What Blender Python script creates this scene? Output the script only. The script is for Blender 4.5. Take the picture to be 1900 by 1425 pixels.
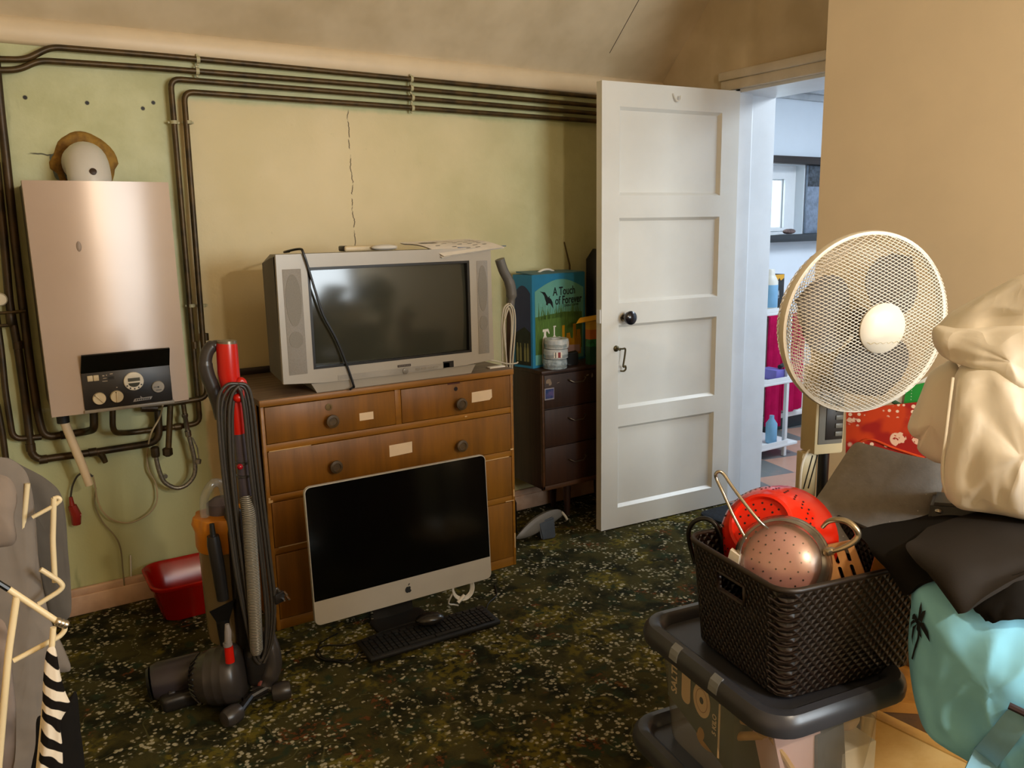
import bpy, bmesh, math, random
from mathutils import Vector, Matrix, noise
from mathutils.bvhtree import BVHTree

for o in list(bpy.data.objects):
    bpy.data.objects.remove(o)
scene = bpy.context.scene
COL = scene.collection
random.seed(7)
PI = math.pi

# ------------------------------------------------------------------ camera, world, light, exposure
cam_data = bpy.data.cameras.new('camera')
cam_data.sensor_width = 36.0
cam_data.lens = 28.7661
cam_data.clip_start = 0.02
camera = bpy.data.objects.new('camera', cam_data)
COL.objects.link(camera)
camera.matrix_world = Matrix.Translation((0, 0, 1.3951)) @ Matrix([[0.840821, 0.117558, -0.528394], [-0.540989, 0.148668, -0.827786], [-0.018758, 0.981875, 0.188601]]).to_4x4()
scene.camera = camera

world = bpy.data.worlds.new('daylight')
scene.world = world
world.use_nodes = True
world.node_tree.nodes['Background'].inputs[0].default_value = (0.62, 0.86, 1.0, 1)
world.node_tree.nodes['Background'].inputs[1].default_value = 2.2

def lamp(name, kind, loc, energy, color, size=0.05, rot=None, size_y=None):
    d = bpy.data.lights.new(name, kind)
    d.energy = energy
    d.color = color
    if kind == 'AREA':
        d.size = size
        if size_y:
            d.shape = 'RECTANGLE'
            d.size_y = size_y
    else:
        d.shadow_soft_size = size
    o = bpy.data.objects.new(name, d)
    COL.objects.link(o)
    o.location = loc
    if rot:
        o.rotation_euler = rot
    return o

# the room's hanging lamp (two warm bulbs, behind and to the right of the camera)
lamp('bulb_light', 'POINT', (1.05, -0.57, 1.89), 34, (1.0, 0.845, 0.65), 0.028)
lamp('bulb_light', 'POINT', (1.11, -0.57, 1.88), 34, (1.0, 0.845, 0.65), 0.028)
# daylight from the room's own window in the wall behind the camera
lamp('window_daylight', 'AREA', (1.95, -1.72, 1.55), 74, (0.87, 0.95, 1.0), 1.0, (math.radians(90), 0, 0), 1.0)
# next room: unseen fill panel added under its ceiling, and daylight at its window
lamp('hall_fill', 'AREA', (4.35, 2.0, 2.25), 46, (0.80, 0.91, 1.0), 0.9, (0, 0, 0), 0.9)
lamp('hall_window_daylight', 'AREA', (4.4, 3.93, 1.53), 9, (0.75, 0.90, 1.0), 0.9, (math.radians(-90), 0, 0), 0.7)

scene.view_settings.view_transform = 'Standard'
scene.view_settings.look = 'None'
scene.view_settings.exposure = -0.12
scene.view_settings.gamma = 1.0
scene.view_settings.use_curve_mapping = False

# ------------------------------------------------------------------ materials
def C(h):
    h = h.lstrip('#')
    v = [int(h[i:i + 2], 16) / 255 for i in (0, 2, 4)]
    return tuple(x / 12.92 if x <= 0.04045 else ((x + 0.055) / 1.055) ** 2.4 for x in v)

class Nodes:
    def __init__(self, m):
        self.t = m.node_tree
        self.n = self.t.nodes
        self.l = self.t.links
    def new(self, typ, **kw):
        x = self.n.new(typ)
        for k, v in kw.items():
            setattr(x, k, v)
        return x
    def put(self, sock, v):
        if hasattr(v, 'is_output'):
            self.l.new(v, sock)
        elif isinstance(v, (tuple, list)) and len(v) == 3 and sock.type == 'RGBA':
            sock.default_value = (*v, 1)
        else:
            sock.default_value = v
    def math(self, op, a, b=0.0, c=None, clamp=False):
        x = self.new('ShaderNodeMath', operation=op, use_clamp=clamp)
        self.put(x.inputs[0], a)
        self.put(x.inputs[1], b)
        if c is not None:
            self.put(x.inputs[2], c)
        return x.outputs[0]
    def mix(self, f, a, b):
        x = self.new('ShaderNodeMix', data_type='RGBA')
        self.put(x.inputs[0], f)
        self.put(x.inputs[6], a)
        self.put(x.inputs[7], b)
        return x.outputs[2]
    def coords(self):
        x = self.new('ShaderNodeTexCoord')
        s = self.new('ShaderNodeSeparateXYZ')
        self.l.new(x.outputs['Object'], s.inputs[0])
        return x.outputs['Object'], s.outputs[0], s.outputs[1], s.outputs[2]
    def scaled(self, vec, sc):
        x = self.new('ShaderNodeMapping')
        self.l.new(vec, x.inputs[0])
        x.inputs['Scale'].default_value = sc
        return x.outputs[0]
    def noise(self, vec, scale, detail=3, rough=0.55, out='Fac'):
        x = self.new('ShaderNodeTexNoise')
        if vec is not None:
            self.l.new(vec, x.inputs['Vector'])
        x.inputs['Scale'].default_value = scale
        x.inputs['Detail'].default_value = detail
        x.inputs['Roughness'].default_value = rough
        return x.outputs[out]
    def vor(self, vec, scale, feature='F1', rand=1.0, out='Distance'):
        x = self.new('ShaderNodeTexVoronoi', feature=feature)
        if vec is not None:
            self.l.new(vec, x.inputs['Vector'])
        x.inputs['Scale'].default_value = scale
        x.inputs['Randomness'].default_value = rand
        return x.outputs[out]
    def step(self, v, a, b):
        x = self.new('ShaderNodeMapRange', interpolation_type='SMOOTHSTEP')
        self.put(x.inputs[0], v)
        x.inputs[1].default_value = a
        x.inputs[2].default_value = b
        return x.outputs[0]
    def bump(self, h, strength=0.3, dist=0.01):
        x = self.new('ShaderNodeBump')
        x.inputs['Strength'].default_value = strength
        x.inputs['Distance'].default_value = dist
        self.put(x.inputs['Height'], h)
        return x.outputs[0]

def base_mat(name, color, rough=0.5, metal=0.0, spec=0.5):
    m = bpy.data.materials.new(name)
    m.use_nodes = True
    b = m.node_tree.nodes['Principled BSDF']
    if isinstance(color, str):
        color = C(color)
    b.inputs['Base Color'].default_value = (*color, 1)
    b.inputs['Roughness'].default_value = rough
    b.inputs['Metallic'].default_value = metal
    b.inputs['Specular IOR Level'].default_value = spec
    return m, b, Nodes(m)

def mat(name, color, rough=0.5, metal=0.0, spec=0.5, var=0.12, vscale=9.0, color2=None, stretch=(1, 1, 1), bump=0.0, bscale=60.0, bdist=0.004):
    """A procedural surface: colour varied by noise, optional fine bump."""
    m, b, n = base_mat(name, color, rough, metal, spec)
    c1 = C(color) if isinstance(color, str) else color
    c2 = C(color2) if isinstance(color2, str) else (color2 or tuple(max(0, x * (1 - var * 2)) for x in c1))
    v, x, y, z = n.coords()
    sv = n.scaled(v, stretch)
    n.put(b.inputs['Base Color'], n.mix(n.step(n.noise(sv, vscale, 4), 0.35, 0.7), c1, c2))
    if bump:
        n.put(b.inputs['Normal'], n.bump(n.noise(sv, bscale, 2), bump, bdist))
    return m

def clear(name, tint, alpha=0.2, rough=0.1, gloss=0.12, milk='#cfd2cf'):
    """Thin clear plastic or glass: mostly see-through, a little milky, glossy."""
    m = bpy.data.materials.new(name)
    m.use_nodes = True
    n = Nodes(m)
    n.n.remove(n.n['Principled BSDF'])
    out = n.n['Material Output']
    tr = n.new('ShaderNodeBsdfTransparent')
    tr.inputs[0].default_value = (*C(tint), 1)
    di = n.new('ShaderNodeBsdfDiffuse')
    di.inputs[0].default_value = (*C(milk), 1)
    gl = n.new('ShaderNodeBsdfGlossy')
    gl.inputs['Roughness'].default_value = rough
    a = n.new('ShaderNodeMixShader')
    a.inputs[0].default_value = alpha
    n.l.new(tr.outputs[0], a.inputs[1])
    n.l.new(di.outputs[0], a.inputs[2])
    fr = n.new('ShaderNodeFresnel')
    ge = n.new('ShaderNodeNewGeometry')
    n.put(fr.inputs[0], n.math('MULTIPLY_ADD', ge.outputs['Backfacing'], 1 / 1.45 - 1.45, 1.45))
    f = n.math('ADD', fr.outputs[0], gloss * 0.3, clamp=True)
    c = n.new('ShaderNodeMixShader')
    n.l.new(f, c.inputs[0])
    n.l.new(a.outputs[0], c.inputs[1])
    n.l.new(gl.outputs[0], c.inputs[2])
    n.l.new(c.outputs[0], out.inputs[0])
    return m

def wood(name, c1, c2, rough=0.45, axis='z', scale=1.0, spec=0.5):
    m, b, n = base_mat(name, c1, rough, 0, spec)
    v, x, y, z = n.coords()
    st = {'x': (1.2, 14, 14), 'y': (14, 1.2, 14), 'z': (14, 14, 1.2)}[axis]
    g = n.noise(n.scaled(v, tuple(s * scale for s in st)), 2.2, 6, 0.65)
    big = n.noise(v, 3.0, 2)
    f = n.step(n.math('ADD', n.math('MULTIPLY', g, 0.7), n.math('MULTIPLY', big, 0.3)), 0.34, 0.66)
    n.put(b.inputs['Base Color'], n.mix(f, C(c1), C(c2)))
    n.put(b.inputs['Roughness'], n.math('ADD', n.math('MULTIPLY', g, 0.25), rough - 0.12))
    n.put(b.inputs['Normal'], n.bump(g, 0.12, 0.002))
    return m

M = {}
# painted wall: pale green on the left and above the pipes, warm cream below them; crack, drilled holes
def wall_back_mat():
    m, b, n = base_mat('old_wall_paint', '#b09a68', 0.55, 0, 0.35)
    v, x, y, z = n.coords()
    big = n.noise(v, 1.3, 4, 0.6)
    mid = n.noise(v, 5.0, 5, 0.6)
    edge = n.math('MULTIPLY', n.math('SUBTRACT', mid, 0.5), 0.05)
    right_of_pipe = n.step(n.math('ADD', x, edge), 0.66, 0.68)
    below_pipe = n.math('SUBTRACT', 1.0, n.step(n.math('ADD', z, edge), 1.862, 1.885))
    far_right = n.step(n.math('ADD', x, n.math('MULTIPLY', big, 0.9)), 1.75, 2.85)
    cream = n.math('MULTIPLY', right_of_pipe, below_pipe)
    cream = n.math('MULTIPLY', cream, n.math('SUBTRACT', 1.0, n.math('MULTIPLY', far_right, 0.75)))
    green = n.mix(n.step(mid, 0.3, 0.7), C('#cacb9e'), C('#b7b888'))
    lowgreen = n.step(n.math('ADD', z, n.math('MULTIPLY', big, 0.5)), 0.75, 1.25)
    green = n.mix(lowgreen, C('#b9bb8c'), green)
    crm = n.mix(n.step(big, 0.35, 0.65), C('#e4d3a8'), C('#d8c899'))
    col = n.mix(cream, green, crm)
    # grime streaks and dark smears left of the boiler
    gr = n.step(n.noise(n.scaled(v, (9, 9, 1.6)), 1.6, 4), 0.56, 0.78)
    left = n.math('SUBTRACT', 1.0, n.step(x, 0.12, 0.34))
    col = n.mix(n.math('MULTIPLY', n.math('MULTIPLY', gr, left), 0.75), col, C('#4d5a34'))
    sp = n.step(n.noise(v, 16, 5, 0.7), 0.66, 0.78)
    col = n.mix(n.math('MULTIPLY', sp, 0.25), col, C('#84764a'))
    # long vertical crack
    wob = n.math('MULTIPLY', n.math('SUBTRACT', n.noise(n.scaled(v, (0, 0, 1)), 9, 4, 0.7), 0.5), 0.05)
    dist = n.math('ABSOLUTE', n.math('SUBTRACT', n.math('ADD', x, wob), 1.335))
    crack = n.math('SUBTRACT', 1.0, n.step(dist, 0.0012, 0.0028))
    crack = n.math('MULTIPLY', crack, n.math('MULTIPLY', n.step(z, 1.25, 1.35), below_pipe))
    crack = n.math('MULTIPLY', crack, n.step(n.noise(n.scaled(v, (0, 0, 1)), 22, 2), 0.38, 0.5))
    col = n.mix(crack, col, C('#5a4a2c'))
    # horizontal crack beside the flue
    wob2 = n.math('MULTIPLY', n.math('SUBTRACT', n.noise(n.scaled(v, (1, 0, 0)), 12, 3), 0.5), 0.03)
    dist2 = n.math('ABSOLUTE', n.math('SUBTRACT', n.math('ADD', z, wob2), 1.668))
    crack2 = n.math('MULTIPLY', n.math('SUBTRACT', 1.0, n.step(dist2, 0.001, 0.004)), n.math('MULTIPLY', n.step(x, 0.17, 0.2), n.math('SUBTRACT', 1.0, n.step(x, 0.25, 0.27))))
    col = n.mix(crack2, col, C('#4c4a30'))
    holes = None
    for hx, hz in ((0.19, 1.852), (0.376, 1.846), (0.555, 1.838), (0.592, 1.86)):
        dx = n.math('SUBTRACT', x, hx)
        dz = n.math('SUBTRACT', z, hz)
        d = n.math('SQRT', n.math('ADD', n.math('MULTIPLY', dx, dx), n.math('MULTIPLY', dz, dz)))
        k = n.math('SUBTRACT', 1.0, n.step(d, 0.005, 0.009))
        holes = k if holes is None else n.math('MAXIMUM', holes, k)
    col = n.mix(holes, col, C('#1d1610'))
    n.put(b.inputs['Base Color'], col)
    n.put(b.inputs['Normal'], n.bump(n.math('ADD', n.noise(v, 26, 4), n.math('MULTIPLY', big, 3.0)), 0.25, 0.006))
    n.put(b.inputs['Roughness'], n.math('ADD', n.math('MULTIPLY', mid, 0.25), 0.38))
    return m
M['wall_back'] = wall_back_mat()
M['wall_beige'] = mat('beige_emulsion', '#e3cda9', 0.7, spec=0.25, var=0.03, vscale=2.5, bump=0.12, bscale=180, bdist=0.001)
M['ceiling'] = mat('grey_ceiling_paint', '#d6c4a5', 0.8, spec=0.2, color2='#c0ad8c', vscale=2.6, bump=0.35, bscale=7, bdist=0.02)
M['cornice'] = mat('pinkish_cornice_paint', '#e0cba9', 0.45, var=0.04, vscale=6, bump=0.2, bscale=14, bdist=0.003)
M['skirting'] = mat('pink_skirting_paint', '#cdab91', 0.5, color2='#b08e74', vscale=7)
M['white_gloss'] = mat('white_gloss_paint', '#dfddd5', 0.32, var=0.025, vscale=5, bump=0.06, bscale=25, bdist=0.002)
M['white_frame'] = mat('white_frame_paint', '#e2e4e6', 0.4, var=0.03, vscale=6)
M['hall_wall'] = mat('hall_wall_white', '#dfe6ee', 0.7, var=0.02, vscale=4)
M['dark_wood'] = wood('dark_brown_wood', '#2c1c12', '#1a100a', 0.45, 'x')

def carpet_mat():
    m, b, n = base_mat('floral_carpet', '#2b2f17', 0.95, 0, 0.1)
    v, x, y, z = n.coords()
    w = n.new('ShaderNodeVectorMath', operation='ADD')
    wn = n.new('ShaderNodeVectorMath', operation='SCALE')
    n.l.new(n.noise(v, 6.0, 2, 0.5, out='Color'), wn.inputs[0])
    wn.inputs['Scale'].default_value = 0.12
    n.l.new(v, w.inputs[0])
    n.l.new(wn.outputs[0], w.inputs[1])
    wv = w.outputs[0]
    tone = n.noise(wv, 9.0, 4, 0.6)
    col = n.mix(n.step(tone, 0.36, 0.60), C('#1d1d0f'), C('#403b1d'))
    leaf = n.step(n.noise(n.scaled(wv, (1, 1, 1)), 15.0, 3), 0.55, 0.66)
    col = n.mix(leaf, col, C('#2a3320'))
    yel = n.math('MULTIPLY', n.step(n.noise(wv, 5.6, 3), 0.53, 0.62), n.step(n.noise(v, 40, 2), 0.40, 0.58))
    col = n.mix(n.math('MULTIPLY', yel, 0.55), col, C('#77691f'))
    red = n.math('MULTIPLY', n.step(n.noise(wv, 7.3, 2), 0.62, 0.66), n.step(n.noise(v, 60, 2), 0.5, 0.6))
    col = n.mix(n.math('MULTIPLY', red, 0.7), col, C('#6b3a1c'))
    # sprays of small pale blossoms along curving stems and in clusters
    stem = n.math('ABSOLUTE', n.math('SUBTRACT', n.noise(wv, 5.0, 1, 0.4), 0.5))
    stem2 = n.math('ABSOLUTE', n.math('SUBTRACT', n.noise(n.scaled(wv, (1.3, 0.9, 1)), 8.5, 1, 0.4), 0.47))
    along = n.math('MAXIMUM', n.math('SUBTRACT', 1.0, n.step(stem, 0.016, 0.034)), n.math('SUBTRACT', 1.0, n.step(stem2, 0.014, 0.032)))
    clus = n.step(n.noise(v, 8.5, 2), 0.50, 0.58)
    zone = n.math('MAXIMUM', along, clus)
    dots = n.math('SUBTRACT', 1.0, n.step(n.vor(v, 62.0, rand=0.85), 0.34, 0.46))
    pick = n.step(n.noise(v, 33, 2), 0.40, 0.52)
    white = n.math('MULTIPLY', n.math('MULTIPLY', dots, zone), pick)
    thin = n.math('MULTIPLY', n.math('SUBTRACT', 1.0, n.step(stem, 0.002, 0.006)), 0.18)
    col = n.mix(thin, col, C('#8f8a58'))
    col = n.mix(n.math('MULTIPLY', white, 0.9), col, C('#aaa286'))
    n.put(b.inputs['Base Color'], col)
    n.put(b.inputs['Normal'], n.bump(n.math('ADD', n.noise(v, 220, 2), white), 0.5, 0.004))
    return m
M['carpet'] = carpet_mat()

def tile_mat():
    m, b, n = base_mat('checked_hall_tiles', '#8a6a5c', 0.35)
    v, x, y, z = n.coords()
    ck = n.new('ShaderNodeTexChecker')
    mp = n.new('ShaderNodeMapping')
    n.l.new(v, mp.inputs[0])
    mp.inputs['Rotation'].default_value = (0, 0, math.radians(12))
    n.l.new(mp.outputs[0], ck.inputs[0])
    ck.inputs['Scale'].default_value = 3.6
    ck.inputs[1].default_value = (*C('#b98f7c'), 1)
    ck.inputs[2].default_value = (*C('#6c7071'), 1)
    nz = n.noise(v, 12, 3)
    n.put(b.inputs['Base Color'], n.mix(n.math('MULTIPLY', n.step(nz, 0.5, 0.75), 0.4), ck.outputs[0], C('#9a7f74')))
    return m
M['tiles'] = tile_mat()

def boiler_mat():
    m, b, n = base_mat('pinkish_silver_enamel', '#bba797', 0.28, 0.18, 0.5)
    v, x, y, z = n.coords()
    n.put(b.inputs['Base Color'], n.mix(n.noise(v, 4, 3), C('#bfab9b'), C('#b39e8d')))
    b.inputs['Anisotropic'].default_value = 0.85
    b.inputs['Anisotropic Rotation'].default_value = 0.25
    t = n.new('ShaderNodeTangent', direction_type='RADIAL', axis='Z')
    n.l.new(t.outputs[0], b.inputs['Tangent'])
    return m
M['boiler'] = boiler_mat()
M['boiler_dark'] = mat('boiler_fascia_black', '#241f1c', 0.4, var=0.1)
M['black'] = mat('black_plastic', '#0d0c0b', 0.38, var=0.1)
M['black_matt'] = mat('black_matt_plastic', '#100f0e', 0.6, var=0.15)
M['cream_plastic'] = mat('cream_plastic', '#d6c6a4', 0.4, var=0.06)
M['white_plastic'] = mat('white_plastic', '#d8d4ca', 0.4, var=0.03)
M['foam'] = mat('expanding_foam', '#a07a30', 0.8, color2='#6e4c1a', vscale=22, bump=0.8, bscale=40, bdist=0.01)
M['copper'] = mat('tarnished_copper_pipe', '#55411f', 0.45, 0.4, color2='#372b14', vscale=18, spec=0.6)
M['copper_old'] = mat('old_dark_copper_pipe', '#46341b', 0.45, 0.4, color2='#2a2110', vscale=12, spec=0.6)
M['steel'] = mat('bright_steel', '#b9b2a6', 0.25, 0.95, var=0.05)
M['braid'] = mat('braided_steel_hose', '#938a79', 0.4, 0.7, var=0.2, vscale=120)
M['red_plastic'] = mat('red_plastic', '#c21708', 0.28, var=0.06)
M['dark_red'] = mat('dull_red_plastic', '#8d1d10', 0.45, var=0.1)
M['basin_red'] = mat('red_basin_plastic', '#a80f05', 0.25, var=0.06)
M['orange'] = mat('yellow_orange_plastic', '#c47a12', 0.35, var=0.08)
M['vac_grey'] = mat('vacuum_dark_grey', '#36312e', 0.32, var=0.08)
M['vac_dark'] = mat('vacuum_charcoal', '#1f1c1a', 0.35, var=0.1)
M['cable_dark'] = mat('dark_grey_cable', '#3a352f', 0.35, var=0.08)
def ribbed_mat():
    m, b, n = base_mat('silver_ribbed_hose', '#8f8879', 0.35, 0.35)
    v, x, y, z = n.coords()
    w = n.math('SINE', n.math('MULTIPLY', z, 1300.0))
    n.put(b.inputs['Normal'], n.bump(w, 0.6, 0.002))
    n.put(b.inputs['Base Color'], n.mix(n.step(w, -0.6, 0.6), C('#5a554b'), C('#a59d8c')))
    return m
M['ribbed'] = ribbed_mat()
M['bin_clear'] = clear('dusty_clear_bin', '#b08850', 0.5, 0.2, 0.05, '#a08c66')
M['clear'] = clear('clear_plastic', '#f2f2ee', 0.16, 0.12, 0.15)
M['box_clear'] = clear('frosted_clear_box_plastic', '#f6f5f0', 0.17, 0.22, 0.06, '#c9c5bb')

M['chest_wood'] = wood('orange_brown_veneer', '#8c5a15', '#70470d', 0.42, 'z', 0.7)
M['chest_rail'] = wood('orange_brown_edge', '#98651a', '#7f5213', 0.42, 'x', 0.8)
M['chest_top'] = wood('worn_dark_chest_top', '#77624d', '#5a4737', 0.5, 'x')
M['knob_wood'] = wood('dull_brown_knob', '#5a4526', '#3d2f1a', 0.5, 'y')
M['cab_wood'] = wood('dark_brown_veneer', '#3f2414', '#2b170c', 0.5, 'z', 0.8)
M['cab_top'] = wood('worn_brown_cabinet_top', '#44291a', '#2d1a10', 0.45, 'x')
M['paper'] = mat('white_paper', '#eee6d8', 0.8, var=0.04, vscale=20)
M['paper_cream'] = mat('cream_paper_label', '#e8cfae', 0.8, var=0.03, vscale=20)

M['tv_silver'] = mat('silver_tv_plastic', '#aca69c', 0.38, 0.1, var=0.02)
M['tv_speaker'] = mat('tv_speaker_mesh', '#928d86', 0.6, var=0.06, vscale=300)
M['tv_dark'] = mat('dark_grey_tv_shell', '#5f5b52', 0.5, var=0.06)
def screen_mat(name, c, r, spec):
    m, b, n = base_mat(name, c, r, 0, spec)
    v, x, y, z = n.coords()
    n.put(b.inputs['Base Color'], n.mix(n.noise(v, 5, 2), C(c), tuple(q * 0.8 for q in C(c))))
    return m
M['tv_glass'] = screen_mat('grey_picture_tube_glass', '#3b3c33', 0.12, 0.5)
M['mac_glass'] = screen_mat('black_monitor_glass', '#060606', 0.12, 0.4)
M['aluminium'] = mat('brushed_aluminium', '#c3beb4', 0.4, 0.35, var=0.02)
M['alu_dark'] = mat('dark_metal_stand', '#33302b', 0.4, 0.6, var=0.03)

M['blue_card'] = mat('blue_carton', '#2f83ad', 0.5, var=0.06)
M['teal_print'] = mat('pale_teal_print', '#6fae9f', 0.5, var=0.05)
M['navy_print'] = mat('dusk_blue_print', '#39435f', 0.5, var=0.1)
M['green_print'] = mat('grass_green_print', '#5d8038', 0.6, var=0.2, vscale=60, stretch=(4, 4, 0.4))
M['ink'] = mat('black_print', '#15181a', 0.6, var=0.05)
M['yellow'] = mat('yellow_print', '#d69a1c', 0.5, var=0.08)
M['orange_print'] = mat('orange_print', '#c9681c', 0.5, var=0.1)
M['green_card'] = mat('dark_green_carton', '#23492d', 0.5, var=0.12)
M['grey_plastic'] = mat('grey_plastic', '#6c675f', 0.45, var=0.06)
M['white_cord'] = mat('white_cord', '#cbbfa8', 0.5, var=0.05)
M['tape_white'] = mat('white_tape_roll', '#cfd0ce', 0.35, color2='#a9b4ba', vscale=30)
M['tape_wrap'] = mat('crinkled_film_wrap', '#b9c6cc', 0.15, color2='#8b9aa2', vscale=40, bump=0.8, bscale=60, bdist=0.01)
M['navy_mat'] = mat('navy_door_mat', '#16202c', 0.95, var=0.3, vscale=60, bump=0.6, bscale=200)

M['fan_cream'] = mat('cream_fan_plastic', '#d0bf97', 0.4, var=0.03)
M['fan_white'] = mat('ivory_fan_plastic', '#f0e8d6', 0.35, var=0.02)
M['fan_wire'] = mat('white_coated_wire', '#efe8da', 0.4, var=0.02)
M['fan_blade'] = mat('smoky_grey_blade', '#554c43', 0.6, var=0.05)
M['fan_panel'] = mat('grey_fan_panel', '#76736a', 0.4, var=0.05)
def duvet_mat():
    m, b, n = base_mat('cream_cotton', '#f3ebdb', 0.85, 0, 0.15)
    v, x, y, z = n.coords()
    w = n.scaled(v, (1.6, 1.6, 0.35))
    a = n.math('SUBTRACT', 1.0, n.math('ABSOLUTE', n.math('SUBTRACT', n.math('MULTIPLY', n.noise(w, 6.0, 1, 0.4), 2.0), 1.0)))
    c = n.math('SUBTRACT', 1.0, n.math('ABSOLUTE', n.math('SUBTRACT', n.math('MULTIPLY', n.noise(n.scaled(v, (1.2, 1.2, 0.7)), 19.0, 2, 0.5), 2.0), 1.0)))
    h = n.math('ADD', n.math('POWER', a, 6.0), n.math('MULTIPLY', n.math('POWER', c, 5.0), 0.12))
    n.put(b.inputs['Normal'], n.bump(h, 0.22, 0.012))
    n.put(b.inputs['Base Color'], n.mix(n.noise(v, 5, 3), C('#f8f3e8'), C('#f0e8d8')))
    return m
M['duvet'] = duvet_mat()
M['felt'] = None
def felt_mat():
    m, b, n = base_mat('dark_grey_speckled_felt', '#4b4741', 0.9, 0, 0.15)
    v, x, y, z = n.coords()
    sp = n.math('SUBTRACT', 1.0, n.step(n.vor(v, 95.0), 0.08, 0.16))
    sp = n.math('MULTIPLY', sp, n.step(n.noise(v, 30, 2), 0.55, 0.65))
    base = n.mix(n.noise(v, 60, 4), C('#8b8680'), C('#75706a'))
    n.put(b.inputs['Base Color'], n.mix(n.math('MULTIPLY', sp, 0.8), base, C('#c5bfb4')))
    n.put(b.inputs['Normal'], n.bump(n.noise(v, 160, 2), 0.4, 0.002))
    return m
M['felt'] = felt_mat()
M['black_cloth'] = mat('black_cotton', '#2b2724', 0.9, spec=0.15, var=0.1, vscale=8, bump=0.2, bscale=400, bdist=0.0008)
M['black_cloth_dark'] = mat('black_jersey', '#191715', 0.95, spec=0.1, var=0.1, vscale=8)
M['grey_jersey'] = mat('grey_sweatshirt_jersey', '#7d746b', 0.95, spec=0.1, var=0.05, vscale=14, bump=0.6, bscale=9, bdist=0.03)
M['grey_jersey_dark'] = mat('darker_grey_jersey', '#5d5750', 0.95, spec=0.1, var=0.06, vscale=14, bump=0.6, bscale=9, bdist=0.03)
M['airer_wire'] = mat('cream_coated_airer_tube', '#e2cfa6', 0.4, var=0.05)
M['teal_bag'] = mat('turquoise_bag_fabric', '#8fd5f0', 0.75, spec=0.2, var=0.04, vscale=5, bump=0.4, bscale=9, bdist=0.02)
M['strap_blue'] = mat('blue_webbing', '#83b6d2', 0.8, spec=0.2, var=0.04, vscale=30)
M['pine'] = wood('pale_pine', '#e0b672', '#d0a058', 0.5, 'x', 0.8)
M['pine_end'] = mat('torn_brown_veneer', '#7a5230', 0.8, color2='#d9b98c', vscale=12)
M['brown_lid'] = mat('worn_orange_brown_board', '#b0701f', 0.6, color2='#8a5518', vscale=14)
M['carton'] = mat('brown_carton', '#7a5a36', 0.8, var=0.08)
M['box_lid'] = mat('slate_grey_lid_plastic', '#34353b', 0.33, var=0.05)
def basket_mat():
    m, b, n = base_mat('dark_brown_woven_plastic', '#2a1c15', 0.38, 0, 0.5)
    v, x, y, z = n.coords()
    s = n.math('ADD', x, y)
    a = n.math('SINE', n.math('MULTIPLY', n.math('ADD', s, n.math('MULTIPLY', z, 0.8)), 430.0))
    c = n.math('SINE', n.math('MULTIPLY', n.math('SUBTRACT', s, n.math('MULTIPLY', z, 0.8)), 430.0))
    h = n.math('MAXIMUM', a, c)
    n.put(b.inputs['Normal'], n.bump(h, 0.55, 0.004))
    n.put(b.inputs['Base Color'], n.mix(n.step(h, 0.0, 0.9), C('#120c09'), C('#20150f')))
    return m
M['basket'] = basket_mat()
M['basket_plain'] = mat('dark_brown_plastic_rim', '#241811', 0.45, var=0.08)
M['colander'] = mat('bright_red_enamel', '#e2260c', 0.22, var=0.04)
M['hole'] = mat('dark_hole', '#2a0906', 0.8)
def mesh_steel():
    m = bpy.data.materials.new('fine_steel_mesh')
    m.use_nodes = True
    n = Nodes(m)
    b = n.n['Principled BSDF']
    b.inputs['Base Color'].default_value = (*C('#b9aa9c'), 1)
    b.inputs['Metallic'].default_value = 0.9
    b.inputs['Roughness'].default_value = 0.3
    v, x, y, z = n.coords()
    tr = n.new('ShaderNodeBsdfTransparent')
    mx = n.new('ShaderNodeMixShader')
    n.put(mx.inputs[0], n.math('ADD', n.math('MULTIPLY', n.noise(v, 20, 2), 0.2), 0.26))
    n.l.new(tr.outputs[0], mx.inputs[1])
    n.l.new(b.outputs[0], mx.inputs[2])
    n.l.new(mx.outputs[0], n.n['Material Output'].inputs[0])
    return m
M['sieve_mesh'] = mesh_steel()
M['sieve_band'] = mat('satin_steel_band', '#a89f92', 0.3, 0.9, var=0.15, vscale=18)
M['spatula'] = wood('pale_beech', '#d59c62', '#c2854c', 0.5, 'z')
M['gold_steel'] = mat('warm_steel', '#b8a88c', 0.3, 0.9, var=0.05)
M['salter_green'] = mat('dark_green_carton_print', '#46534a', 0.6, var=0.05)
M['beige_print'] = mat('beige_print', '#e8c8a0', 0.6, var=0.05)
M['spoon'] = wood('light_wood_spoon', '#c79a5c', '#b3854a', 0.6, 'x')
M['pink'] = mat('magenta_towel', '#b3124c', 0.95, spec=0.1, var=0.1, vscale=14, bump=0.5, bscale=60)
M['pink_card'] = mat('pale_pink_card', '#cfa9a6', 0.7, var=0.05)
M['violet'] = mat('lilac_pack', '#6f66b8', 0.5, var=0.1)
M['blue_bottle'] = mat('blue_label_plastic', '#79a9cc', 0.35, var=0.08)
M['radiator_white'] = mat('radiator_enamel', '#e6e4e2', 0.35, var=0.02)  # radiator: plain white enamel in one even colour
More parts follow.
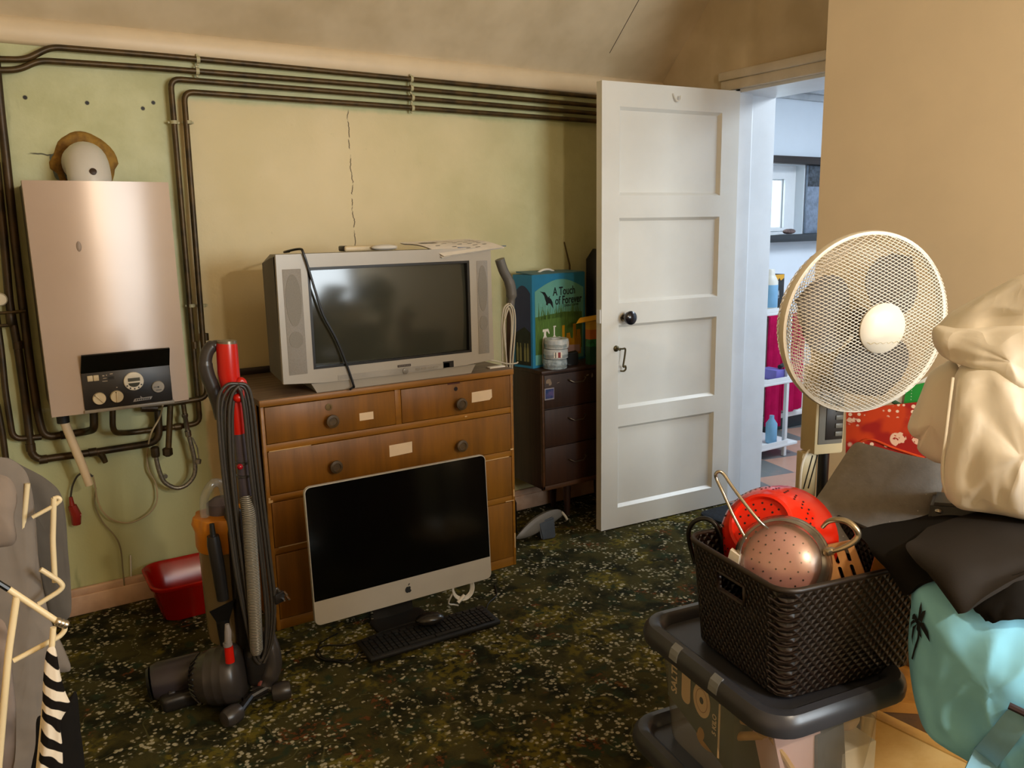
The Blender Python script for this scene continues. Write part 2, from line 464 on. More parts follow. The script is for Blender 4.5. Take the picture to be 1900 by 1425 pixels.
def xmas_mat():
    m, b, n = base_mat('red_gift_wrap', '#b02412', 0.45)
    v, x, y, z = n.coords()
    col = n.mix(n.step(n.noise(v, 9, 2), 0.46, 0.54), C('#97170f'), C('#bd3810'))
    d = n.math('SUBTRACT', 1.0, n.step(n.vor(v, 62.0, rand=0.25), 0.28, 0.35))
    d = n.math('MULTIPLY', d, n.step(n.noise(v, 7.0, 1), 0.44, 0.47))
    col = n.mix(d, col, C('#e6c3a6'))
    f = n.math('MULTIPLY', n.math('SUBTRACT', 1.0, n.step(n.vor(v, 19.0, rand=0.8), 0.36, 0.41)), n.step(n.noise(v, 60, 2), 0.46, 0.5))
    col = n.mix(f, col, C('#dcb295'))
    n.put(b.inputs['Base Color'], col)
    return m
M['xmas'] = xmas_mat()
M['leaf_green'] = mat('bright_green_print', '#1f8a34', 0.4, var=0.1)
def stripe_mat():
    m, b, n = base_mat('black_and_white_striped_cloth', '#cbbfae', 0.9, 0, 0.1)
    v, x, y, z = n.coords()
    wob = n.math('MULTIPLY', n.noise(v, 14, 2), 0.05)
    s = n.math('SINE', n.math('MULTIPLY', n.math('ADD', n.math('ADD', z, n.math('MULTIPLY', x, 1.1)), wob), 190.0))
    n.put(b.inputs['Base Color'], n.mix(n.step(s, -0.1, 0.15), C('#151210'), C('#d9cdba')))
    return m
M['stripe'] = stripe_mat()

# ------------------------------------------------------------------ mesh building
class MB:
    """Collects shapes into ONE bmesh, in world coordinates; build() links it as one object."""
    def __init__(self):
        self.bm = bmesh.new()
        self.mi = 0
    def v(self, p):
        return self.bm.verts.new(p)
    def f(self, vs):
        try:
            fc = self.bm.faces.new(vs)
            fc.material_index = self.mi
            return fc
        except ValueError:
            return None
    def box(self, lo, hi, bev=0.0, seg=2, X=None):
        b = bmesh.new()
        bmesh.ops.create_cube(b, size=1.0)
        for q in b.verts:
            q.co = Vector([lo[i] + (q.co[i] + 0.5) * (hi[i] - lo[i]) for i in range(3)])
        if bev:
            bmesh.ops.bevel(b, geom=list(b.edges), offset=bev, segments=seg, affect='EDGES', profile=0.5)
        self.merge(b, X)
        return self
    def merge(self, b, X=None):
        mp = {}
        for q in b.verts:
            mp[q] = self.v(X @ q.co if X is not None else q.co)
        for fc in b.faces:
            self.f([mp[q] for q in fc.verts])
        b.free()
    def hexa(self, p):
        """eight corners: bottom ring 0-3, top ring 4-7"""
        vs = [self.v(q) for q in p]
        for a in ((0, 1, 2, 3), (7, 6, 5, 4), (0, 4, 5, 1), (1, 5, 6, 2), (2, 6, 7, 3), (3, 7, 4, 0)):
            self.f([vs[i] for i in a])
        return self
    def rings(self, rings, close=True, cap0=True, cap1=True):
        rv = [[self.v(p) for p in r] for r in rings]
        n = len(rv[0])
        for a, b in zip(rv, rv[1:]):
            for i in range(n if close else n - 1):
                j = (i + 1) % n
                self.f([a[i], a[j], b[j], b[i]])
        if cap0:
            self.f(list(reversed(rv[0])))
        if cap1:
            self.f(rv[-1])
        return self
    def tube(self, pts, r, n=10, closed=False, cap=True):
        pts = [Vector(p) for p in pts]
        k = len(pts)
        rr = r if isinstance(r, (list, tuple)) else [r] * k
        def tang(i):
            if closed:
                return (pts[(i + 1) % k] - pts[i - 1]).normalized()
            if i == 0:
                return (pts[1] - pts[0]).normalized()
            if i == k - 1:
                return (pts[-1] - pts[-2]).normalized()
            a = (pts[i] - pts[i - 1]).normalized()
            b = (pts[i + 1] - pts[i]).normalized()
            t = a + b
            return t.normalized() if t.length > 1e-6 else a
        t0 = tang(0)
        ref = Vector((0, 0, 1)) if abs(t0.z) < 0.9 else Vector((1, 0, 0))
        u = (ref - t0 * ref.dot(t0)).normalized()
        rings = []
        for i in range(k):
            t = tang(i)
            u = (u - t * u.dot(t))
            u = u.normalized() if u.length > 1e-6 else t.orthogonal().normalized()
            w = t.cross(u)
            rings.append([pts[i] + (u * math.cos(2 * PI * j / n) + w * math.sin(2 * PI * j / n)) * rr[i] for j in range(n)])
        if closed:
            rings.append(rings[0])
            self.rings(rings, True, False, False)
        else:
            self.rings(rings, True, cap, cap)
        return self
    def lathe(self, prof, origin, axis=(0, 0, 1), n=28, ref=None, cap0=True, cap1=True):
        """prof: list of (radius, height along axis)"""
        a = Vector(axis).normalized()
        u = Vector(ref) if ref else a.orthogonal()
        u = (u - a * u.dot(a)).normalized()
        w = a.cross(u)
        o = Vector(origin)
        self.rings([[o + a * h + (u * math.cos(2 * PI * j / n) + w * math.sin(2 * PI * j / n)) * max(r, 1e-5) for j in range(n)] for r, h in prof], True, cap0, cap1)
        return self
    def ball(self, c, r, n=16, m=10, scale=(1, 1, 1)):
        c = Vector(c)
        rings = []
        for i in range(1, m):
            t = PI * i / m
            rings.append([c + Vector((r * math.sin(t) * math.cos(2 * PI * j / n) * scale[0], r * math.sin(t) * math.sin(2 * PI * j / n) * scale[1], -r * math.cos(t) * scale[2])) for j in range(n)])
        self.rings(rings)
        return self
    def prism(self, poly, O, U, V, depth, holes=()):
        """polygon in the frame (O,U,V), given depth along U x V; holes are polygons too"""
        O, U, V = Vector(O), Vector(U), Vector(V)
        W = U.cross(V).normalized() * depth
        b = bmesh.new()
        edges = []
        for loop in (poly, *holes):
            vs = [b.verts.new(O + U * p[0] + V * p[1]) for p in loop]
            for i in range(len(vs)):
                edges.append(b.edges.new((vs[i], vs[(i + 1) % len(vs)])))
        bmesh.ops.triangle_fill(b, use_beauty=True, edges=edges, normal=W.normalized())
        if depth:
            r = bmesh.ops.extrude_face_region(b, geom=list(b.faces))
            bmesh.ops.translate(b, verts=[g for g in r['geom'] if isinstance(g, bmesh.types.BMVert)], vec=W)
        bmesh.ops.recalc_face_normals(b, faces=list(b.faces))
        self.merge(b)
        return self
    def puff(self, outline, W, thick, back=None, rings=9, seed=0, amp=0.0, freq=8.0, power=0.5, sub=6, stretch=(1, 1, 1)):
        """a soft cushion-like solid: a flat 3D outline, swollen by thick towards W and by back the other way"""
        pts = [Vector(p) for p in outline]
        W = Vector(W).normalized()
        back = thick if back is None else back
        n = len(pts)
        dense = []
        for i in range(n):
            p0, p1, p2, p3 = pts[i - 1], pts[i], pts[(i + 1) % n], pts[(i + 2) % n]
            for s in range(sub):
                t = s / sub
                dense.append(0.5 * ((2 * p1) + (p2 - p0) * t + (2 * p0 - 5 * p1 + 4 * p2 - p3) * t * t + (3 * p1 - p0 - 3 * p2 + p3) * t ** 3))
        c = sum(dense, Vector()) / len(dense)
        off = Vector((seed * 3.1, seed * 1.7, seed * 5.3))
        st = Vector(stretch)
        def wr(p):
            q = Vector((p.x * st.x, p.y * st.y, p.z * st.z))
            a = noise.noise(q * freq + off)
            b = abs(noise.noise(q * freq * 1.9 + off * 2))
            return amp * (a - b * 0.9)
        def side(sign, t):
            rs = []
            for k in range(rings + 1):
                s = 1 - k / (rings + 0.6)
                h = (1 - s ** 2) ** power * t
                ring = []
                for p in dense:
                    q = c + (p - c) * s + W * (sign * h)
                    fade = min(1.0, (1 - s) * 5)
                    ring.append(q + W * (sign * wr(q) * fade))
                rs.append(ring)
            return rs
        fr = side(-1, thick)
        bk = side(1, back)
        self.rings(list(reversed(fr)) + bk[1:], True, True, True)
        return self
    def sheet(self, grid, t=0.004):
        """a cloth from a grid of points (rows), given thickness t"""
        h, w = len(grid), len(grid[0])
        vs = [[self.v(p) for p in r] for r in grid]
        top = [self.f([vs[i][j], vs[i][j + 1], vs[i + 1][j + 1], vs[i + 1][j]]) for i in range(h - 1) for j in range(w - 1)]
        nrm = [[Vector() for _ in range(w)] for _ in range(h)]
        for i in range(h):
            for j in range(w):
                a = Vector(grid[min(i + 1, h - 1)][j]) - Vector(grid[max(i - 1, 0)][j])
                b = Vector(grid[i][min(j + 1, w - 1)]) - Vector(grid[i][max(j - 1, 0)])
                c = b.cross(a)
                nrm[i][j] = c.normalized() if c.length > 1e-9 else Vector((0, 0, 1))
        bs = [[self.v(Vector(grid[i][j]) - nrm[i][j] * t) for j in range(w)] for i in range(h)]
        for i in range(h - 1):
            for j in range(w - 1):
                self.f([bs[i][j], bs[i + 1][j], bs[i + 1][j + 1], bs[i][j + 1]])
        for i in range(h - 1):
            self.f([vs[i][0], vs[i + 1][0], bs[i + 1][0], bs[i][0]])
            self.f([vs[i + 1][w - 1], vs[i][w - 1], bs[i][w - 1], bs[i + 1][w - 1]])
        for j in range(w - 1):
            self.f([vs[0][j + 1], vs[0][j], bs[0][j], bs[0][j + 1]])
            self.f([vs[h - 1][j], vs[h - 1][j + 1], bs[h - 1][j + 1], bs[h - 1][j]])
        return self
    def build(self, name, mats, parent=None, smooth=35, recalc=True):
        if recalc:
            bmesh.ops.recalc_face_normals(self.bm, faces=list(self.bm.faces))
        root = parent
        while root is not None and root.parent is not None:
            root = root.parent
        if root is not None:
            org = root.location.copy()
        elif getattr(self, 'origin', None):
            org = Vector(self.origin)
        else:
            org = Vector((0, 0, 0))
        bmesh.ops.translate(self.bm, verts=list(self.bm.verts), vec=-org)
        me = bpy.data.meshes.new(name)
        self.bm.to_mesh(me)
        self.bm.free()
        for m in (mats if isinstance(mats, (list, tuple)) else [mats]):
            me.materials.append(M[m] if isinstance(m, str) else m)
        if smooth:
            me.polygons.foreach_set('use_smooth', [True] * len(me.polygons))
            me.set_sharp_from_angle(angle=math.radians(smooth))
        o = bpy.data.objects.new(name, me)
        COL.objects.link(o)
        if parent is not None:
            o.parent = parent
        else:
            o.location = org
        return o

def tag(o, label, cat, group=None):
    o['label'] = label
    o['category'] = cat
    if group:
        o['group'] = group
    return o

def thing(name, loc, label, cat, group=None):
    o = bpy.data.objects.new(name, None)
    o.empty_display_size = 0.05
    COL.objects.link(o)
    o.location = loc
    return tag(o, label, cat, group)

def struct(o):
    o['kind'] = 'structure'
    return o

def lab(o, text):
    o['label'] = text
    return o

def solo(mb, name, mats, label, cat, group=None, smooth=35, at=None):
    """a thing that is one mesh, its origin at its base"""
    cs = [q.co for q in mb.bm.verts]
    mb.origin = at or ((min(c.x for c in cs) + max(c.x for c in cs)) / 2, (min(c.y for c in cs) + max(c.y for c in cs)) / 2, min(c.z for c in cs))
    return tag(mb.build(name, mats, None, smooth), label, cat, group)

def text(name, s, O, U, V, size, m, parent, align='CENTER', depth=0.0006, sx=1.0, bold=0.0, shear=0.0):
    cu = bpy.data.curves.new(name, 'FONT')
    cu.body = s
    cu.size = 1.0
    cu.align_x = align
    cu.align_y = 'CENTER'
    cu.offset = bold
    cu.shear = shear
    cu.resolution_u = 3
    tmp = bpy.data.objects.new('text_source', cu)
    COL.objects.link(tmp)
    dg = bpy.context.evaluated_depsgraph_get()
    dg.update()
    me = bpy.data.meshes.new_from_object(tmp.evaluated_get(dg))
    bpy.data.objects.remove(tmp)
    b = bmesh.new()
    b.from_mesh(me)
    bpy.data.meshes.remove(me)
    O, U, V = Vector(O), Vector(U).normalized(), Vector(V).normalized()
    W = U.cross(V)
    r = bmesh.ops.extrude_face_region(b, geom=list(b.faces))
    top = {g for g in r['geom'] if isinstance(g, bmesh.types.BMVert)}
    for q in b.verts:
        h = depth if q in top else 0.0
        q.co = O + U * (q.co.x * size * sx) + V * (q.co.y * size) + W * h
    mb = MB()
    mb.merge(b)
    return mb.build(name, m, parent, 0)

def smooth_path(pts, sub=6, closed=False):
    p = [Vector(q) for q in pts]
    n = len(p)
    out = []
    for i in range(n if closed else n - 1):
        a = p[i - 1] if (closed or i > 0) else p[0]
        b, c = p[i], p[(i + 1) % n]
        d = p[(i + 2) % n] if (closed or i + 2 < n) else p[-1]
        for s in range(sub):
            t = s / sub
            out.append(0.5 * ((2 * b) + (c - a) * t + (2 * a - 5 * b + 4 * c - d) * t * t + (3 * b - a - 3 * c + d) * t ** 3))
    if not closed:
        out.append(p[-1])
    return out

def bend_path(pts, rad, seg=5):
    """straight runs with rounded corners"""
    p = [Vector(q) for q in pts]
    out = [p[0]]
    for i in range(1, len(p) - 1):
        a, b = (p[i - 1] - p[i]), (p[i + 1] - p[i])
        r = min(rad, a.length * 0.45, b.length * 0.45)
        s, e = p[i] + a.normalized() * r, p[i] + b.normalized() * r
        for k in range(seg + 1):
            t = k / seg
            out.append(s * (1 - t) ** 2 + p[i] * 2 * t * (1 - t) + e * t * t)
    out.append(p[-1])
    return out

def round_rect(x0, y0, x1, y1, r, n=5):
    out = []
    for cx, cy, a0 in ((x1 - r, y0 + r, -90), (x1 - r, y1 - r, 0), (x0 + r, y1 - r, 90), (x0 + r, y0 + r, 180)):
        for k in range(n + 1):
            a = math.radians(a0 + 90 * k / n)
            out.append((cx + r * math.cos(a), cy + r * math.sin(a)))
    return out

def circle(cx, cy, r, n=20, ry=None):
    return [(cx + r * math.cos(2 * PI * k / n), cy + (ry or r) * math.sin(2 * PI * k / n)) for k in range(n)]

X3, Y3, Z3 = Vector((1, 0, 0)), Vector((0, 1, 0)), Vector((0, 0, 1))

# ================================================================== the setting
mb = MB(); mb.box((-1.1, -1.7, -0.05), (3.05, 3.3, 0.0)); struct(mb.build('floor', 'carpet', smooth=0))
mb = MB(); mb.box((3.05, 1.3, -0.055), (5.7, 3.65, -0.002)); struct(mb.build('floor_hall', 'tiles', smooth=0))
mb = MB(); mb.box((-1.2, 3.3, -0.05), (3.33, 3.42, 2.15)); struct(mb.build('wall_back', 'wall_back', smooth=0))
mb = MB(); mb.box((-1.2, -1.7, -0.05), (-1.1, 3.3, 2.75)); struct(mb.build('wall_left', 'wall_beige', smooth=0))
# the wall behind the camera, with a window opening that lets the daylight in
mb = MB(); mb.prism([(-1.2, -0.05), (3.3, -0.05), (3.3, 2.75), (-1.2, 2.75)], (0, -1.7, 0), X3, Z3, 0.1, holes=[[(1.43, 1.03), (2.47, 1.03), (2.47, 2.07), (1.43, 2.07)]])
struct(mb.build('wall_front', 'wall_beige', smooth=0))
mb = MB(); mb.box((2.6, -1.6, -0.05), (3.05, 1.968, 2.75)); struct(mb.build('wall_right', 'wall_beige', smooth=0))
# wall with the doorway
mb = MB()
mb.prism([(1.968, 2.0), (2.812, 2.0), (2.812, 0), (3.3, 0), (3.3, 2.11), (2.66, 2.75), (1.968, 2.75)], (3.05, 0, 0), Y3, Z3, 0.28)
struct(mb.build('wall_door', 'ceiling', smooth=0))
mb = MB(); mb.box((3.05, 1.3, 0), (3.33, 1.968, 2.75)); struct(mb.build('wall_door_near', 'hall_wall', smooth=0))
# ceiling: a 45 degree slope rising from the back wall, then flat
mb = MB()
mb.prism([(3.42, 1.99), (3.3, 2.095), (2.66, 2.75), (-1.7, 2.75), (-1.7, 2.83), (2.70, 2.83), (3.42, 2.11)], (-1.2, 0, 0), Y3, Z3, 4.54)
struct(mb.build('ceiling', 'ceiling', smooth=0))
# thin board joint along the slope
mb = MB()
mb.tube([(2.628, 3.20, 2.197), (2.66, 2.72, 2.688)], 0.0018, 6)
struct(mb.build('trim_ceiling_joint', mat('dark_joint', '#4a3c2c', 0.9), smooth=0))
# painted board along the top of the back wall
mb = MB()
mb.rings([[(x, 3.299, 2.02), (x, 3.285, 2.022), (x, 3.277, 2.03), (x, 3.274, 2.08), (x, 3.285, 2.105), (x, 3.299, 2.11)] for x in (-1.1, 0.5, 1.5, 2.3, 3.05)])
struct(mb.build('trim_1', 'cornice', smooth=50))
mb = MB()
mb.box((-1.1, 3.274, 0.0), (3.04, 3.299, 0.075), 0.004)
mb.box((-1.1, 3.280, 0.072), (3.04, 3.299, 0.102), 0.006)
struct(mb.build('baseboard_back', 'skirting', smooth=50))
# door lining and architrave
mb = MB()
mb.box((3.045, 2.762, 0), (3.13, 2.812, 2.0))
mb.box((3.13, 2.798, 0), (3.335, 2.813, 2.0))
mb.box((3.045, 1.969, 1.985), (3.335, 2.812, 2.002))
mb.box((3.14, 2.786, 0), (3.165, 2.799, 1.985), 0.002)
struct(mb.build('trim_2', 'white_frame', smooth=40))
mb = MB()
mb.box((3.022, 1.975, 2.0), (3.05, 2.862, 2.045), 0.004)
mb.box((3.012, 1.975, 2.045), (3.05, 2.872, 2.085), 0.008)
struct(mb.build('trim_3', mat('greyed_white_architrave', '#dccfba', 0.45, var=0.05), smooth=40))
mb = MB()
mb.box((3.026, 2.785, 0), (3.05, 2.855, 2.0), 0.004)
struct(mb.build('trim_4', 'white_frame', smooth=40))

# ---- the next room, seen through the doorway
mb = MB()
mb.prism([(3.33, 0), (5.7, 0), (5.7, 2.35), (3.33, 2.35)], (0, 3.75, 0), X3, Z3, 0.12, holes=[[(4.12, 1.315), (4.635, 1.315), (4.635, 1.757), (4.12, 1.757)]])
struct(mb.build('wall_hall_window', 'hall_wall', smooth=0))
mb = MB(); mb.box((5.6, 1.3, 0), (5.7, 3.63, 2.35)); struct(mb.build('wall_hall_right', 'hall_wall', smooth=0))
mb = MB(); mb.box((3.05, 1.2, 0), (5.7, 1.3, 2.35)); struct(mb.build('wall_hall_front', 'hall_wall', smooth=0))
mb = MB(); mb.box((3.33, 1.2, 2.32), (5.7, 3.75, 2.38)); struct(mb.build('ceiling_hall', 'hall_wall', smooth=0))
mb = MB()
mb.box((3.335, 3.60, 2.16), (5.6, 3.63, 2.20), 0.006)
mb.box((3.335, 3.57, 2.20), (5.6, 3.63, 2.32), 0.01)
struct(mb.build('trim_5', mat('hall_cornice_grey', '#b9bcc0', 0.6), smooth=40))
mb = MB(); mb.box((3.34, 3.60, 0), (5.6, 3.63, 0.09), 0.004); struct(mb.build('baseboard_hall', mat('dark_hall_skirting', '#33383c', 0.5), smooth=40))
# window 1: deep reveal, white casement with a bright pane, dark beams above and below
w1 = bpy.data.objects.new('window_1', None); COL.objects.link(w1); w1.location = (4.38, 3.75, 1.315); struct(w1)
mb = MB()
mb.prism([(4.12, 1.316), (4.634, 1.316), (4.634, 1.756), (4.12, 1.756)], (0, 3.745, 0), X3, Z3, 0.05, holes=[[(4.15, 1.345), (4.535, 1.345), (4.535, 1.685), (4.15, 1.685)]])
mb.prism([(4.14, 1.335), (4.56, 1.335), (4.56, 1.71), (4.14, 1.71)], (0, 3.697, 0), X3, Z3, 0.014, holes=[[(4.16, 1.355), (4.515, 1.355), (4.515, 1.67), (4.16, 1.67)]])
mb.prism([(4.15, 1.345), (4.53, 1.345), (4.53, 1.68), (4.15, 1.68)], (0, 3.725, 0), X3, Z3, 0.02, holes=[[(4.16, 1.36), (4.505, 1.36), (4.505, 1.66), (4.16, 1.66)]])
mb.build('window_frame', 'white_frame', w1, 0)
mb = MB(); mb.box((4.16, 3.712, 1.36), (4.505, 3.716, 1.66)); mb.build('pane', clear('window_pane', '#ffffff', 0.03, 0.02, 0.05), w1, 0)
mb = MB(); mb.box((4.05, 3.57, 1.758), (4.90, 3.63, 1.806), 0.004); struct(mb.build('trim_6', 'dark_wood', smooth=40))
mb = MB(); mb.box((4.05, 3.53, 1.266), (4.90, 3.63, 1.314), 0.004); struct(mb.build('trim_7', mat('dark_slate_sill', '#23272b', 0.3, var=0.1), smooth=40))

# ---- the open door
A = Vector((2.265, 2.807, 0)); B = Vector((3.030, 2.747, 0))
DU = (B - A).normalized(); DN = Vector((0, 0, 1)).cross(DU) * -1   # DN points into the room
def DP(s, z, d=0.0):
    return A + DU * s + Z3 * z + DN * d
door = bpy.data.objects.new('door_1', None); COL.objects.link(door); door.location = B; struct(door)
panels = [(1.52, 1.888), (1.053, 1.424), (0.573, 0.957), (0.103, 0.490)]
holes = [[(0.092, a), (0.662, a), (0.662, b), (0.092, b)] for a, b in panels]
mb = MB()
mb.prism([(0, 0.006), (0.767, 0.006), (0.767, 1.988), (0, 1.988)], DP(0, 0, -0.04), DU, Z3, 0.04, holes=holes)
bw = mb.build('frame', 'white_gloss', door, 0)
mb = MB()
for a, b in panels:
    # recessed flat panel with a bevelled moulding all round
    o = [(0.092, a), (0.662, a), (0.662, b), (0.092, b)]
    i = [(0.105, a + 0.013), (0.649, a + 0.013), (0.649, b - 0.013), (0.105, b - 0.013)]
    mb.rings([[DP(s, z, -0.001) for s, z in o], [DP(s, z, -0.016) for s, z in i]], True, False, True)
    mb.rings([[DP(s, z, -0.024) for s, z in o], [DP(s, z, -0.039) for s, z in o]], True, True, True)
mb.build('panel', 'white_gloss', door, 0)
mb = MB(); mb.lathe([(0.012, 0), (0.012, 0.022), (0.018, 0.03), (0.027, 0.038), (0.031, 0.05), (0.030, 0.058), (0.020, 0.066), (0.001, 0.069)], DP(0.119, 0.991), DN)
k = mb.build('knob', mat('black_door_knob', '#15121a', 0.2), door)
mb = MB(); mb.lathe([(0.020, 0), (0.020, 0.003), (0.013, 0.006)], DP(0.119, 0.991), DN); mb.build('knob_rose', 'steel', k)
mb = MB()
mb.lathe([(0.014, 0), (0.014, 0.004), (0.007, 0.008), (0.005, 0.026), (0.007, 0.03), (0.001, 0.032)], DP(0.078, 0.852), DN, 16)
mb.tube(smooth_path([DP(0.078, 0.852, 0.022), DP(0.098, 0.852, 0.024), DP(0.112, 0.849, 0.024), DP(0.109, 0.81, 0.022), DP(0.104, 0.775, 0.02), DP(0.108, 0.768, 0.02), DP(0.116, 0.772, 0.02), DP(0.118, 0.758, 0.02), DP(0.108, 0.750, 0.02), DP(0.09, 0.752, 0.02)]), 0.0042, 8)
mb.build('cabin_hook', mat('dull_brass_hook', '#5d5234', 0.4, 0.7), door)
mb = MB()
mb.tube(smooth_path([DP(0.375, 1.955, 0.001), DP(0.378, 1.935, 0.012), DP(0.386, 1.922, 0.02), DP(0.398, 1.928, 0.024), DP(0.402, 1.945, 0.02)]), 0.004, 8)
mb.build('coat_hook', 'white_gloss', door)
mb = MB(); mb.box((2.2595, 2.812, 0.97), (2.2655, 2.836, 1.03)); mb.build('latch_plate', 'white_frame', door, 0)
# side mouldings keep the door's white gloss; the warm bulbs tint them

# ================================================================== boiler and pipework on the back wall
BX0, BX1, BY, BZ0, BZ1 = 0.136, 0.5695, 3.0175, 0.809, 1.566
boiler = thing('wall_boiler', (0.353, 3.29, 0.809), 'pinkish silver wall boiler with dark control fascia and white flue elbow', 'boiler')
mb = MB(); mb.box((BX0 + 0.004, BY + 0.045, BZ0 + 0.012), (BX1 - 0.004, 3.298, BZ1 - 0.004), 0.004)
mb.build('casing', mat('boiler_casing_grey', '#5d574d', 0.5), boiler)
# front cover: one very slightly bowed sheet with folded edges
mb = MB()
sec = []
for k in range(13):
    x = BX0 + (BX1 - BX0) * k / 12
    t = (x - 0.353) / 0.217
    sec.append((x, BY + 0.004 + 0.055 * (x - 0.353) + 0.012 * t * t))
ring = sec + [(BX1, BY + 0.06), (BX0, BY + 0.06)]
mb.rings([[(x, y, z) for x, y in ring] for z in (BZ0, BZ0 + 0.003, 1.0, 1.2, 1.4, BZ1 - 0.003, BZ1)])
cover = mb.build('front_cover', 'boiler', boiler, 40)
mb = MB()
mb.puff([(0.273 + 0.008 * math.cos(a), BY + 0.001, 1.359 + 0.017 * math.sin(a)) for a in [2 * PI * k / 8 for k in range(8)]], (0, 1, 0), 0.0012, 0.001, rings=3, sub=2)
mb.build('dent', mat('dull_dent_mark', '#8d7a68', 0.5, 0.2), cover)
fx0, fx1, fz0, fz1 = 0.234, 0.510, 0.822, 0.951
mb = MB(); mb.box((fx0, BY - 0.008, fz0), (fx1, BY + 0.03, fz1), 0.003)
FY = BY - 0.008
mb.mi = 1
for x0, z0, x1, z1 in ((0.297, 0.9295, 0.303, 0.9335), (0.308, 0.9305, 0.311, 0.9345), (0.295, 0.912, 0.311, 0.914), (0.298, 0.9215, 0.309, 0.9235), (0.335, 0.886, 0.339, 0.889), (0.32, 0.934, 0.329, 0.937)):
    mb.box((x0, FY - 0.0008, z0), (x1, FY + 0.001, z1))
fascia = mb.build('control_panel', ['boiler_dark', mat('white_marks', '#b7aa9a', 0.6)], boiler)
mb = MB()
mb.hexa([(fx0, BY - 0.008, fz1 - 0.006), (fx1, BY - 0.008, fz1 - 0.006), (fx1, BY + 0.002, fz1 - 0.004), (fx0, BY + 0.002, fz1 - 0.004),
         (fx0 + 0.006, BY - 0.03, 1.006), (fx1 + 0.002, BY - 0.03, 1.006), (fx1 + 0.002, BY - 0.024, 1.009), (fx0 + 0.006, BY - 0.024, 1.009)])
mb.build('flap', mat('smoked_flap', '#0a0b08', 0.25), boiler, 0)
mb = MB(); mb.box((fx0 - 0.002, BY - 0.012, BZ0 + 0.001), (fx1 + 0.004, BY + 0.02, fz0 - 0.001), 0.002)
mb.build('trim_strip', mat('pale_grey_strip', '#8f8678', 0.4), boiler)
FY = BY - 0.008
def dial(name, x, z, r, m, d):
    g = MB(); g.lathe([(r, 0), (r, d * 0.7), (r * 0.93, d), (0.0005, d)], (x, FY, z), (0, -1, 0), 26)
    return g.build(name, m, fascia)
kn = dial('knob', 0.2800, 0.8570, 0.0205, 'cream_plastic', 0.012)
def grip(x, z, ang, p):
    g = MB()
    T = Matrix.Translation((x, FY, z)) @ Matrix.Rotation(math.radians(ang), 4, 'Y')
    g.box((-0.0022, -0.0175, -0.018), (0.0022, -0.0115, 0.018), 0.001, X=T)
    q = g.build('grip', 'cream_plastic', fascia)
    g = MB(); c = T @ Vector((0, -0.0126, 0.0155)); g.lathe([(0.0022, 0), (0.0005, 0.0006)], c + Vector((-0.003, 0, 0)), (0, -1, 0), 8)
    g.build('pointer_dot', 'black', fascia)
grip(0.2800, 0.8570, -40, kn)
k2 = dial('knob', 0.3335, 0.8570, 0.0205, 'cream_plastic', 0.012)
grip(0.3335, 0.8570, 4, k2)
clock = dial('programmer_dial', 0.3905, 0.9030, 0.0315, 'fan_white', 0.008)
mb = MB(); mb.box((0.372, FY - 0.0092, 0.9035), (0.410, FY - 0.0078, 0.9150)); mb.build('display', mat('grey_lcd', '#5b5a4c', 0.3), fascia, 0)
mb = MB()
mb.prism([(0.018 * math.cos(a), 0.018 * math.sin(a) * 0.8) for a in [PI + PI * k / 10 for k in range(11)]], (0.3905, FY - 0.0078, 0.898), X3, Z3, 0.0012)
mb.build('dial_window', mat('dark_green_window', '#3a3a20', 0.4), fascia, 0)
mb = MB()
for k in range(5):
    a = PI + PI * (k + 0.8) / 5.6
    cx, cz = 0.3905 + 0.0245 * math.cos(a), 0.899 + 0.0215 * math.sin(a)
    mb.box((cx - 0.0022, FY - 0.0092, cz - 0.0022), (cx + 0.0022, FY - 0.0078, cz + 0.0022))
mb.build('dial_buttons', 'boiler_dark', fascia, 0)
g = dial('pressure_gauge', 0.4655, 0.8745, 0.0205, mat('grey_gauge_face', '#a59d90', 0.3), 0.007)
mb = MB(); mb.box((0.451, FY - 0.0083, 0.8742), (0.4655, FY - 0.0073, 0.8756)); mb.box((0.463, FY - 0.0086, 0.872), (0.468, FY - 0.0074, 0.877)); mb.box((0.457, FY - 0.0083, 0.863), (0.475, FY - 0.0073, 0.865)); mb.build('needle', 'black', fascia, 0)
for x in (0.2595, 0.2775):
    mb = MB(); mb.box((x - 0.0082, FY - 0.006, 0.9175), (x + 0.0082, FY, 0.9365), 0.0012); mb.build('push_button', 'cream_plastic', fascia)
mb = MB(); mb.box((0.3135, FY - 0.0006, 0.917), (0.332, FY + 0.001, 0.927)); mb.build('indicator_window', 'black', fascia, 0)
mb = MB()
mb.prism([(0.382, 0.8315), (0.439, 0.8335), (0.445, 0.8435), (0.388, 0.8415)], (0, FY + 0.0002, 0), X3, Z3, 0.001)
mb.prism([(0.4065, 0.842), (0.414, 0.842), (0.4065, 0.8495)], (0, FY + 0.0002, 0), X3, Z3, 0.001)
mb.build('emblem', mat('silver_emblem', '#9a938a', 0.4, 0.3), fascia, 0)
mb = MB()
for i in range(7):
    x = 0.390 + i * 0.0067
    mb.prism([(x, 0.8345), (x + 0.0042, 0.8347), (x + 0.0062, 0.8400), (x + 0.002, 0.8398)], (0, FY - 0.0009, 0), X3, Z3, 0.0005)
mb.build('emblem_bars', 'boiler_dark', fascia, 0)
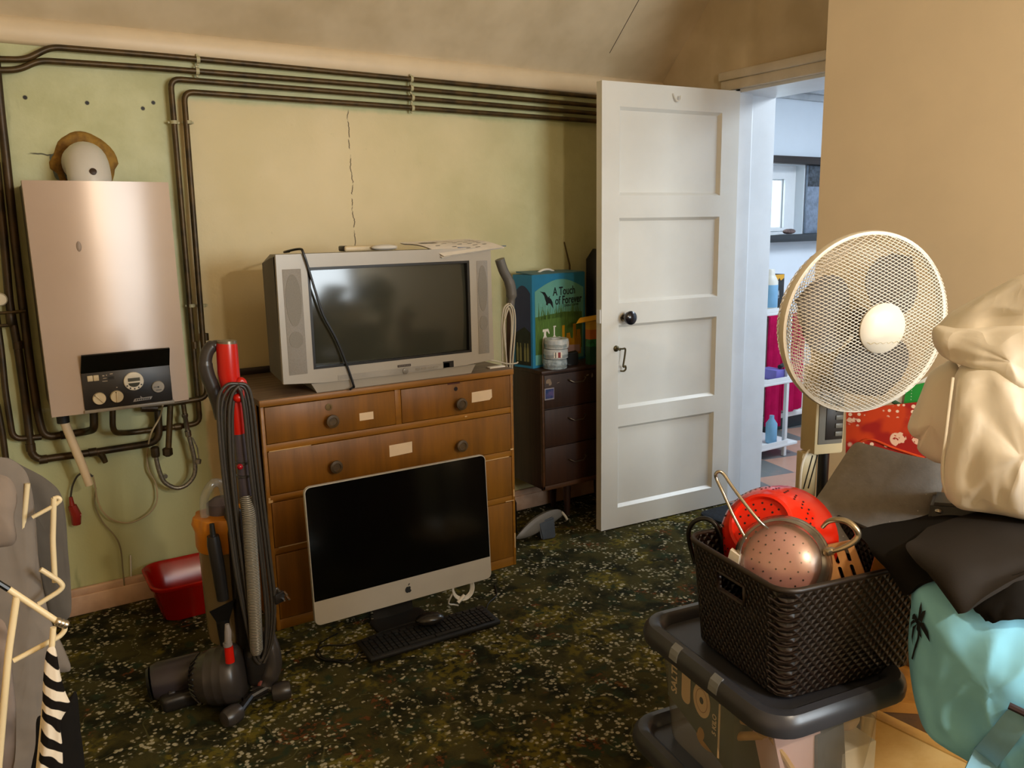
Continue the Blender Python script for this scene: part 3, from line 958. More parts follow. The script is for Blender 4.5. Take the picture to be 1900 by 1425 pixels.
# flue elbow and its sampling cap
mb = MB()
fl = [(0.340, 3.135, 1.54), (0.340, 3.135, 1.565)]
for k in range(1, 9):
    a = PI / 2 * k / 8
    fl.append((0.340, 3.135 + 0.075 * (1 - math.cos(a)), 1.565 + 0.075 * math.sin(a)))
fl.append((0.340, 3.299, 1.64))
mb.tube(fl, [0.066, 0.066] + [0.067] * 8 + [0.067], 28)
flue = mb.build('flue_elbow', 'white_plastic', boiler, 50)
mb = MB(); mb.lathe([(0.011, -0.012), (0.011, 0.006), (0.008, 0.008), (0.0005, 0.008)], (0.345, 3.0745, 1.598), (0, -0.92, 0.38), 12); mb.build('test_plug', mat('dark_brown_plug', '#3d2c22', 0.5), flue)
# foam round the flue
mb = MB()
rings = []
for k in range(40):
    a = 2 * PI * k / 40
    w = 0.032 + 0.012 * noise.noise((math.cos(a) * 2.2, math.sin(a) * 2.2, 0.3)) + (0.008 if math.sin(a) > 0 else -0.005)
    d = 0.015 + 0.008 * noise.noise((math.cos(a) * 4, math.sin(a) * 4, 5.3))
    c, s = math.cos(a), math.sin(a)
    ring = []
    for t in range(7):
        q = PI * t / 6
        rr = 0.066 + w * (0.5 - 0.5 * math.cos(q)) * 1.0
        ring.append((0.345 + c * rr, 3.3005 - d * math.sin(q), 1.622 + s * rr * 1.22))
    rings.append(ring)
rings.append(rings[0])
mb.rings(rings, False, False, False)
solo(mb, 'expanding_foam', 'foam', 'crusty brown foam ring on the wall around the white flue', 'foam', smooth=60)
mb = MB()
mb.puff([(0.2411, 3.2960, 1.6623), (0.2616, 3.2960, 1.6718), (0.2718, 3.2960, 1.6451), (0.2882, 3.2960, 1.6130), (0.2919, 3.2960, 1.5858), (0.2538, 3.2960, 1.5852), (0.2449, 3.2960, 1.6229)], (0, 1, 0), 0.004, 0.002, rings=4, sub=3, amp=0.002, freq=40)
solo(mb, 'putty_smear', mat('grey_blue_putty', '#6f7a72', 0.8, color2='#4f5a55', vscale=40), 'grey blue putty smear on the green wall left of the flue', 'putty', smooth=60)

PG = 'copper pipes along the top of the back wall'
def pipe(pts, r, label, group=None, rad=0.05, m='copper', clips=(), collars=()):
    path = bend_path(pts, rad)
    g = MB(); g.tube(path, r, 12)
    o = thing('copper_pipe', Vector(pts[-1]), label, 'pipe', group)
    g.build('pipe_run', m, o, 50)
    for c, ax in clips:
        g = MB()
        c = Vector(c); ax = Vector(ax).normalized()
        g.lathe([(r + 0.0015, -0.006), (r + 0.0028, -0.006), (r + 0.0028, 0.006), (r + 0.0015, 0.006)], c, ax, 14, cap0=False, cap1=False)
        side = ax.cross(Vector((0, 1, 0))).normalized() * (r + 0.006)
        g.box((c.x - 0.005, c.y, c.z - 0.005), (c.x + 0.005, 3.299, c.z + 0.005), 0.001)
        for sgn in (-1, 1):
            q = c + side * sgn
            g.box((q.x - 0.004, q.y + 0.004, q.z - 0.004), (q.x + 0.004, q.y + 0.012, q.z + 0.004), 0.0012)
        g.build('pipe_clip', mat('old_painted_clip', '#b9b28a', 0.5), o)
    for c, ax in collars:
        g = MB(); c = Vector(c); ax = Vector(ax).normalized()
        g.lathe([(r + 0.0002, -0.014), (r + 0.0022, -0.013), (r + 0.0022, 0.013), (r + 0.0002, 0.014)], c, ax, 14)
        g.build('solder_collar', m, o)
    return o
XR = (1, 0, 0)
ZR = (0, 0, 1)
pipe([(0.0854, 3.2620, 1.9593), (0.2021, 3.2620, 1.9661), (0.2807, 3.2620, 2.0138), (0.6284, 3.2620, 2.0166), (0.9907, 3.2620, 2.0153), (1.4559, 3.2620, 2.0123), (2.0436, 3.2620, 2.0082), (2.5993, 3.2620, 2.0041), (3.04, 3.262, 1.985)], 0.0105, 'uppermost dark copper pipe under the cornice, kinked at its left end', PG, 0.03,
     clips=[((0.7515, 3.2620, 2.0148), XR), ((1.6095, 3.2620, 2.0124), XR)])
pipe([(0.0813, 3.2620, 1.9243), (0.1783, 3.2620, 1.9322), (0.2411, 3.2620, 1.9678), (0.6244, 3.2620, 1.9737), (1.4538, 3.2620, 1.9744), (2.5993, 3.2620, 1.9630), (3.04, 3.262, 1.947)], 0.0105, 'second dark copper pipe from the ceiling, kinked at its left end', PG, 0.03,
     clips=[((0.7460, 3.2620, 1.9743), XR), ((1.6078, 3.2620, 1.9757), XR)])
pipe([(0.3365, 3.1900, 0.7882), (0.3270, 3.1900, 0.6941), (0.3900, 3.2620, 0.6697), (0.5743, 3.2620, 0.6680), (0.6420, 3.2620, 0.6698), (0.6503, 3.2620, 1.9409), (1.4519, 3.2620, 1.9375), (2.5993, 3.2620, 1.9267), (3.04, 3.262, 1.912)], 0.0105, 'third copper pipe from the ceiling, turning down outermost between boiler and cream wall', PG, 0.035,
     clips=[((1.6110, 3.2620, 1.9380), XR), ((0.6494, 3.2620, 1.7903), ZR), ((0.6503, 3.2620, 1.1254), ZR)], collars=[((0.6488, 3.2620, 0.9753), ZR), ((0.5606, 3.2620, 0.6680), XR)])
pipe([(0.4360, 3.2360, 0.7645), (0.5376, 3.2360, 0.7653), (0.6730, 3.2360, 0.7706), (0.6926, 3.2620, 1.8995), (1.4497, 3.2620, 1.8980), (2.5994, 3.2620, 1.8915), (3.04, 3.262, 1.878)], 0.0105, 'lowest of the four high copper pipes, turning down along the cream wall edge', PG, 0.035,
     clips=[((1.6091, 3.2620, 1.8955), XR), ((0.6980, 3.2620, 1.7927), ZR), ((0.6912, 3.2620, 1.1226), ZR)], collars=[((0.6908, 3.2620, 1.0027), ZR)])
pipe([(0.1191, 3.2620, 1.9936), (0.1127, 3.2620, 1.7859), (0.1116, 3.2620, 1.6714), (0.1056, 3.2620, 1.3924), (0.1036, 3.2620, 1.2097), (0.1024, 3.2620, 0.9583), (0.1068, 3.2620, 0.7639), (0.1157, 3.2620, 0.6942), (0.2490, 3.2620, 0.6954), (0.2665, 3.1500, 0.7252), (0.2710, 3.1500, 0.7847)], 0.0135, 'thick dark pipe running down beside the boiler and up into its left underside', None, 0.05, 'copper_old', collars=[((0.1799, 3.2620, 0.6950), XR)])
pipe([(0.0803, 3.2620, 1.6378), (0.0746, 3.2620, 1.3931), (0.0651, 3.2620, 1.1627), (0.0731, 3.2620, 1.0121), (0.0738, 3.2620, 0.8341), (0.0705, 3.2620, 0.6170), (0.2547, 3.2620, 0.6156), (0.3848, 3.2620, 0.6167), (0.4864, 3.2360, 0.6247), (0.4920, 3.2360, 0.7445)], 0.0135, 'thick dark pipe dropping lowest at the left, ending with a drain tap below the boiler', None, 0.045, 'copper_old',
     collars=[((0.1037, 3.2620, 0.6162), XR), ((0.2619, 3.2620, 0.6164), XR), ((0.0734, 3.2620, 1.0289), ZR), ((0.0711, 3.2620, 0.6660), ZR)])
g = [o for o in bpy.data.objects if o.get('label', '').startswith('thick dark pipe dropping')][0]
mb = MB(); mb.tube([(0.2855, 3.2550, 0.6120), (0.2940, 3.2550, 0.5901), (0.2994, 3.2550, 0.5728)], [0.013, 0.011, 0.009], 10); mb.build('drain_tap', 'copper', g)
pipe([(0.0235, 3.2620, 1.1800), (0.0233, 3.2620, 1.0058), (0.0190, 3.2620, 0.8734), (0.0217, 3.2620, 0.7031), (0.1077, 3.2620, 0.6974)], 0.0105, 'thinner dark pipe at the far left elbowing towards the thick ones', None, 0.03, 'copper_old')
pipe([(-0.0111, 3.2620, 0.8320), (-0.0065, 3.2620, 0.7363), (-0.0070, 3.2620, 0.6498), (-0.0084, 3.2620, 0.5820)], 0.0105, 'short dark pipe at the far left disappearing behind the sweatshirt', None, 0.03, 'copper_old')
pipe([(0.5310, 3.2000, 0.7662), (0.5183, 3.2000, 0.6689), (0.5066, 3.2000, 0.5832)], 0.011, 'short capped copper drop with a nut end under the boiler', None, 0.02)
g = bpy.data.objects[[o.name for o in bpy.data.objects if o.get('label', '').startswith('short capped')][0]]
mb = MB(); mb.lathe([(0.012, 0.016), (0.018, 0.012), (0.018, -0.012), (0.010, -0.018)], (0.5055, 3.2000, 0.5918), (0, 0, 1), 6); mb.build('end_nut', 'copper_old', g)
pipe([(0.4364, 3.2400, 0.7617), (0.4620, 3.2400, 0.7582), (0.4917, 3.2400, 0.7542)], 0.015, 'stubby dark pipe close under the boiler underside', None, 0.02, 'copper_old')
# isolating valve on the left pipes
valve = thing('pipe_valve', ((0.0583, 3.2620, 1.1044)), 'small brass cross valve joining the pipes at the far left', 'valve')
mb = MB(); mb.tube([(0.0282, 3.2500, 1.1424), (0.0654, 3.2500, 1.1416), (0.1100, 3.2500, 1.1439)], 0.006, 8); mb.tube([(0.0231, 3.2450, 1.0996), (0.0636, 3.2450, 1.1000)], 0.006, 8); mb.build('branch', 'copper', valve)
mb = MB(); mb.lathe([(0.012, -0.02), (0.015, -0.012), (0.015, 0.012), (0.012, 0.02)], ((0.0628, 3.2450, 1.1202)), (0, 0, 1), 10); mb.build('valve_body', 'copper_old', valve)
# white discs of the old valve heads at the frame edge
mb = MB(); mb.lathe([(0.022, 0), (0.022, 0.02), (0.018, 0.026), (0.0005, 0.027)], ((0.0396, 3.2400, 1.1894)), (0, -1, 0), 18); mb.build('valve_cap', 'cream_plastic', valve)

# filling loop with braided hose
loop = thing('filling_loop', ((0.5413, 3.2200, 0.4361)), 'braided steel filling loop hanging in a U below the boiler', 'hose')
mb = MB(); mb.tube(smooth_path([(0.5887, 3.2200, 0.6372), (0.5962, 3.2200, 0.5892), (0.6019, 3.2200, 0.5197), (0.5920, 3.2200, 0.4740), (0.5596, 3.2200, 0.4434), (0.5223, 3.2200, 0.4419), (0.4866, 3.2200, 0.4722), (0.4721, 3.2200, 0.5215), (0.4660, 3.2200, 0.5771)]), 0.0085, 10); mb.build('hose', 'braid', loop, 60)
mb = MB(); mb.lathe([(0.009, 0), (0.012, 0.004), (0.012, 0.022), (0.009, 0.026), (0.009, 0.075), (0.012, 0.08), (0.012, 0.09)], (0.5883, 3.2200, 0.6330), (-0.08, -0.02, 1), 12); mb.build('valve', 'steel', loop)
mb = MB(); mb.tube([(0.5838, 3.2400, 0.7563), (0.5859, 3.2400, 0.7140)], 0.009, 10); mb.build('branch', 'copper', loop)
mb = MB(); mb.lathe([(0.014, -0.02), (0.016, -0.01), (0.016, 0.015), (0.010, 0.02)], ((0.4664, 3.2250, 0.5927)), (0, 0, 1), 10); mb.build('lower_valve', 'copper_old', loop)
mb = MB(); mb.tube([(0.6005, 3.2150, 0.6279), (0.6147, 3.2150, 0.5873), (0.6169, 3.2150, 0.5441)], 0.0025, 6); mb.lathe([(0.004, -0.008), (0.012, -0.006), (0.012, 0.010), (0.006, 0.013)], ((0.6117, 3.2150, 0.5299)), (0.2, 0, 1), 12); mb.build('hanging_cap', 'braid', loop)
mb = MB(); mb.lathe([(0.008, -0.01), (0.009, 0.01)], ((0.4967, 3.2600, 0.4837)), (0, -1, 0), 10); mb.build('wall_plug', 'steel', loop)

cond = thing('drain_pipe', ((0.2374, 3.2000, 0.5102)), 'cream plastic drain pipe slanting down from the boiler underside', 'pipe')
mb = MB(); mb.tube([(0.1788, 3.1600, 0.7594), (0.1956, 3.1600, 0.6836), (0.2156, 3.1600, 0.6020), (0.2313, 3.1600, 0.5239)], [0.0145, 0.0145, 0.0145, 0.013], 14); mb.build('pipe_run', mat('yellowed_plastic_pipe', '#e4cdaa', 0.4, var=0.05), cond)
mb = MB(); mb.lathe([(0.020, -0.012), (0.020, 0.018)], ((0.1749, 3.1550, 0.7724)), (0, 0, 1), 14); mb.build('connector', 'black_matt', cond)

wire = thing('thin_cable', ((0.3325, 3.2700, 0.2630)), 'thin cream cable looping across the wall under the boiler', 'cable')
mb = MB(); mb.tube(smooth_path([(0.4892, 3.1000, 0.7892), (0.4896, 3.2000, 0.7247), (0.4544, 3.2000, 0.6684), (0.4440, 3.2700, 0.5779), (0.4436, 3.2700, 0.5143), (0.4616, 3.2700, 0.4619), (0.4646, 3.2700, 0.4118), (0.4530, 3.2700, 0.3708), (0.4192, 3.2700, 0.3389), (0.3570, 3.2700, 0.3221), (0.3001, 3.2700, 0.3472), (0.2714, 3.2700, 0.3871), (0.2585, 3.2700, 0.4379), (0.2575, 3.2700, 0.4797), (0.2536, 3.2700, 0.5280)]), 0.0032, 8); mb.build('loop', mat('cream_flex', '#b5a27c', 0.5), wire)
mb = MB(); mb.tube(smooth_path([(0.2600, 3.2800, 0.4766), (0.2502, 3.2800, 0.4159), (0.2680, 3.2800, 0.3427), (0.3052, 3.2800, 0.2747), (0.3183, 3.2800, 0.2198), (0.3172, 3.2800, 0.1330), (0.3166, 3.2800, 0.0517)]), 0.0028, 8); mb.build('tail', mat('dusty_flex', '#8f8462', 0.6), wire)
redv = thing('red_connector', ((0.1789, 3.2700, 0.3568)), 'red plastic connector hanging on a dark wire beside the sweatshirt', 'connector')
mb = MB(); mb.tube(smooth_path([(0.2527, 3.2650, 0.5253), (0.2334, 3.2650, 0.5432), (0.2065, 3.2650, 0.5379), (0.1856, 3.2650, 0.5051), (0.1741, 3.2650, 0.4624)]), 0.0035, 8); mb.build('lead', 'cable_dark', redv)
mb = MB(); mb.tube([(0.1739, 3.2620, 0.4632), (0.1756, 3.2620, 0.4301)], [0.006, 0.009], 10); mb.tube([(0.1756, 3.2620, 0.4301), (0.1839, 3.2620, 0.3933), (0.1817, 3.2620, 0.3565)], [0.014, 0.018, 0.015], 8); mb.tube([(0.1687, 3.2580, 0.4018), (0.1989, 3.2580, 0.3893)], 0.008, 8); mb.build('plug_body', 'dark_red', redv)
mb = MB(); mb.tube([(0.3503, 3.2900, 0.1870), (0.3459, 3.2900, 0.1221), (0.3411, 3.2900, 0.0346)], 0.003, 8); solo(mb, 'thin_conduit', 'white_plastic', 'thin white tube rising from the skirting beside the red bowl', 'tube')

# red washing-up bowl on the floor under the boiler
bowl = thing('washing_up_bowl', (0.57, 3.12, 0.0), 'red plastic washing-up bowl on the carpet under the boiler', 'bowl')
def rrect3(cx, cy, hx, hy, r, z, n=6):
    return [(cx + p[0], cy + p[1], z) for p in round_rect(-hx, -hy, hx, hy, r, n)]
mb = MB()
bc = (0.549, 3.122)
prof = [(0.128, 0.105, 0.05, 0.0), (0.136, 0.112, 0.05, 0.006), (0.162, 0.135, 0.06, 0.125), (0.174, 0.147, 0.066, 0.133), (0.176, 0.149, 0.066, 0.145), (0.170, 0.143, 0.064, 0.148), (0.158, 0.130, 0.06, 0.138), (0.133, 0.110, 0.05, 0.010)]
mb.rings([rrect3(bc[0], bc[1], a, b, r, z) for a, b, r, z in prof])
mb.build('basin', 'basin_red', bowl, 50)

# ================================================================== chest of drawers and what stands on and before it
CX0, CX1, CY, CH = 0.733, 1.746, 2.7245, 0.838
chest = thing('chest_of_drawers', ((CX0 + CX1) / 2, 3.0, 0), 'orange-brown wooden chest of drawers carrying the silver television', 'chest of drawers')
mb = MB()
mb.box((CX0, CY + 0.016, 0), (CX0 + 0.022, 3.27, CH - 0.022), 0.002)
mb.box((CX1 - 0.022, CY + 0.016, 0), (CX1, 3.27, CH - 0.022), 0.002)
mb.box((CX0 + 0.022, 3.25, 0.02), (CX1 - 0.022, 3.265, CH - 0.022))
mb.box((CX0 + 0.022, CY + 0.05, 0.03), (CX1 - 0.022, 3.25, 0.06))
mb.build('carcass', 'chest_wood', chest)
mb = MB()
for z0, z1 in ((0.0, 0.038), (0.282, 0.306), (0.474, 0.498), (0.656, 0.680), (0.812, CH - 0.022)):
    mb.box((CX0 + 0.002, CY + 0.006, z0), (CX1 - 0.002, CY + 0.05, z1), 0.0015)
mb.box((1.228, CY + 0.006, 0.68), (1.252, CY + 0.05, 0.812), 0.001)
mb.box((CX0, CY + 0.004, 0), (CX0 + 0.012, CY + 0.05, CH - 0.022), 0.001)
mb.box((CX1 - 0.012, CY + 0.004, 0), (CX1, CY + 0.05, CH - 0.022), 0.001)
mb.build('front_rail', 'chest_rail', chest)
mb = MB(); mb.box((CX0 - 0.003, CY + 0.001, CH - 0.024), (CX1 + 0.002, 3.275, CH), 0.004); mb.mi = 0
mb.build('top_board', 'chest_top', chest)
mb = MB(); mb.box((CX0 - 0.003, CY - 0.002, CH - 0.025), (CX1 + 0.002, CY + 0.008, CH - 0.002), 0.003); mb.build('front_edge', 'chest_rail', chest)
mb = MB(); mb.box((CX0, 3.262, CH), (CX1, 3.278, CH + 0.026), 0.003); mb.build('back_strip', 'dark_wood', chest)
KN = [(0.975, 0.735, 0), (1.494, 0.728, 1), (0.978, 0.568, 2), (1.491, 0.562, 2), (0.978, 0.38, 3), (1.491, 0.38, 3), (0.98, 0.16, 4), (1.491, 0.16, 4)]
drawers = [(CX0 + 0.014, 0.682, 1.227, 0.810), (1.253, 0.682, CX1 - 0.014, 0.810), (CX0 + 0.014, 0.500, CX1 - 0.014, 0.654), (CX0 + 0.014, 0.308, CX1 - 0.014, 0.472), (CX0 + 0.014, 0.040, CX1 - 0.014, 0.280)]
chips = mat('bare_wood_chip', '#d8b583', 0.8)
for i, (x0, z0, x1, z1) in enumerate(drawers):
    g = MB(); g.box((x0, CY + 0.004, z0), (x1, CY + 0.024, z1), 0.0025)
    d = g.build('drawer', 'chest_wood', chest)
    for kx, kz, ki in KN:
        if ki == i:
            g = MB(); g.lathe([(0.010, 0), (0.010, 0.010), (0.021, 0.016), (0.024, 0.024), (0.023, 0.030), (0.015, 0.032), (0.013, 0.029), (0.0005, 0.029)], (kx, CY + 0.004, kz), (0, -1, 0), 22)
            g.build('knob', 'knob_wood', d)
    if i == 0:
        g = MB(); g.lathe([(0.0125, 0), (0.0125, 0.003), (0.007, 0.0035), (0.007, 0.001), (0.0005, 0.001)], (0.972, CY + 0.004, 0.783), (0, -1, 0), 16); g.build('lock', mat('dull_brass', '#77613a', 0.5, 0.5), d)
        g = MB(); g.box((1.085, CY + 0.0032, 0.716), (1.139, CY + 0.0042, 0.744)); lab(g.build('paper_label', 'paper_cream', d, 0), 'small blank cream label')
    if i == 1:
        g = MB(); g.lathe([(0.010, 0), (0.0005, 0.0012)], (1.484, CY + 0.0042, 0.785), (0, -1, 0), 16); g.build('lock_hole', mat('dark_lock_hole', '#1c0f0c', 0.8), d)
        g = MB(); g.box((1.449, CY + 0.003, 0.805), (1.502, CY + 0.006, 0.811)); g.build('worn_slot', mat('dark_red_scuff', '#4a1b12', 0.7), d, 0)
        g = MB(); g.prism([(1.553, 0.7215), (1.634, 0.7225), (1.646, 0.732), (1.645, 0.764), (1.554, 0.762)], (0, CY + 0.0042, 0), X3, Z3, 0.001); lab(g.build('paper_label', 'paper_cream', d, 0), 'large blank cream label')
    if i == 2:
        g = MB(); g.prism([(1.195, 0.562), (1.288, 0.565), (1.289, 0.607), (1.195, 0.606)], (0, CY + 0.0042, 0), X3, Z3, 0.001); g.build('paper_label', 'paper_cream', d, 0)
g = MB()
for x0, z0, x1, z1 in ((0.737, 0.474, 0.752, 0.483), (0.738, 0.484, 0.744, 0.493), (1.728, 0.500, 1.742, 0.506), (1.740, 0.075, 1.744, 0.14), (1.739, 0.30, 1.743, 0.33), (0.76, 0.305, 0.90, 0.3075), (1.60, 0.473, 1.72, 0.4755), (0.752, 0.6545, 0.90, 0.6568), (1.70, 0.283, 1.741, 0.2855), (1.52, 0.668, 1.53, 0.672)):
    g.box((x0, CY + 0.0035, z0), (x1, CY + 0.008, z1))
g.build('chipped_veneer', chips, chest, 0)
mb = MB(); mb.box((1.742, CY + 0.06, 0.60), (1.770, CY + 0.10, 0.655), 0.008); mb.build('side_socket', 'white_plastic', chest)

# ---- television
tv = thing('television', (1.235, 2.93, CH), 'bulky silver cathode-ray television on the wooden chest of drawers', 'television')
TX0, TX1, TZ0, TZ1, TY = 0.816, 1.654, 0.880, 1.319, 2.720
mb = MB()
out = [(TX0, TZ0 + 0.004), (0.95, TZ0 - 0.006), (1.235, TZ0 - 0.010), (1.52, TZ0 - 0.006), (TX1, TZ0 + 0.004), (TX1 - 0.004, TZ1), (TX0 + 0.004, TZ1)]
mb.prism(out, (0, TY + 0.016, 0), X3, Z3, 0.016, holes=[[(0.924, 0.923), (1.555, 0.923), (1.555, 1.273), (0.924, 1.273)]])
bez = mb.build('bezel', 'tv_silver', tv, 0)
mb = MB()
mb.prism([(0.922, 0.921), (1.557, 0.921), (1.557, 1.275), (0.922, 1.275)], (0, TY + 0.030, 0), X3, Z3, 0.028, holes=[[(0.934, 0.931), (1.546, 0.931), (1.546, 1.264), (0.934, 1.264)]])
mb.build('screen_surround', 'black', tv, 0)
mb = MB()
nx, nz = 20, 14
grid = []
for i in range(nz + 1):
    row = []
    for j in range(nx + 1):
        a, b = j / nx * 2 - 1, i / nz * 2 - 1
        row.append((1.24 + a * 0.318, TY + 0.012 + 0.016 * (a * a * 0.7 + b * b * 0.5), 1.0985 + b * 0.176))
    grid.append(row)
mb.sheet(grid, -0.004)
mb.build('screen', 'tv_glass', tv, 60)
mb = MB()
def trect(x0, x1, z0, z1, y, c=0.02):
    return [(x0 + c, y, z0), (x1 - c, y, z0), (x1, y, z0 + c), (x1, y, z1 - c), (x1 - c, y, z1), (x0 + c, y, z1), (x0, y, z1 - c), (x0, y, z0 + c)]
mb.rings([trect(TX0 + 0.001, TX1 - 0.001, TZ0 + 0.004, TZ1 - 0.001, TY + 0.0165, 0.008), trect(TX0 + 0.001, TX1 - 0.001, TZ0 + 0.002, TZ1 - 0.001, TY + 0.06, 0.012), trect(TX0 + 0.002, TX1 - 0.002, TZ0 - 0.002, TZ1 - 0.002, TY + 0.155, 0.03), trect(TX0 + 0.05, TX1 - 0.05, TZ0 - 0.01, TZ1 - 0.03, TY + 0.24, 0.04), trect(TX0 + 0.17, TX1 - 0.17, TZ0 - 0.02, TZ1 - 0.10, TY + 0.40, 0.04), trect(TX0 + 0.24, TX1 - 0.24, TZ0 - 0.02, TZ1 - 0.14, TY + 0.50, 0.04)], True, False, True)
mb.build('back_shell', 'tv_dark', tv)
mb = MB()
mb.hexa([(0.935, TY + 0.012, CH + 0.0005), (1.556, TY + 0.012, CH + 0.0005), (1.52, TY + 0.42, CH + 0.0005), (0.97, TY + 0.42, CH + 0.0005), (0.915, TY + 0.008, 0.873), (1.575, TY + 0.008, 0.873), (1.52, TY + 0.42, 0.873), (0.97, TY + 0.42, 0.873)])
mb.build('base', 'tv_silver', tv, 0)
for x0, x1 in ((0.838, 0.902), (1.586, 1.634)):
    g = MB(); g.box((x0, TY - 0.0015, 0.912), (x1, TY + 0.004, 1.270), 0.001); sp = g.build('speaker_grille', 'tv_speaker', tv)
    g = MB()
    xc = (x0 + x1) / 2
    g.prism(circle(xc, 1.165, 0.027 * (x1 - x0) / 0.064, 24, 0.088), (0, TY - 0.0014, 0), X3, Z3, 0.0014)
    g.prism(circle(xc, 1.032, 0.024 * (x1 - x0) / 0.064, 24, 0.028), (0, TY - 0.0014, 0), X3, Z3, 0.0014)
    g.build('speaker_cone_mesh', mat('darker_speaker_mesh', '#878279', 0.65, var=0.08, vscale=400), sp, 0)
mb = MB(); mb.prism([(1.010, 0.8765), (1.235, 0.8725), (1.455, 0.8755), (1.455, 0.893), (1.01, 0.893)], (0, TY + 0.0005, 0), X3, Z3, 0.002); mb.build('control_strip', mat('darker_tv_silver', '#a39e96', 0.38, 0.1), tv, 0)
mb = MB(); mb.box((1.240, TY - 0.002, 0.8965), (1.293, TY + 0.001, 0.905)); bd = mb.build('brand_badge', mat('dark_badge', '#3a2f2c', 0.4), tv, 0)
mb = MB()
for k in range(7):
    x = 1.2435 + k * 0.0068
    mb.box((x, TY - 0.0026, 0.899), (x + 0.0042, TY - 0.0015, 0.9025))
mb.build('badge_marks', mat('badge_silver', '#8d847c', 0.4, 0.3), bd, 0)
mb = MB(); mb.lathe([(0.0115, 0), (0.0115, 0.004), (0.010, 0.005), (0.0005, 0.005)], (1.270, TY, 0.8805), (0, -1, 0), 20); mb.build('power_button', mat('button_grey', '#8f8a82', 0.35, 0.1), tv)
for x in (1.322, 1.346, 1.372, 1.396):
    g = MB(); g.prism(circle(x, 0.8815, 0.0105, 16, 0.0052), (0, TY, 0), X3, Z3, 0.003); g.build('button', mat('button_silver', '#99948b', 0.35, 0.1), tv, 0)
mb = MB(); mb.box((1.428, TY - 0.0015, 0.874), (1.473, TY + 0.002, 0.898)); mb.build('infrared_window', 'black', tv, 0)
mb = MB(); mb.tube(smooth_path([(0.95, 2.98, 1.322), (0.895, 2.86, 1.324), (0.9080, 2.7350, 1.3352), (0.9123, 2.7120, 1.3211), (0.9257, 2.7120, 1.2722), (0.9449, 2.7120, 1.1933), (0.9680, 2.7120, 1.1089), (1.0108, 2.7120, 1.0173), (1.0446, 2.7120, 0.9184), (1.0629, 2.7120, 0.8523), (1.062, 2.716, 0.845), (1.045, 2.70, 0.842)]), 0.0042, 8)
solo(mb, 'aerial_cable', 'black', 'thin black cable hanging across the front of the silver television', 'cable')
TT = TZ1 + 0.001
mb = MB(); mb.box((-0.105, -0.025, 0), (0.105, 0.03, 0.019), 0.006, 3, X=Matrix.Translation((1.19, 2.81, TT)) @ Matrix.Rotation(0.05, 4, 'Z'))
rc = thing('remote_control', (1.19, 2.81, TT), 'pale remote handset lying on top of the television', 'remote control')
mb.build('handset', mat('pale_handset', '#d6c39d', 0.4), rc)
mb = MB(); mb.box((-0.108, -0.02, 0.001), (-0.09, 0.028, 0.02), 0.005, 3, X=Matrix.Translation((1.19, 2.81, TT)) @ Matrix.Rotation(0.05, 4, 'Z')); mb.build('end_cap', 'cable_dark', rc)
mb = MB(); mb.ball((1.232, 2.772, TT + 0.011), 0.05, 20, 10, (1, 0.5, 0.22))
solo(mb, 'computer_mouse', 'white_plastic', 'small white rounded device lying before the pale remote on the television', 'mouse', smooth=60)
# newspaper pages drooping over the front edge of the set
paper = thing('newspaper', (1.51, 2.8, TT), 'white printed papers drooping over the top right of the television', 'paper')
def sheet_grid(p00, p10, p11, p01, nu, nv, bend):
    p00, p10, p11, p01 = map(Vector, (p00, p10, p11, p01))
    g = []
    for i in range(nv + 1):
        v = i / nv
        row = []
        for j in range(nu + 1):
            u = j / nu
            p = (p00 * (1 - u) + p10 * u) * (1 - v) + (p01 * (1 - u) + p11 * u) * v
            row.append(p + Vector(bend(u, v)))
        g.append(row)
    return g
PA, PB, PC, PD = Vector((1.437, 2.700, 1.292)), Vector((1.70, 2.70, 1.318)), Vector((1.66, 2.90, 1.349)), Vector((1.345, 2.88, 1.343))
for k in range(3):
    o = Vector((0.004 * k, 0.006 * k, -0.0022 * k))
    g = MB(); g.sheet(sheet_grid(PA + o, PB + o, PC + o, PD + o, 14, 10, lambda u, v: (0, 0, 0.014 * math.sin(PI * min(1, v * 1.1)) * (1 - u * 0.6) + 0.002)), 0.0008)
    pg = g.build('page', 'paper', paper, 60)
    if k == 0:
        g = MB()
        for r in range(6):
            for w in range(5):
                if random.random() < 0.25:
                    continue
                u0, v0 = 0.14 + 0.16 * w + random.random() * 0.03, 0.15 + 0.12 * r
                def PP(u, v):
                    p = (PA * (1 - u) + PB * u) * (1 - v) + (PD * (1 - u) + PC * u) * v
                    return p + Vector((0, 0, 0.014 * math.sin(PI * min(1, v * 1.1)) * (1 - u * 0.6) + 0.0032))
                q = [PP(u0, v0), PP(u0 + 0.10 * random.uniform(0.5, 1), v0), PP(u0 + 0.08, v0 + 0.022), PP(u0, v0 + 0.022)]
                g.f([g.v(p) for p in q])
        q = [PP(0.10, 0.66), PP(0.30, 0.60), PP(0.31, 0.70), PP(0.11, 0.76)]
        g.f([g.v(p) for p in q])
        g.build('print', mat('newsprint_ink', '#6a6156', 0.8), pg, 0, recalc=False)
mb = MB(); mb.sheet(sheet_grid((1.433, 2.705, 1.286), (1.47, 2.704, 1.292), (1.50, 2.78, 1.320), (1.42, 2.78, 1.320), 6, 6, lambda u, v: (0, 0, 0.002)), 0.0006); lab(mb.build('folded_corner', 'paper', paper, 60), 'loose drooping corner')
mb = MB(); mb.box((1.52, 2.74, 1.3205), (1.735, 2.90, 1.3235), 0.001)
solo(mb, 'blue_folder', mat('blue_card_folder', '#3d5a80', 0.5), 'blue folder edge under the papers on the television', 'folder')
mb = MB(); mb.box((1.662, 2.765, CH + 0.0008), (1.735, 2.792, CH + 0.006), 0.001)
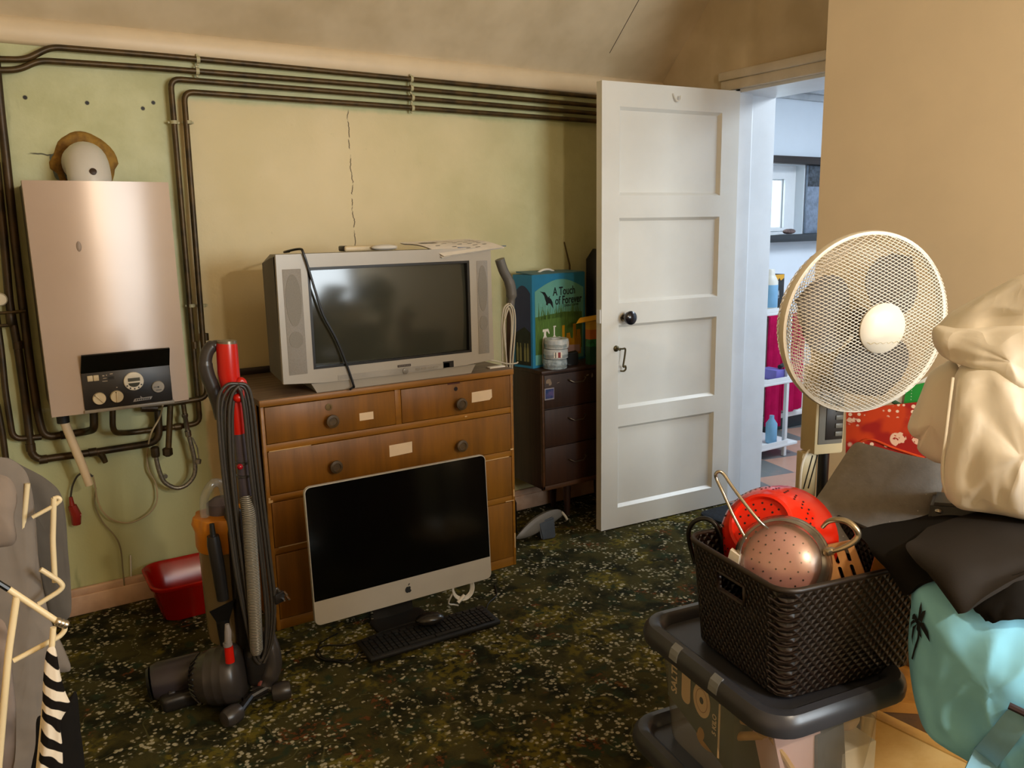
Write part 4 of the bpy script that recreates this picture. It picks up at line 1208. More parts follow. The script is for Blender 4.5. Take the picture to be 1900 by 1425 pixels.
solo(mb, 'paper_slip', 'paper', 'narrow white slip on the right end of the chest top', 'paper')

# ---- computer
IY = 2.435
mac = thing('desktop_computer', (1.115, IY + 0.12, 0), 'aluminium all-in-one computer with a black screen standing on the carpet before the chest', 'computer')
TL = math.radians(3)
MT = Matrix.Translation((1.113, IY, 0.126)) @ Matrix.Rotation(math.radians(-0.6), 4, 'Z') @ Matrix.Rotation(-TL, 4, 'X')
def mp(x, y, z):
    return MT @ Vector((x, y, z))
W2, H = 0.3345, 0.467
mb = MB()
def mrr(x0, z0, x1, z1, r, y):
    return [mp(a, y, c) for a, c in round_rect(x0, z0, x1, z1, r, 6)]
mb.rings([mrr(-W2 + 0.001, 0.001, W2 - 0.001, H - 0.001, 0.020, 0.0), mrr(-W2, 0, W2, H, 0.021, 0.003), mrr(-W2, 0, W2, H, 0.021, 0.012), mrr(-W2 + 0.03, 0.03, W2 - 0.03, H - 0.03, 0.03, 0.030), mrr(-W2 + 0.12, 0.12, W2 - 0.12, H - 0.12, 0.04, 0.042)])
mb.build('housing', 'aluminium', mac, 30)
mb = MB()
pts = [(-W2 + 0.0035, 0.083), (W2 - 0.0035, 0.083)] + [p for p in round_rect(-W2 + 0.0035, 0.083, W2 - 0.0035, H - 0.0035, 0.018, 6)[7:21]]
mb.rings([[mp(a, -0.0005, c) for a, c in pts], [mp(a, 0.003, c) for a, c in pts]])
lab(mb.build('screen', 'mac_glass', mac, 30), 'black glass screen')
# fruit emblem on the chin
ax, az, s = 0.0, 0.0415, 0.0125
body = []
for k in range(40):
    t = 2 * PI * k / 40
    x = math.sin(t) * (1.0 + 0.08 * math.cos(t))
    z = -math.cos(t) * 0.98
    if abs(t - PI) < 0.55:
        z -= 0.20 * (1 - abs(t - PI) / 0.55)
    if t < 0.45 or t > 2 * PI - 0.45:
        tt = min(t, 2 * PI - t)
        z += 0.16 * (1 - tt / 0.45)
    # the bite out of the right side
    dx, dz = x - 1.28, z - 0.12
    d = math.hypot(dx, dz)
    if d < 0.62:
        x, z = 1.28 + dx / d * 0.62, 0.12 + dz / d * 0.62
    body.append((ax + x * s * 0.95, az + z * s))
mb = MB()
o0, ou, ov = mp(0, -0.0006, 0), mp(1, 0, 0) - mp(0, 0, 0), mp(0, 0, 1) - mp(0, 0, 0)
mb.prism(body, o0, ou, ov, 0.0008)
leafp = [(0.02, 1.12), (0.10, 1.42), (0.34, 1.68), (0.56, 1.74), (0.50, 1.46), (0.30, 1.22)]
mb.prism([(ax + x * s * 0.95, az + z * s) for x, z in leafp], o0, ou, ov, 0.0008)
mb.build('emblem', 'ink', mac, 0)
mb = MB()
mb.rings([[(x, y, z) for x, y in round_rect(1.02, 2.40, 1.225, 2.60, 0.03, 4)] for z in (0.0, 0.010)])
foot = mb.build('foot', 'alu_dark', mac)
mb = MB(); mb.tube([(1.12, 2.59, 0.006), (1.12, 2.60, 0.08), (1.12, 2.585, 0.18), (1.12, 2.535, 0.27), (1.12, 2.50, 0.30)], 0.012, 4)
for q in mb.bm.verts:
    q.co.x = 1.12 + (q.co.x - 1.12) * 6.5
mb.build('stand_neck', 'alu_dark', mac, 40)

kb = thing('keyboard', (1.16, 2.45, 0.0105), 'black keyboard lying on the carpet under the computer screen', 'keyboard')
KT = Matrix.Translation((1.16, 2.375, 0.012)) @ Matrix.Rotation(math.radians(-2), 4, 'Z') @ Matrix.Rotation(math.radians(2), 4, 'X')
mb = MB(); mb.box((-0.245, -0.068, 0), (0.245, 0.068, 0.016), 0.006, 2, X=KT); mb.build('case', 'black_matt', kb)
mb = MB()
for r in range(6):
    x = -0.232
    while x < 0.225:
        w = 0.017 if r else 0.026
        if r == 5 and -0.12 < x < 0.0:
            w = 0.10
        mb.box((x, -0.056 + (5 - r) * 0.0192 - 0.0, 0.0155), (x + w - 0.003, -0.056 + (5 - r) * 0.0192 + 0.0155, 0.021), X=KT)
        x += w + 0.0015
mb.build('keys', mat('key_black', '#1a1917', 0.45), kb, 0)
ms = thing('computer_mouse', (1.175, 2.40, 0.031), 'black mouse resting on the black keyboard', 'mouse')
mb = MB()
mb.ball((0, 0, 0.010), 0.052, 18, 10, (1, 0.6, 0.42))
for q in mb.bm.verts:
    q.co = Matrix.Translation((1.175, 2.405, 0.043)) @ Matrix.Rotation(math.radians(-15), 4, 'Z') @ q.co
mb.build('shell', mat('dark_mouse_shell', '#1e1b18', 0.25), ms, 60)
mb = MB(); mb.tube(smooth_path([(1.125, 2.42, 0.05), (1.05, 2.44, 0.04), (0.98, 2.44, 0.035), (0.90, 2.47, 0.012), (0.83, 2.52, 0.006), (0.79, 2.49, 0.005), (0.80, 2.43, 0.005), (0.85, 2.40, 0.005)]), 0.0028, 6); mb.build('lead', 'black', ms)
mb = MB(); mb.tube(smooth_path([(0.91, 2.40, 0.018), (0.87, 2.37, 0.005), (0.83, 2.40, 0.005), (0.80, 2.46, 0.005), (0.82, 2.54, 0.005), (0.90, 2.58, 0.005)]), 0.0024, 6)
solo(mb, 'keyboard_lead', 'black', 'thin black lead looping on the carpet left of the keyboard', 'cable')
mb = MB(); mb.tube(smooth_path([(1.28, 2.33, 0.004), (1.34, 2.315, 0.004), (1.39, 2.34, 0.004), (1.395, 2.39, 0.004), (1.45, 2.47, 0.004), (1.52, 2.52, 0.004), (1.56, 2.60, 0.004)]), 0.0022, 6)
solo(mb, 'thin_lead', 'black', 'thin black lead curving on the carpet right of the keyboard', 'cable')
mb = MB()
for k in range(4):
    mb.tube(smooth_path([(1.345 + (0.045 - k * 0.003) * math.cos(a), 2.465 + k * 0.003 + 0.01 * math.sin(a), 0.100 + (0.043 - k * 0.003) * math.sin(a)) for a in [2 * PI * q / 10 for q in range(10)]], 3, True), 0.0026, 6, closed=True)
mb.tube(smooth_path([(1.30, 2.465, 0.09), (1.29, 2.48, 0.05), (1.32, 2.49, 0.032), (1.33, 2.48, 0.03)]), 0.003, 6)
mb.tube([(1.315, 2.455, 0.055), (1.345, 2.458, 0.075)], 0.007, 8)
solo(mb, 'white_cable_coil', 'white_plastic', 'coiled white charging cable dangling below the computer chin', 'cable', smooth=60)

# ---- dark brown cabinet
cab = thing('drawer_cabinet', (2.34, 3.13, 0), 'dark brown three-drawer cabinet on tapered legs behind the white door', 'cabinet')
KX0, KX1, KY0, KY1, KZ0, KZ1 = 2.078, 2.62, 3.0, 3.272, 0.187, 0.75
mb = MB(); mb.box((KX0, KY0 + 0.012, KZ0), (KX1, KY1, KZ1 - 0.015), 0.004); mb.build('carcass', 'cab_wood', cab)
mb = MB(); mb.box((KX0 - 0.004, KY0 - 0.003, KZ1 - 0.018), (KX1 + 0.004, KY1 + 0.003, KZ1), 0.004); mb.build('top', 'cab_top', cab)
mb = MB(); mb.box((KX0 - 0.002, KY0 - 0.002, KZ0 - 0.004), (KX1, KY0 + 0.016, KZ0 + 0.018), 0.002); mb.box((KX0 - 0.002, KY0 - 0.002, KZ0), (KX0 + 0.010, KY0 + 0.016, KZ1 - 0.018), 0.002); mb.build('front_edge', wood('mid_brown_edge', '#5c3a20', '#45290f', 0.5, 'x'), cab)
wirem = mat('tarnished_wire_handle', '#6e5f4d', 0.35, 0.8)
for z0, z1, hz in ((0.572, 0.728, 0.695), (0.392, 0.566, 0.515), (0.206, 0.386, 0.315)):
    g = MB(); g.box((KX0 + 0.012, KY0, z0), (KX1 - 0.004, KY0 + 0.02, z1), 0.002); d = g.build('drawer', 'cab_wood', cab)
    g = MB(); g.tube(bend_path([(2.222, KY0, hz), (2.222, KY0 - 0.014, hz), (2.245, KY0 - 0.022, hz - 0.012), (2.295, KY0 - 0.022, hz - 0.012), (2.318, KY0 - 0.014, hz + 0.004), (2.318, KY0, hz + 0.004)], 0.006), 0.0028, 8); g.build('handle', wirem, d)
mb = MB(); mb.box((2.090, KY0 - 0.0012, 0.614), (2.143, KY0 + 0.001, 0.668)); st = mb.build('sticker', mat('sticker_white_edge', '#a9a5b0', 0.5), cab, 0)
mb = MB(); mb.box((2.094, KY0 - 0.002, 0.620), (2.140, KY0, 0.664)); mb.build('sticker_picture', mat('blue_sticker_picture', '#27457a', 0.4, color2='#6a5a8f', vscale=40), st, 0)
for x, y in ((2.28, 3.09), (2.30, 3.235), (2.58, 3.09), (2.58, 3.235)):
    g = MB(); g.tube([(x, y, KZ0), (x, y, 0.0)], [0.022, 0.013], 14); g.build('leg', 'cab_wood', cab)
mb = MB()
for x0, z0, x1, z1 in ((2.10, 0.69, 2.125, 0.71), (2.115, 0.68, 2.13, 0.70), (2.16, 0.685, 2.175, 0.69), (2.33, 0.70, 2.345, 0.708), (2.36, 0.69, 2.37, 0.71), (2.082, 0.23, 2.086, 0.30)):
    mb.puff([(x0, KY0 - 0.0003, z0), (x1, KY0 - 0.0003, z0 + 0.004), (x1 - 0.003, KY0 - 0.0003, z1), (x0 + 0.002, KY0 - 0.0003, z1 - 0.002)], (0, 1, 0), 0.0005, 0.0005, rings=2, sub=2)
mb.build('scuff', mat('pale_scuff', '#8d7b69', 0.7), cab, 0)

# ---- things on the dark cabinet
KT0 = KZ1 + 0.0005
pack = thing('gift_carton', (2.26, 3.16, KT0), 'blue picture carton with a black bird and lettering on the dark cabinet', 'carton')
RV = Vector((-math.sin(math.radians(14)), math.cos(math.radians(14)), 0)); RU = Vector((RV.y, -RV.x, 0)) * 1.116
BO = Vector((2.084, 3.082, KT0)); BW, BD, BH = 0.345, 0.118, 0.428
def bp(u, d, w):
    return BO + RU * u + RV * d + Z3 * w
mb = MB()
mb.hexa([bp(0, 0, 0), bp(BW, 0, 0), bp(BW, BD, 0), bp(0, BD, 0), bp(0, 0, BH), bp(BW, 0, BH - 0.004), bp(BW, BD, BH), bp(0, BD, BH)])
mb.build('carton_body', 'blue_card', pack, 0)
mb = MB(); mb.hexa([bp(0.01, 0.002, BH), bp(BW - 0.003, 0.002, BH - 0.003), bp(BW - 0.003, BD, BH + 0.002), bp(0.02, BD, BH + 0.006), bp(0.01, 0.002, BH + 0.002), bp(BW - 0.003, 0.002, BH + 0.0), bp(BW - 0.003, BD, BH + 0.005), bp(0.02, BD, BH + 0.014)]); mb.build('lid_flap', mat('dusty_blue_top', '#557a83', 0.6, var=0.06), pack, 0)
mb = MB(); mb.tube(smooth_path([bp(0.10, 0.06, BH + 0.005), bp(0.13, 0.06, BH + 0.015), bp(0.17, 0.06, BH + 0.016), bp(0.20, 0.06, BH + 0.006)]), 0.005, 6); mb.build('carry_handle', 'paper', pack)
fr = bp(0, -0.0008, 0)
def arch(u0, u1, w0, w1, h):
    p = [(u0, w0), (u1, w0), (u1, w1)]
    for k in range(1, 12):
        t = k / 12
        p.append((u1 + (u0 - u1) * t, w1 + h * math.sin(PI * t)))
    return p + [(u0, w1)]
mb = MB()
mb.prism(arch(0.016, BW - 0.012, 0.012, 0.352, 0.048), fr, RU, Z3, 0.0006); picture = mb.build('printed_front', 'teal_print', pack, 0)
fr2 = bp(0, -0.0016, 0)
mb = MB()
mb.prism([(0.016, 0.06), (0.27, 0.05), (0.322, 0.06), (0.322, 0.235), (0.2, 0.245), (0.1, 0.24), (0.016, 0.235)], fr2, RU, Z3, 0.0004)
for k in range(70):
    x = random.uniform(0.03, 0.31); h = random.uniform(0.02, 0.065); d = random.uniform(-0.012, 0.012)
    mb.prism([(x, 0.22), (x + 0.004, 0.22), (x + 0.001 + d, 0.235 + h)], fr2, RU, Z3, 0.0004)
mb.build('printed_grass', 'green_print', picture, 0)
mb = MB()
bird = [(0.045, 0.353), (0.058, 0.349), (0.078, 0.346), (0.090, 0.330), (0.098, 0.320), (0.110, 0.327), (0.106, 0.318), (0.116, 0.312), (0.126, 0.296), (0.130, 0.266), (0.122, 0.276), (0.112, 0.290), (0.100, 0.293), (0.093, 0.283), (0.084, 0.288), (0.086, 0.297), (0.080, 0.310), (0.073, 0.330), (0.062, 0.342)]
mb.prism(bird, fr2, RU, Z3, 0.0005); mb.build('printed_bird', 'ink', picture, 0)
tl = text('lettering', 'A Touch', bp(0.203, -0.0014, 0.342), RU, Z3, 0.054, 'ink', picture, sx=0.86, bold=0.018)
text('lettering', 'of Forever', bp(0.232, -0.0014, 0.299), RU, Z3, 0.054, 'ink', picture, sx=0.86, bold=0.018)
text('lettering', 'COMBINATION PAK', bp(0.247, -0.0014, 0.272), RU, Z3, 0.015, 'ink', picture, sx=0.85)
# printed bottles
def bottle2d(x, z, w, h, nw, nh):
    return [(x - w, z), (x + w, z), (x + w, z + h * 0.75), (x + w * 0.8, z + h * 0.9), (x + nw, z + h), (x + nw, z + h + nh), (x - nw, z + h + nh), (x - nw, z + h), (x - w * 0.8, z + h * 0.9), (x - w, z + h * 0.75)]
mb = MB()
fr3 = bp(0, -0.0024, 0)
for x, z, w, h, nw, nh in ((0.195, 0.03, 0.010, 0.10, 0.008, 0.05), (0.228, 0.03, 0.018, 0.10, 0.012, 0.01), (0.27, 0.03, 0.014, 0.09, 0.010, 0.06), (0.297, 0.03, 0.017, 0.10, 0.012, 0.02), (0.248, 0.02, 0.012, 0.08, 0.008, 0.012)):
    mb.prism(bottle2d(x, z, w, h, nw, nh), fr3, RU, Z3, 0.0005)
mb.build('printed_yellow_bottles', 'yellow', picture, 0)
mb = MB()
for x, z, w, h, nw, nh in ((0.075, 0.02, 0.018, 0.125, 0.007, 0.02), (0.135, 0.02, 0.017, 0.12, 0.004, 0.04), (0.165, 0.02, 0.013, 0.10, 0.009, 0.01)):
    mb.prism(bottle2d(x, z, w, h, nw, nh), fr3, RU, Z3, 0.0005)
mb.prism([(0.06, 0.163), (0.09, 0.163), (0.10, 0.150), (0.105, 0.152), (0.096, 0.175), (0.062, 0.175)], fr3, RU, Z3, 0.0005)
mb.prism([(0.13, 0.178), (0.146, 0.178), (0.146, 0.184), (0.128, 0.184)], fr3, RU, Z3, 0.0005)
mb.build('printed_white_bottles', 'paper', picture, 0)
mb = MB()
mb.prism([(0.19, 0.05), (0.305, 0.04), (0.305, 0.075), (0.19, 0.085)], bp(0, -0.003, 0), RU, Z3, 0.0004); mb.build('printed_label_band', 'pink_card', picture, 0)
sf = bp(-0.0008, BD, 0)
mb = MB(); mb.prism(arch(0.012, BD - 0.010, 0.012, 0.345, 0.035), sf, -RV, Z3, 0.0006); side = mb.build('printed_side', 'navy_print', pack, 0)
mb = MB(); mb.prism([(0.012, 0.012), (BD - 0.01, 0.012), (BD - 0.01, 0.165), (0.07, 0.19), (0.012, 0.16)], bp(-0.0015, BD, 0), -RV, Z3, 0.0004); mb.build('printed_hill', mat('dark_hill_print', '#2c3427', 0.6, var=0.2, vscale=30), side, 0)
mb = MB()
for x in (0.025, 0.045, 0.072, 0.09):
    mb.prism(bottle2d(x, 0.03, 0.006, 0.07, 0.003, 0.015), bp(-0.0022, BD, 0), -RV, Z3, 0.0004)
mb.build('printed_bottles', mat('pale_olive_print', '#8d8a55', 0.6), side, 0)

rolls = ['lowest of three film-wrapped white tape rolls on the dark cabinet, crumpled wrap', 'middle of three film-wrapped white tape rolls on the dark cabinet', 'topmost of three white tape rolls on the dark cabinet, striped label']
for k in range(3):
    zb = KT0 + k * 0.047
    c = (2.172 + 0.003 * k, 3.030 - 0.002 * k, zb)
    t = thing('tape_roll', c, rolls[k], 'tape', 'wrapped tape rolls on the cabinet')
    g = MB(); g.lathe([(0.025, 0.002), (0.050, 0.0), (0.0555, 0.004), (0.0565, 0.022), (0.0555, 0.041), (0.050, 0.0455), (0.025, 0.043), (0.025, 0.002)], c, Z3, 30, cap0=False, cap1=False)
    g.build('roll', 'tape_white' if k else 'tape_wrap', t, 40)
    g = MB()
    pts = []
    for j in range(28):
        a = 2 * PI * j / 28
        r = 0.0575 + 0.002 * noise.noise((math.cos(a) * 5, math.sin(a) * 5, k))
        pts.append([(c[0] + math.cos(a) * (r - 0.004), c[1] + math.sin(a) * (r - 0.004), zb + 0.002), (c[0] + math.cos(a) * r, c[1] + math.sin(a) * r, zb + 0.012), (c[0] + math.cos(a) * (r + 0.0008), c[1] + math.sin(a) * (r + 0.0008), zb + 0.022 + 0.004 * noise.noise((a * 3, k, 0)))])
    pts.append(pts[0])
    g.rings(pts, False, False, False)
    g.build('film_wrap', clear('crinkled_film', '#eef4f6', 0.18, 0.1, 0.4), t, 60)
    if k > 0:
        g = MB()
        a0 = -1.25 if k == 2 else -2.35
        for j, (w, mm) in enumerate(((0.05, 0), (0.03, 1), (0.07, 0), (0.10, 2), (0.05, 0))):
            a1 = a0 + w * 2.2
            g.mi = mm
            r = 0.0582
            for z0, z1 in ((0.010, 0.035),):
                n = 3
                for q in range(n):
                    b0, b1 = a0 + (a1 - a0) * q / n, a0 + (a1 - a0) * (q + 1) / n
                    g.f([g.v((c[0] + r * math.cos(b), c[1] + r * math.sin(b), zb + z)) for b, z in ((b0, z0), (b1, z0), (b1, z1), (b0, z1))])
            a0 = a1
        g.build('printed_label', ['paper', 'ink', 'dark_red'], t, 0)
mb = MB(); mb.sheet(sheet_grid((2.20, 2.985, KT0 + 0.025), (2.25, 2.995, KT0 + 0.008), (2.262, 3.025, KT0 + 0.006), (2.225, 3.035, KT0 + 0.028), 6, 6, lambda u, v: (0, 0, 0.006 * noise.noise((u * 5, v * 5, 1)))), 0.0004)
mb.build('loose_film_tail', clear('loose_film', '#eef4f6', 0.25, 0.1, 0.4), [o for o in bpy.data.objects if o.get('label') == rolls[0]][0], 60)
mb = MB(); mb.hexa([(2.245, 3.045, KT0), (2.315, 3.035, KT0), (2.318, 3.063, KT0), (2.248, 3.073, KT0), (2.245, 3.040, KT0 + 0.058), (2.300, 3.020, KT0 + 0.066), (2.312, 3.05, KT0 + 0.072), (2.252, 3.066, KT0 + 0.062)])
bmesh.ops.bevel(mb.bm, geom=list(mb.bm.edges), offset=0.006, segments=2, affect='EDGES')
solo(mb, 'camera_case', mat('black_leatherette', '#171614', 0.45, bump=0.3, bscale=200, bdist=0.001), 'small black case leaning beside the tape rolls on the dark cabinet', 'case')
pk = thing('garden_carton', (2.42, 3.02, KT0), 'narrow yellow, orange and green carton between blue carton and white door', 'carton')
mb = MB(); mb.box((2.352, 3.000, KT0), (2.50, 3.034, KT0 + 0.085)); mb.build('green_band', 'green_card', pk, 0)
mb = MB(); mb.box((2.352, 3.000, KT0 + 0.085), (2.50, 3.034, KT0 + 0.120)); mb.build('leaf_band', mat('mid_green_print', '#2f7a3c', 0.5, color2='#1c4a26', vscale=60), pk, 0)
mb = MB(); mb.box((2.352, 3.000, KT0 + 0.120), (2.50, 3.034, KT0 + 0.165)); mb.build('orange_band', 'orange_print', pk, 0)
mb = MB(); mb.box((2.352, 3.000, KT0 + 0.165), (2.50, 3.034, KT0 + 0.205)); mb.build('yellow_band', 'yellow', pk, 0)
mb = MB(); mb.sheet(sheet_grid((2.27, 2.995, KT0 + 0.203), (2.52, 2.985, KT0 + 0.222), (2.52, 3.04, KT0 + 0.232), (2.33, 3.03, KT0 + 0.222), 10, 5, lambda u, v: (0, 0, 0.010 * math.sin(PI * v))), 0.003)
solo(mb, 'yellow_packet', 'yellow', 'flat yellow packet lying across the narrow carton beside the door', 'packet')
mb = MB(); mb.rings([[(x, y, z) for x, y in round_rect(2.52, 3.165, 2.66, 3.265, 0.03, 4)] for z in (KT0, KT0 + 0.48)] + [[(x, y, KT0 + 0.53) for x, y in round_rect(2.55, 3.18, 2.65, 3.25, 0.03, 4)]])
solo(mb, 'black_speaker', 'black_matt', 'tall black object standing behind the blue carton, half hidden by the door', 'box', smooth=40)
mb = MB(); mb.tube([(2.4188, 3.2880, 1.3172), (2.4510, 3.2880, 1.2033), (2.455, 3.290, KT0)], [0.003, 0.0045, 0.0045], 8)
solo(mb, 'thin_stick', mat('brown_stick', '#5b4a2a', 0.6), 'thin brown stick rising behind the blue carton', 'stick')

# ---- grey wand with a white cord in the gap beside the chest
wand = thing('vacuum_wand', (1.93, 3.02, 0), 'upright grey vacuum wand with looped white cord between television and blue carton', 'vacuum')
mb = MB(); mb.tube(smooth_path([(1.8549, 2.9850, 1.2609), (1.8727, 2.9850, 1.2124), (1.9015, 2.9850, 1.1605), (1.9115, 2.9850, 1.1114), (1.9045, 2.9850, 1.0490)]), [0.021] * 12 + [0.023] * 8 + [0.017] * 5, 12); mb.build('handle', 'grey_plastic', wand, 50)
mb = MB(); mb.tube([(1.9045, 2.9850, 1.0490), (1.8981, 2.9850, 0.8894), (1.915, 3.02, 0.75), (1.93, 3.06, 0.02)], [0.016, 0.016, 0.016, 0.014], 12); mb.build('tube', mat('brown_grey_tube', '#5a463b', 0.4), wand, 50)
mb = MB(); mb.lathe([(0.03, 0), (0.03, 0.14), (0.018, 0.17)], (1.93, 3.06, 0.0), Z3, 14); mb.build('foot_end', 'black', wand)
strands = ([(1.8821, 2.9620, 1.0730), (1.8571, 2.9620, 1.0539), (1.8446, 2.9620, 0.9901), (1.8450, 2.9620, 0.8969), (1.8448, 2.9620, 0.7792)], [(1.8821, 2.9580, 1.0663), (1.8625, 2.9580, 1.0469), (1.8557, 2.9580, 0.9896), (1.8589, 2.9580, 0.8961), (1.8616, 2.9580, 0.7779)], [(1.8773, 2.9550, 1.0576), (1.8628, 2.9550, 1.0240), (1.8478, 2.9550, 0.9673), (1.8587, 2.9550, 0.8495), (1.8625, 2.9550, 0.7782)],
           [(1.8876, 2.9620, 1.0726), (1.9090, 2.9620, 1.0433), (1.9130, 2.9620, 0.9730), (1.9024, 2.9620, 0.8679), (1.8919, 2.9620, 0.7739)], [(1.8849, 2.9580, 1.0661), (1.8980, 2.9580, 1.0374), (1.8993, 2.9580, 0.9744), (1.8859, 2.9580, 0.8700), (1.8755, 2.9580, 0.7763)], [(1.8799, 2.9550, 1.0528), (1.8899, 2.9550, 1.0104), (1.8884, 2.9550, 0.9406), (1.8810, 2.9550, 0.8590), (1.8791, 2.9550, 0.7763)])
mb = MB()
for s in strands:
    q = list(s)
    end = Vector(q[-1])
    mb.tube(smooth_path(q + [(end.x, end.y, end.z - 0.06)]), 0.0036, 7)
mb.tube(smooth_path([(1.7711, 2.9500, 0.8403), (1.8167, 2.9500, 0.8286), (1.8629, 2.9500, 0.8143), (1.9073, 2.9500, 0.8120), (1.9159, 2.9500, 0.8182)]), 0.0032, 7)
mb.build('cord', 'white_cord', wand)
# ---- grey floor tool lying on the carpet between the two cabinets
tool = thing('floor_tool', (2.0, 2.93, 0), 'grey plastic vacuum floor tool lying tilted on the carpet between chest and cabinet', 'tool')
mb = MB()
mb.puff([(1.8583, 2.9000, 0.0315), (1.8876, 2.9000, 0.0629), (1.9522, 2.9000, 0.1020), (2.0265, 2.9000, 0.1220), (2.0867, 2.9000, 0.1223), (2.1140, 2.9000, 0.1010), (2.1016, 2.9000, 0.0802), (2.0105, 2.9000, 0.0483), (1.9363, 2.9000, 0.0264)], (0.1, 1, 0.35), 0.012, 0.03, rings=5, sub=3)
mb.build('blade', 'grey_plastic', tool, 50)
mb = MB(); mb.tube(smooth_path([(2.1079, 2.9000, 0.1049), (2.1292, 2.9000, 0.0795), (2.1383, 2.9000, 0.0619)]), 0.006, 8); mb.build('tip', 'white_cord', tool)
mb = MB(); mb.hexa([(1.985, 2.88, 0.002), (2.055, 2.87, 0.002), (2.06, 2.93, 0.002), (1.99, 2.94, 0.002), (1.97, 2.89, 0.085), (2.05, 2.875, 0.10), (2.055, 2.92, 0.10), (1.98, 2.93, 0.085)])
bmesh.ops.bevel(mb.bm, geom=list(mb.bm.edges), offset=0.006, segments=2, affect='EDGES')
mb.build('neck', mat('blue_grey_plastic', '#4a5058', 0.45), tool)

# ================================================================== upright vacuum cleaner
vac = thing('upright_vacuum', (0.47, 2.38, 0), 'upright ball vacuum cleaner with red handle and wound grey cable', 'vacuum cleaner')
mb = MB()
mb.tube([(0.5515, 2.3400, 1.0905), (0.5505, 2.3400, 1.0784), (0.5493, 2.3400, 1.0097), (0.5537, 2.3400, 0.9551)], [0.0275, 0.029, 0.030, 0.026], 20)
mb.build('handle_collar', 'red_plastic', vac, 50)
mb = MB(); mb.tube([(0.5571, 2.3400, 0.9593), (0.5603, 2.3400, 0.9074), (0.5631, 2.3400, 0.8296)], [0.019, 0.020, 0.018], 16); mb.build('wand_sleeve', 'red_plastic', vac, 50)
mb = MB(); mb.tube([(0.5514, 2.3400, 1.0981), (0.5511, 2.3400, 1.0860)], [0.026, 0.028], 20); mb.build('handle_cap', mat('warm_grey_cap', '#6b6250', 0.3, 0.3), vac)
mb = MB(); mb.tube(smooth_path([(0.5357, 2.3550, 1.0858), (0.5152, 2.3550, 1.0846), (0.4991, 2.3550, 1.0665), (0.4922, 2.3550, 1.0368), (0.4954, 2.3550, 1.0060), (0.5054, 2.3550, 0.9695), (0.5164, 2.3550, 0.9263), (0.5243, 2.3550, 0.8783)]), [0.014] * 6 + [0.018] * 12 + [0.020] * 25, 12)
mb.build('handle_grip', 'vac_grey', vac, 50)
mb = MB(); mb.tube(smooth_path([(0.5698, 2.3150, 0.9570), (0.5685, 2.3150, 0.9772), (0.5751, 2.3150, 0.9857), (0.5818, 2.3150, 0.9757), (0.5766, 2.3150, 0.9484), (0.5688, 2.3150, 0.9262)]), 0.010, 10); mb.ball(((0.5645, 2.3120, 0.9381)), 0.017, 14, 8, (1, 0.7, 0.8)); mb.build('cable_hook', 'red_plastic', vac, 50)
mb = MB(); mb.tube([(0.5631, 2.3400, 0.8296), (0.5663, 2.3400, 0.7556), (0.5667, 2.3400, 0.6827), (0.5689, 2.3400, 0.6332)], [0.0165, 0.017, 0.018, 0.020], 16); mb.build('wand_tube', mat('violet_grey_plastic', '#4a4145', 0.3), vac, 50)
mb = MB(); mb.lathe([(0.019, -0.004), (0.021, -0.003), (0.021, 0.003), (0.019, 0.004)], ((0.5668, 2.3400, 0.7426)), (0.08, 0, 1), 16); mb.lathe([(0.020, -0.004), (0.022, -0.003), (0.022, 0.003), (0.020, 0.004)], ((0.5675, 2.3400, 0.7036)), (0.08, 0, 1), 16); mb.build('collar_ring', 'vac_grey', vac)
mb = MB(); mb.ball(((0.5540, 2.3220, 0.7363)), 0.009, 12, 8); mb.build('release_button', mat('cherry_button', '#a3101c', 0.25), vac)
mb = MB(); mb.tube([(0.5653, 2.3250, 0.6381), (0.5586, 2.2850, 0.5941), (0.5569, 2.2850, 0.5130), (0.5545, 2.2850, 0.3643), (0.5487, 2.2850, 0.1874), (0.5475, 2.2850, 0.1723)], [0.0185, 0.019, 0.0195, 0.0195, 0.0185, 0.012], 22); mb.build('hose', 'ribbed', vac, 60)
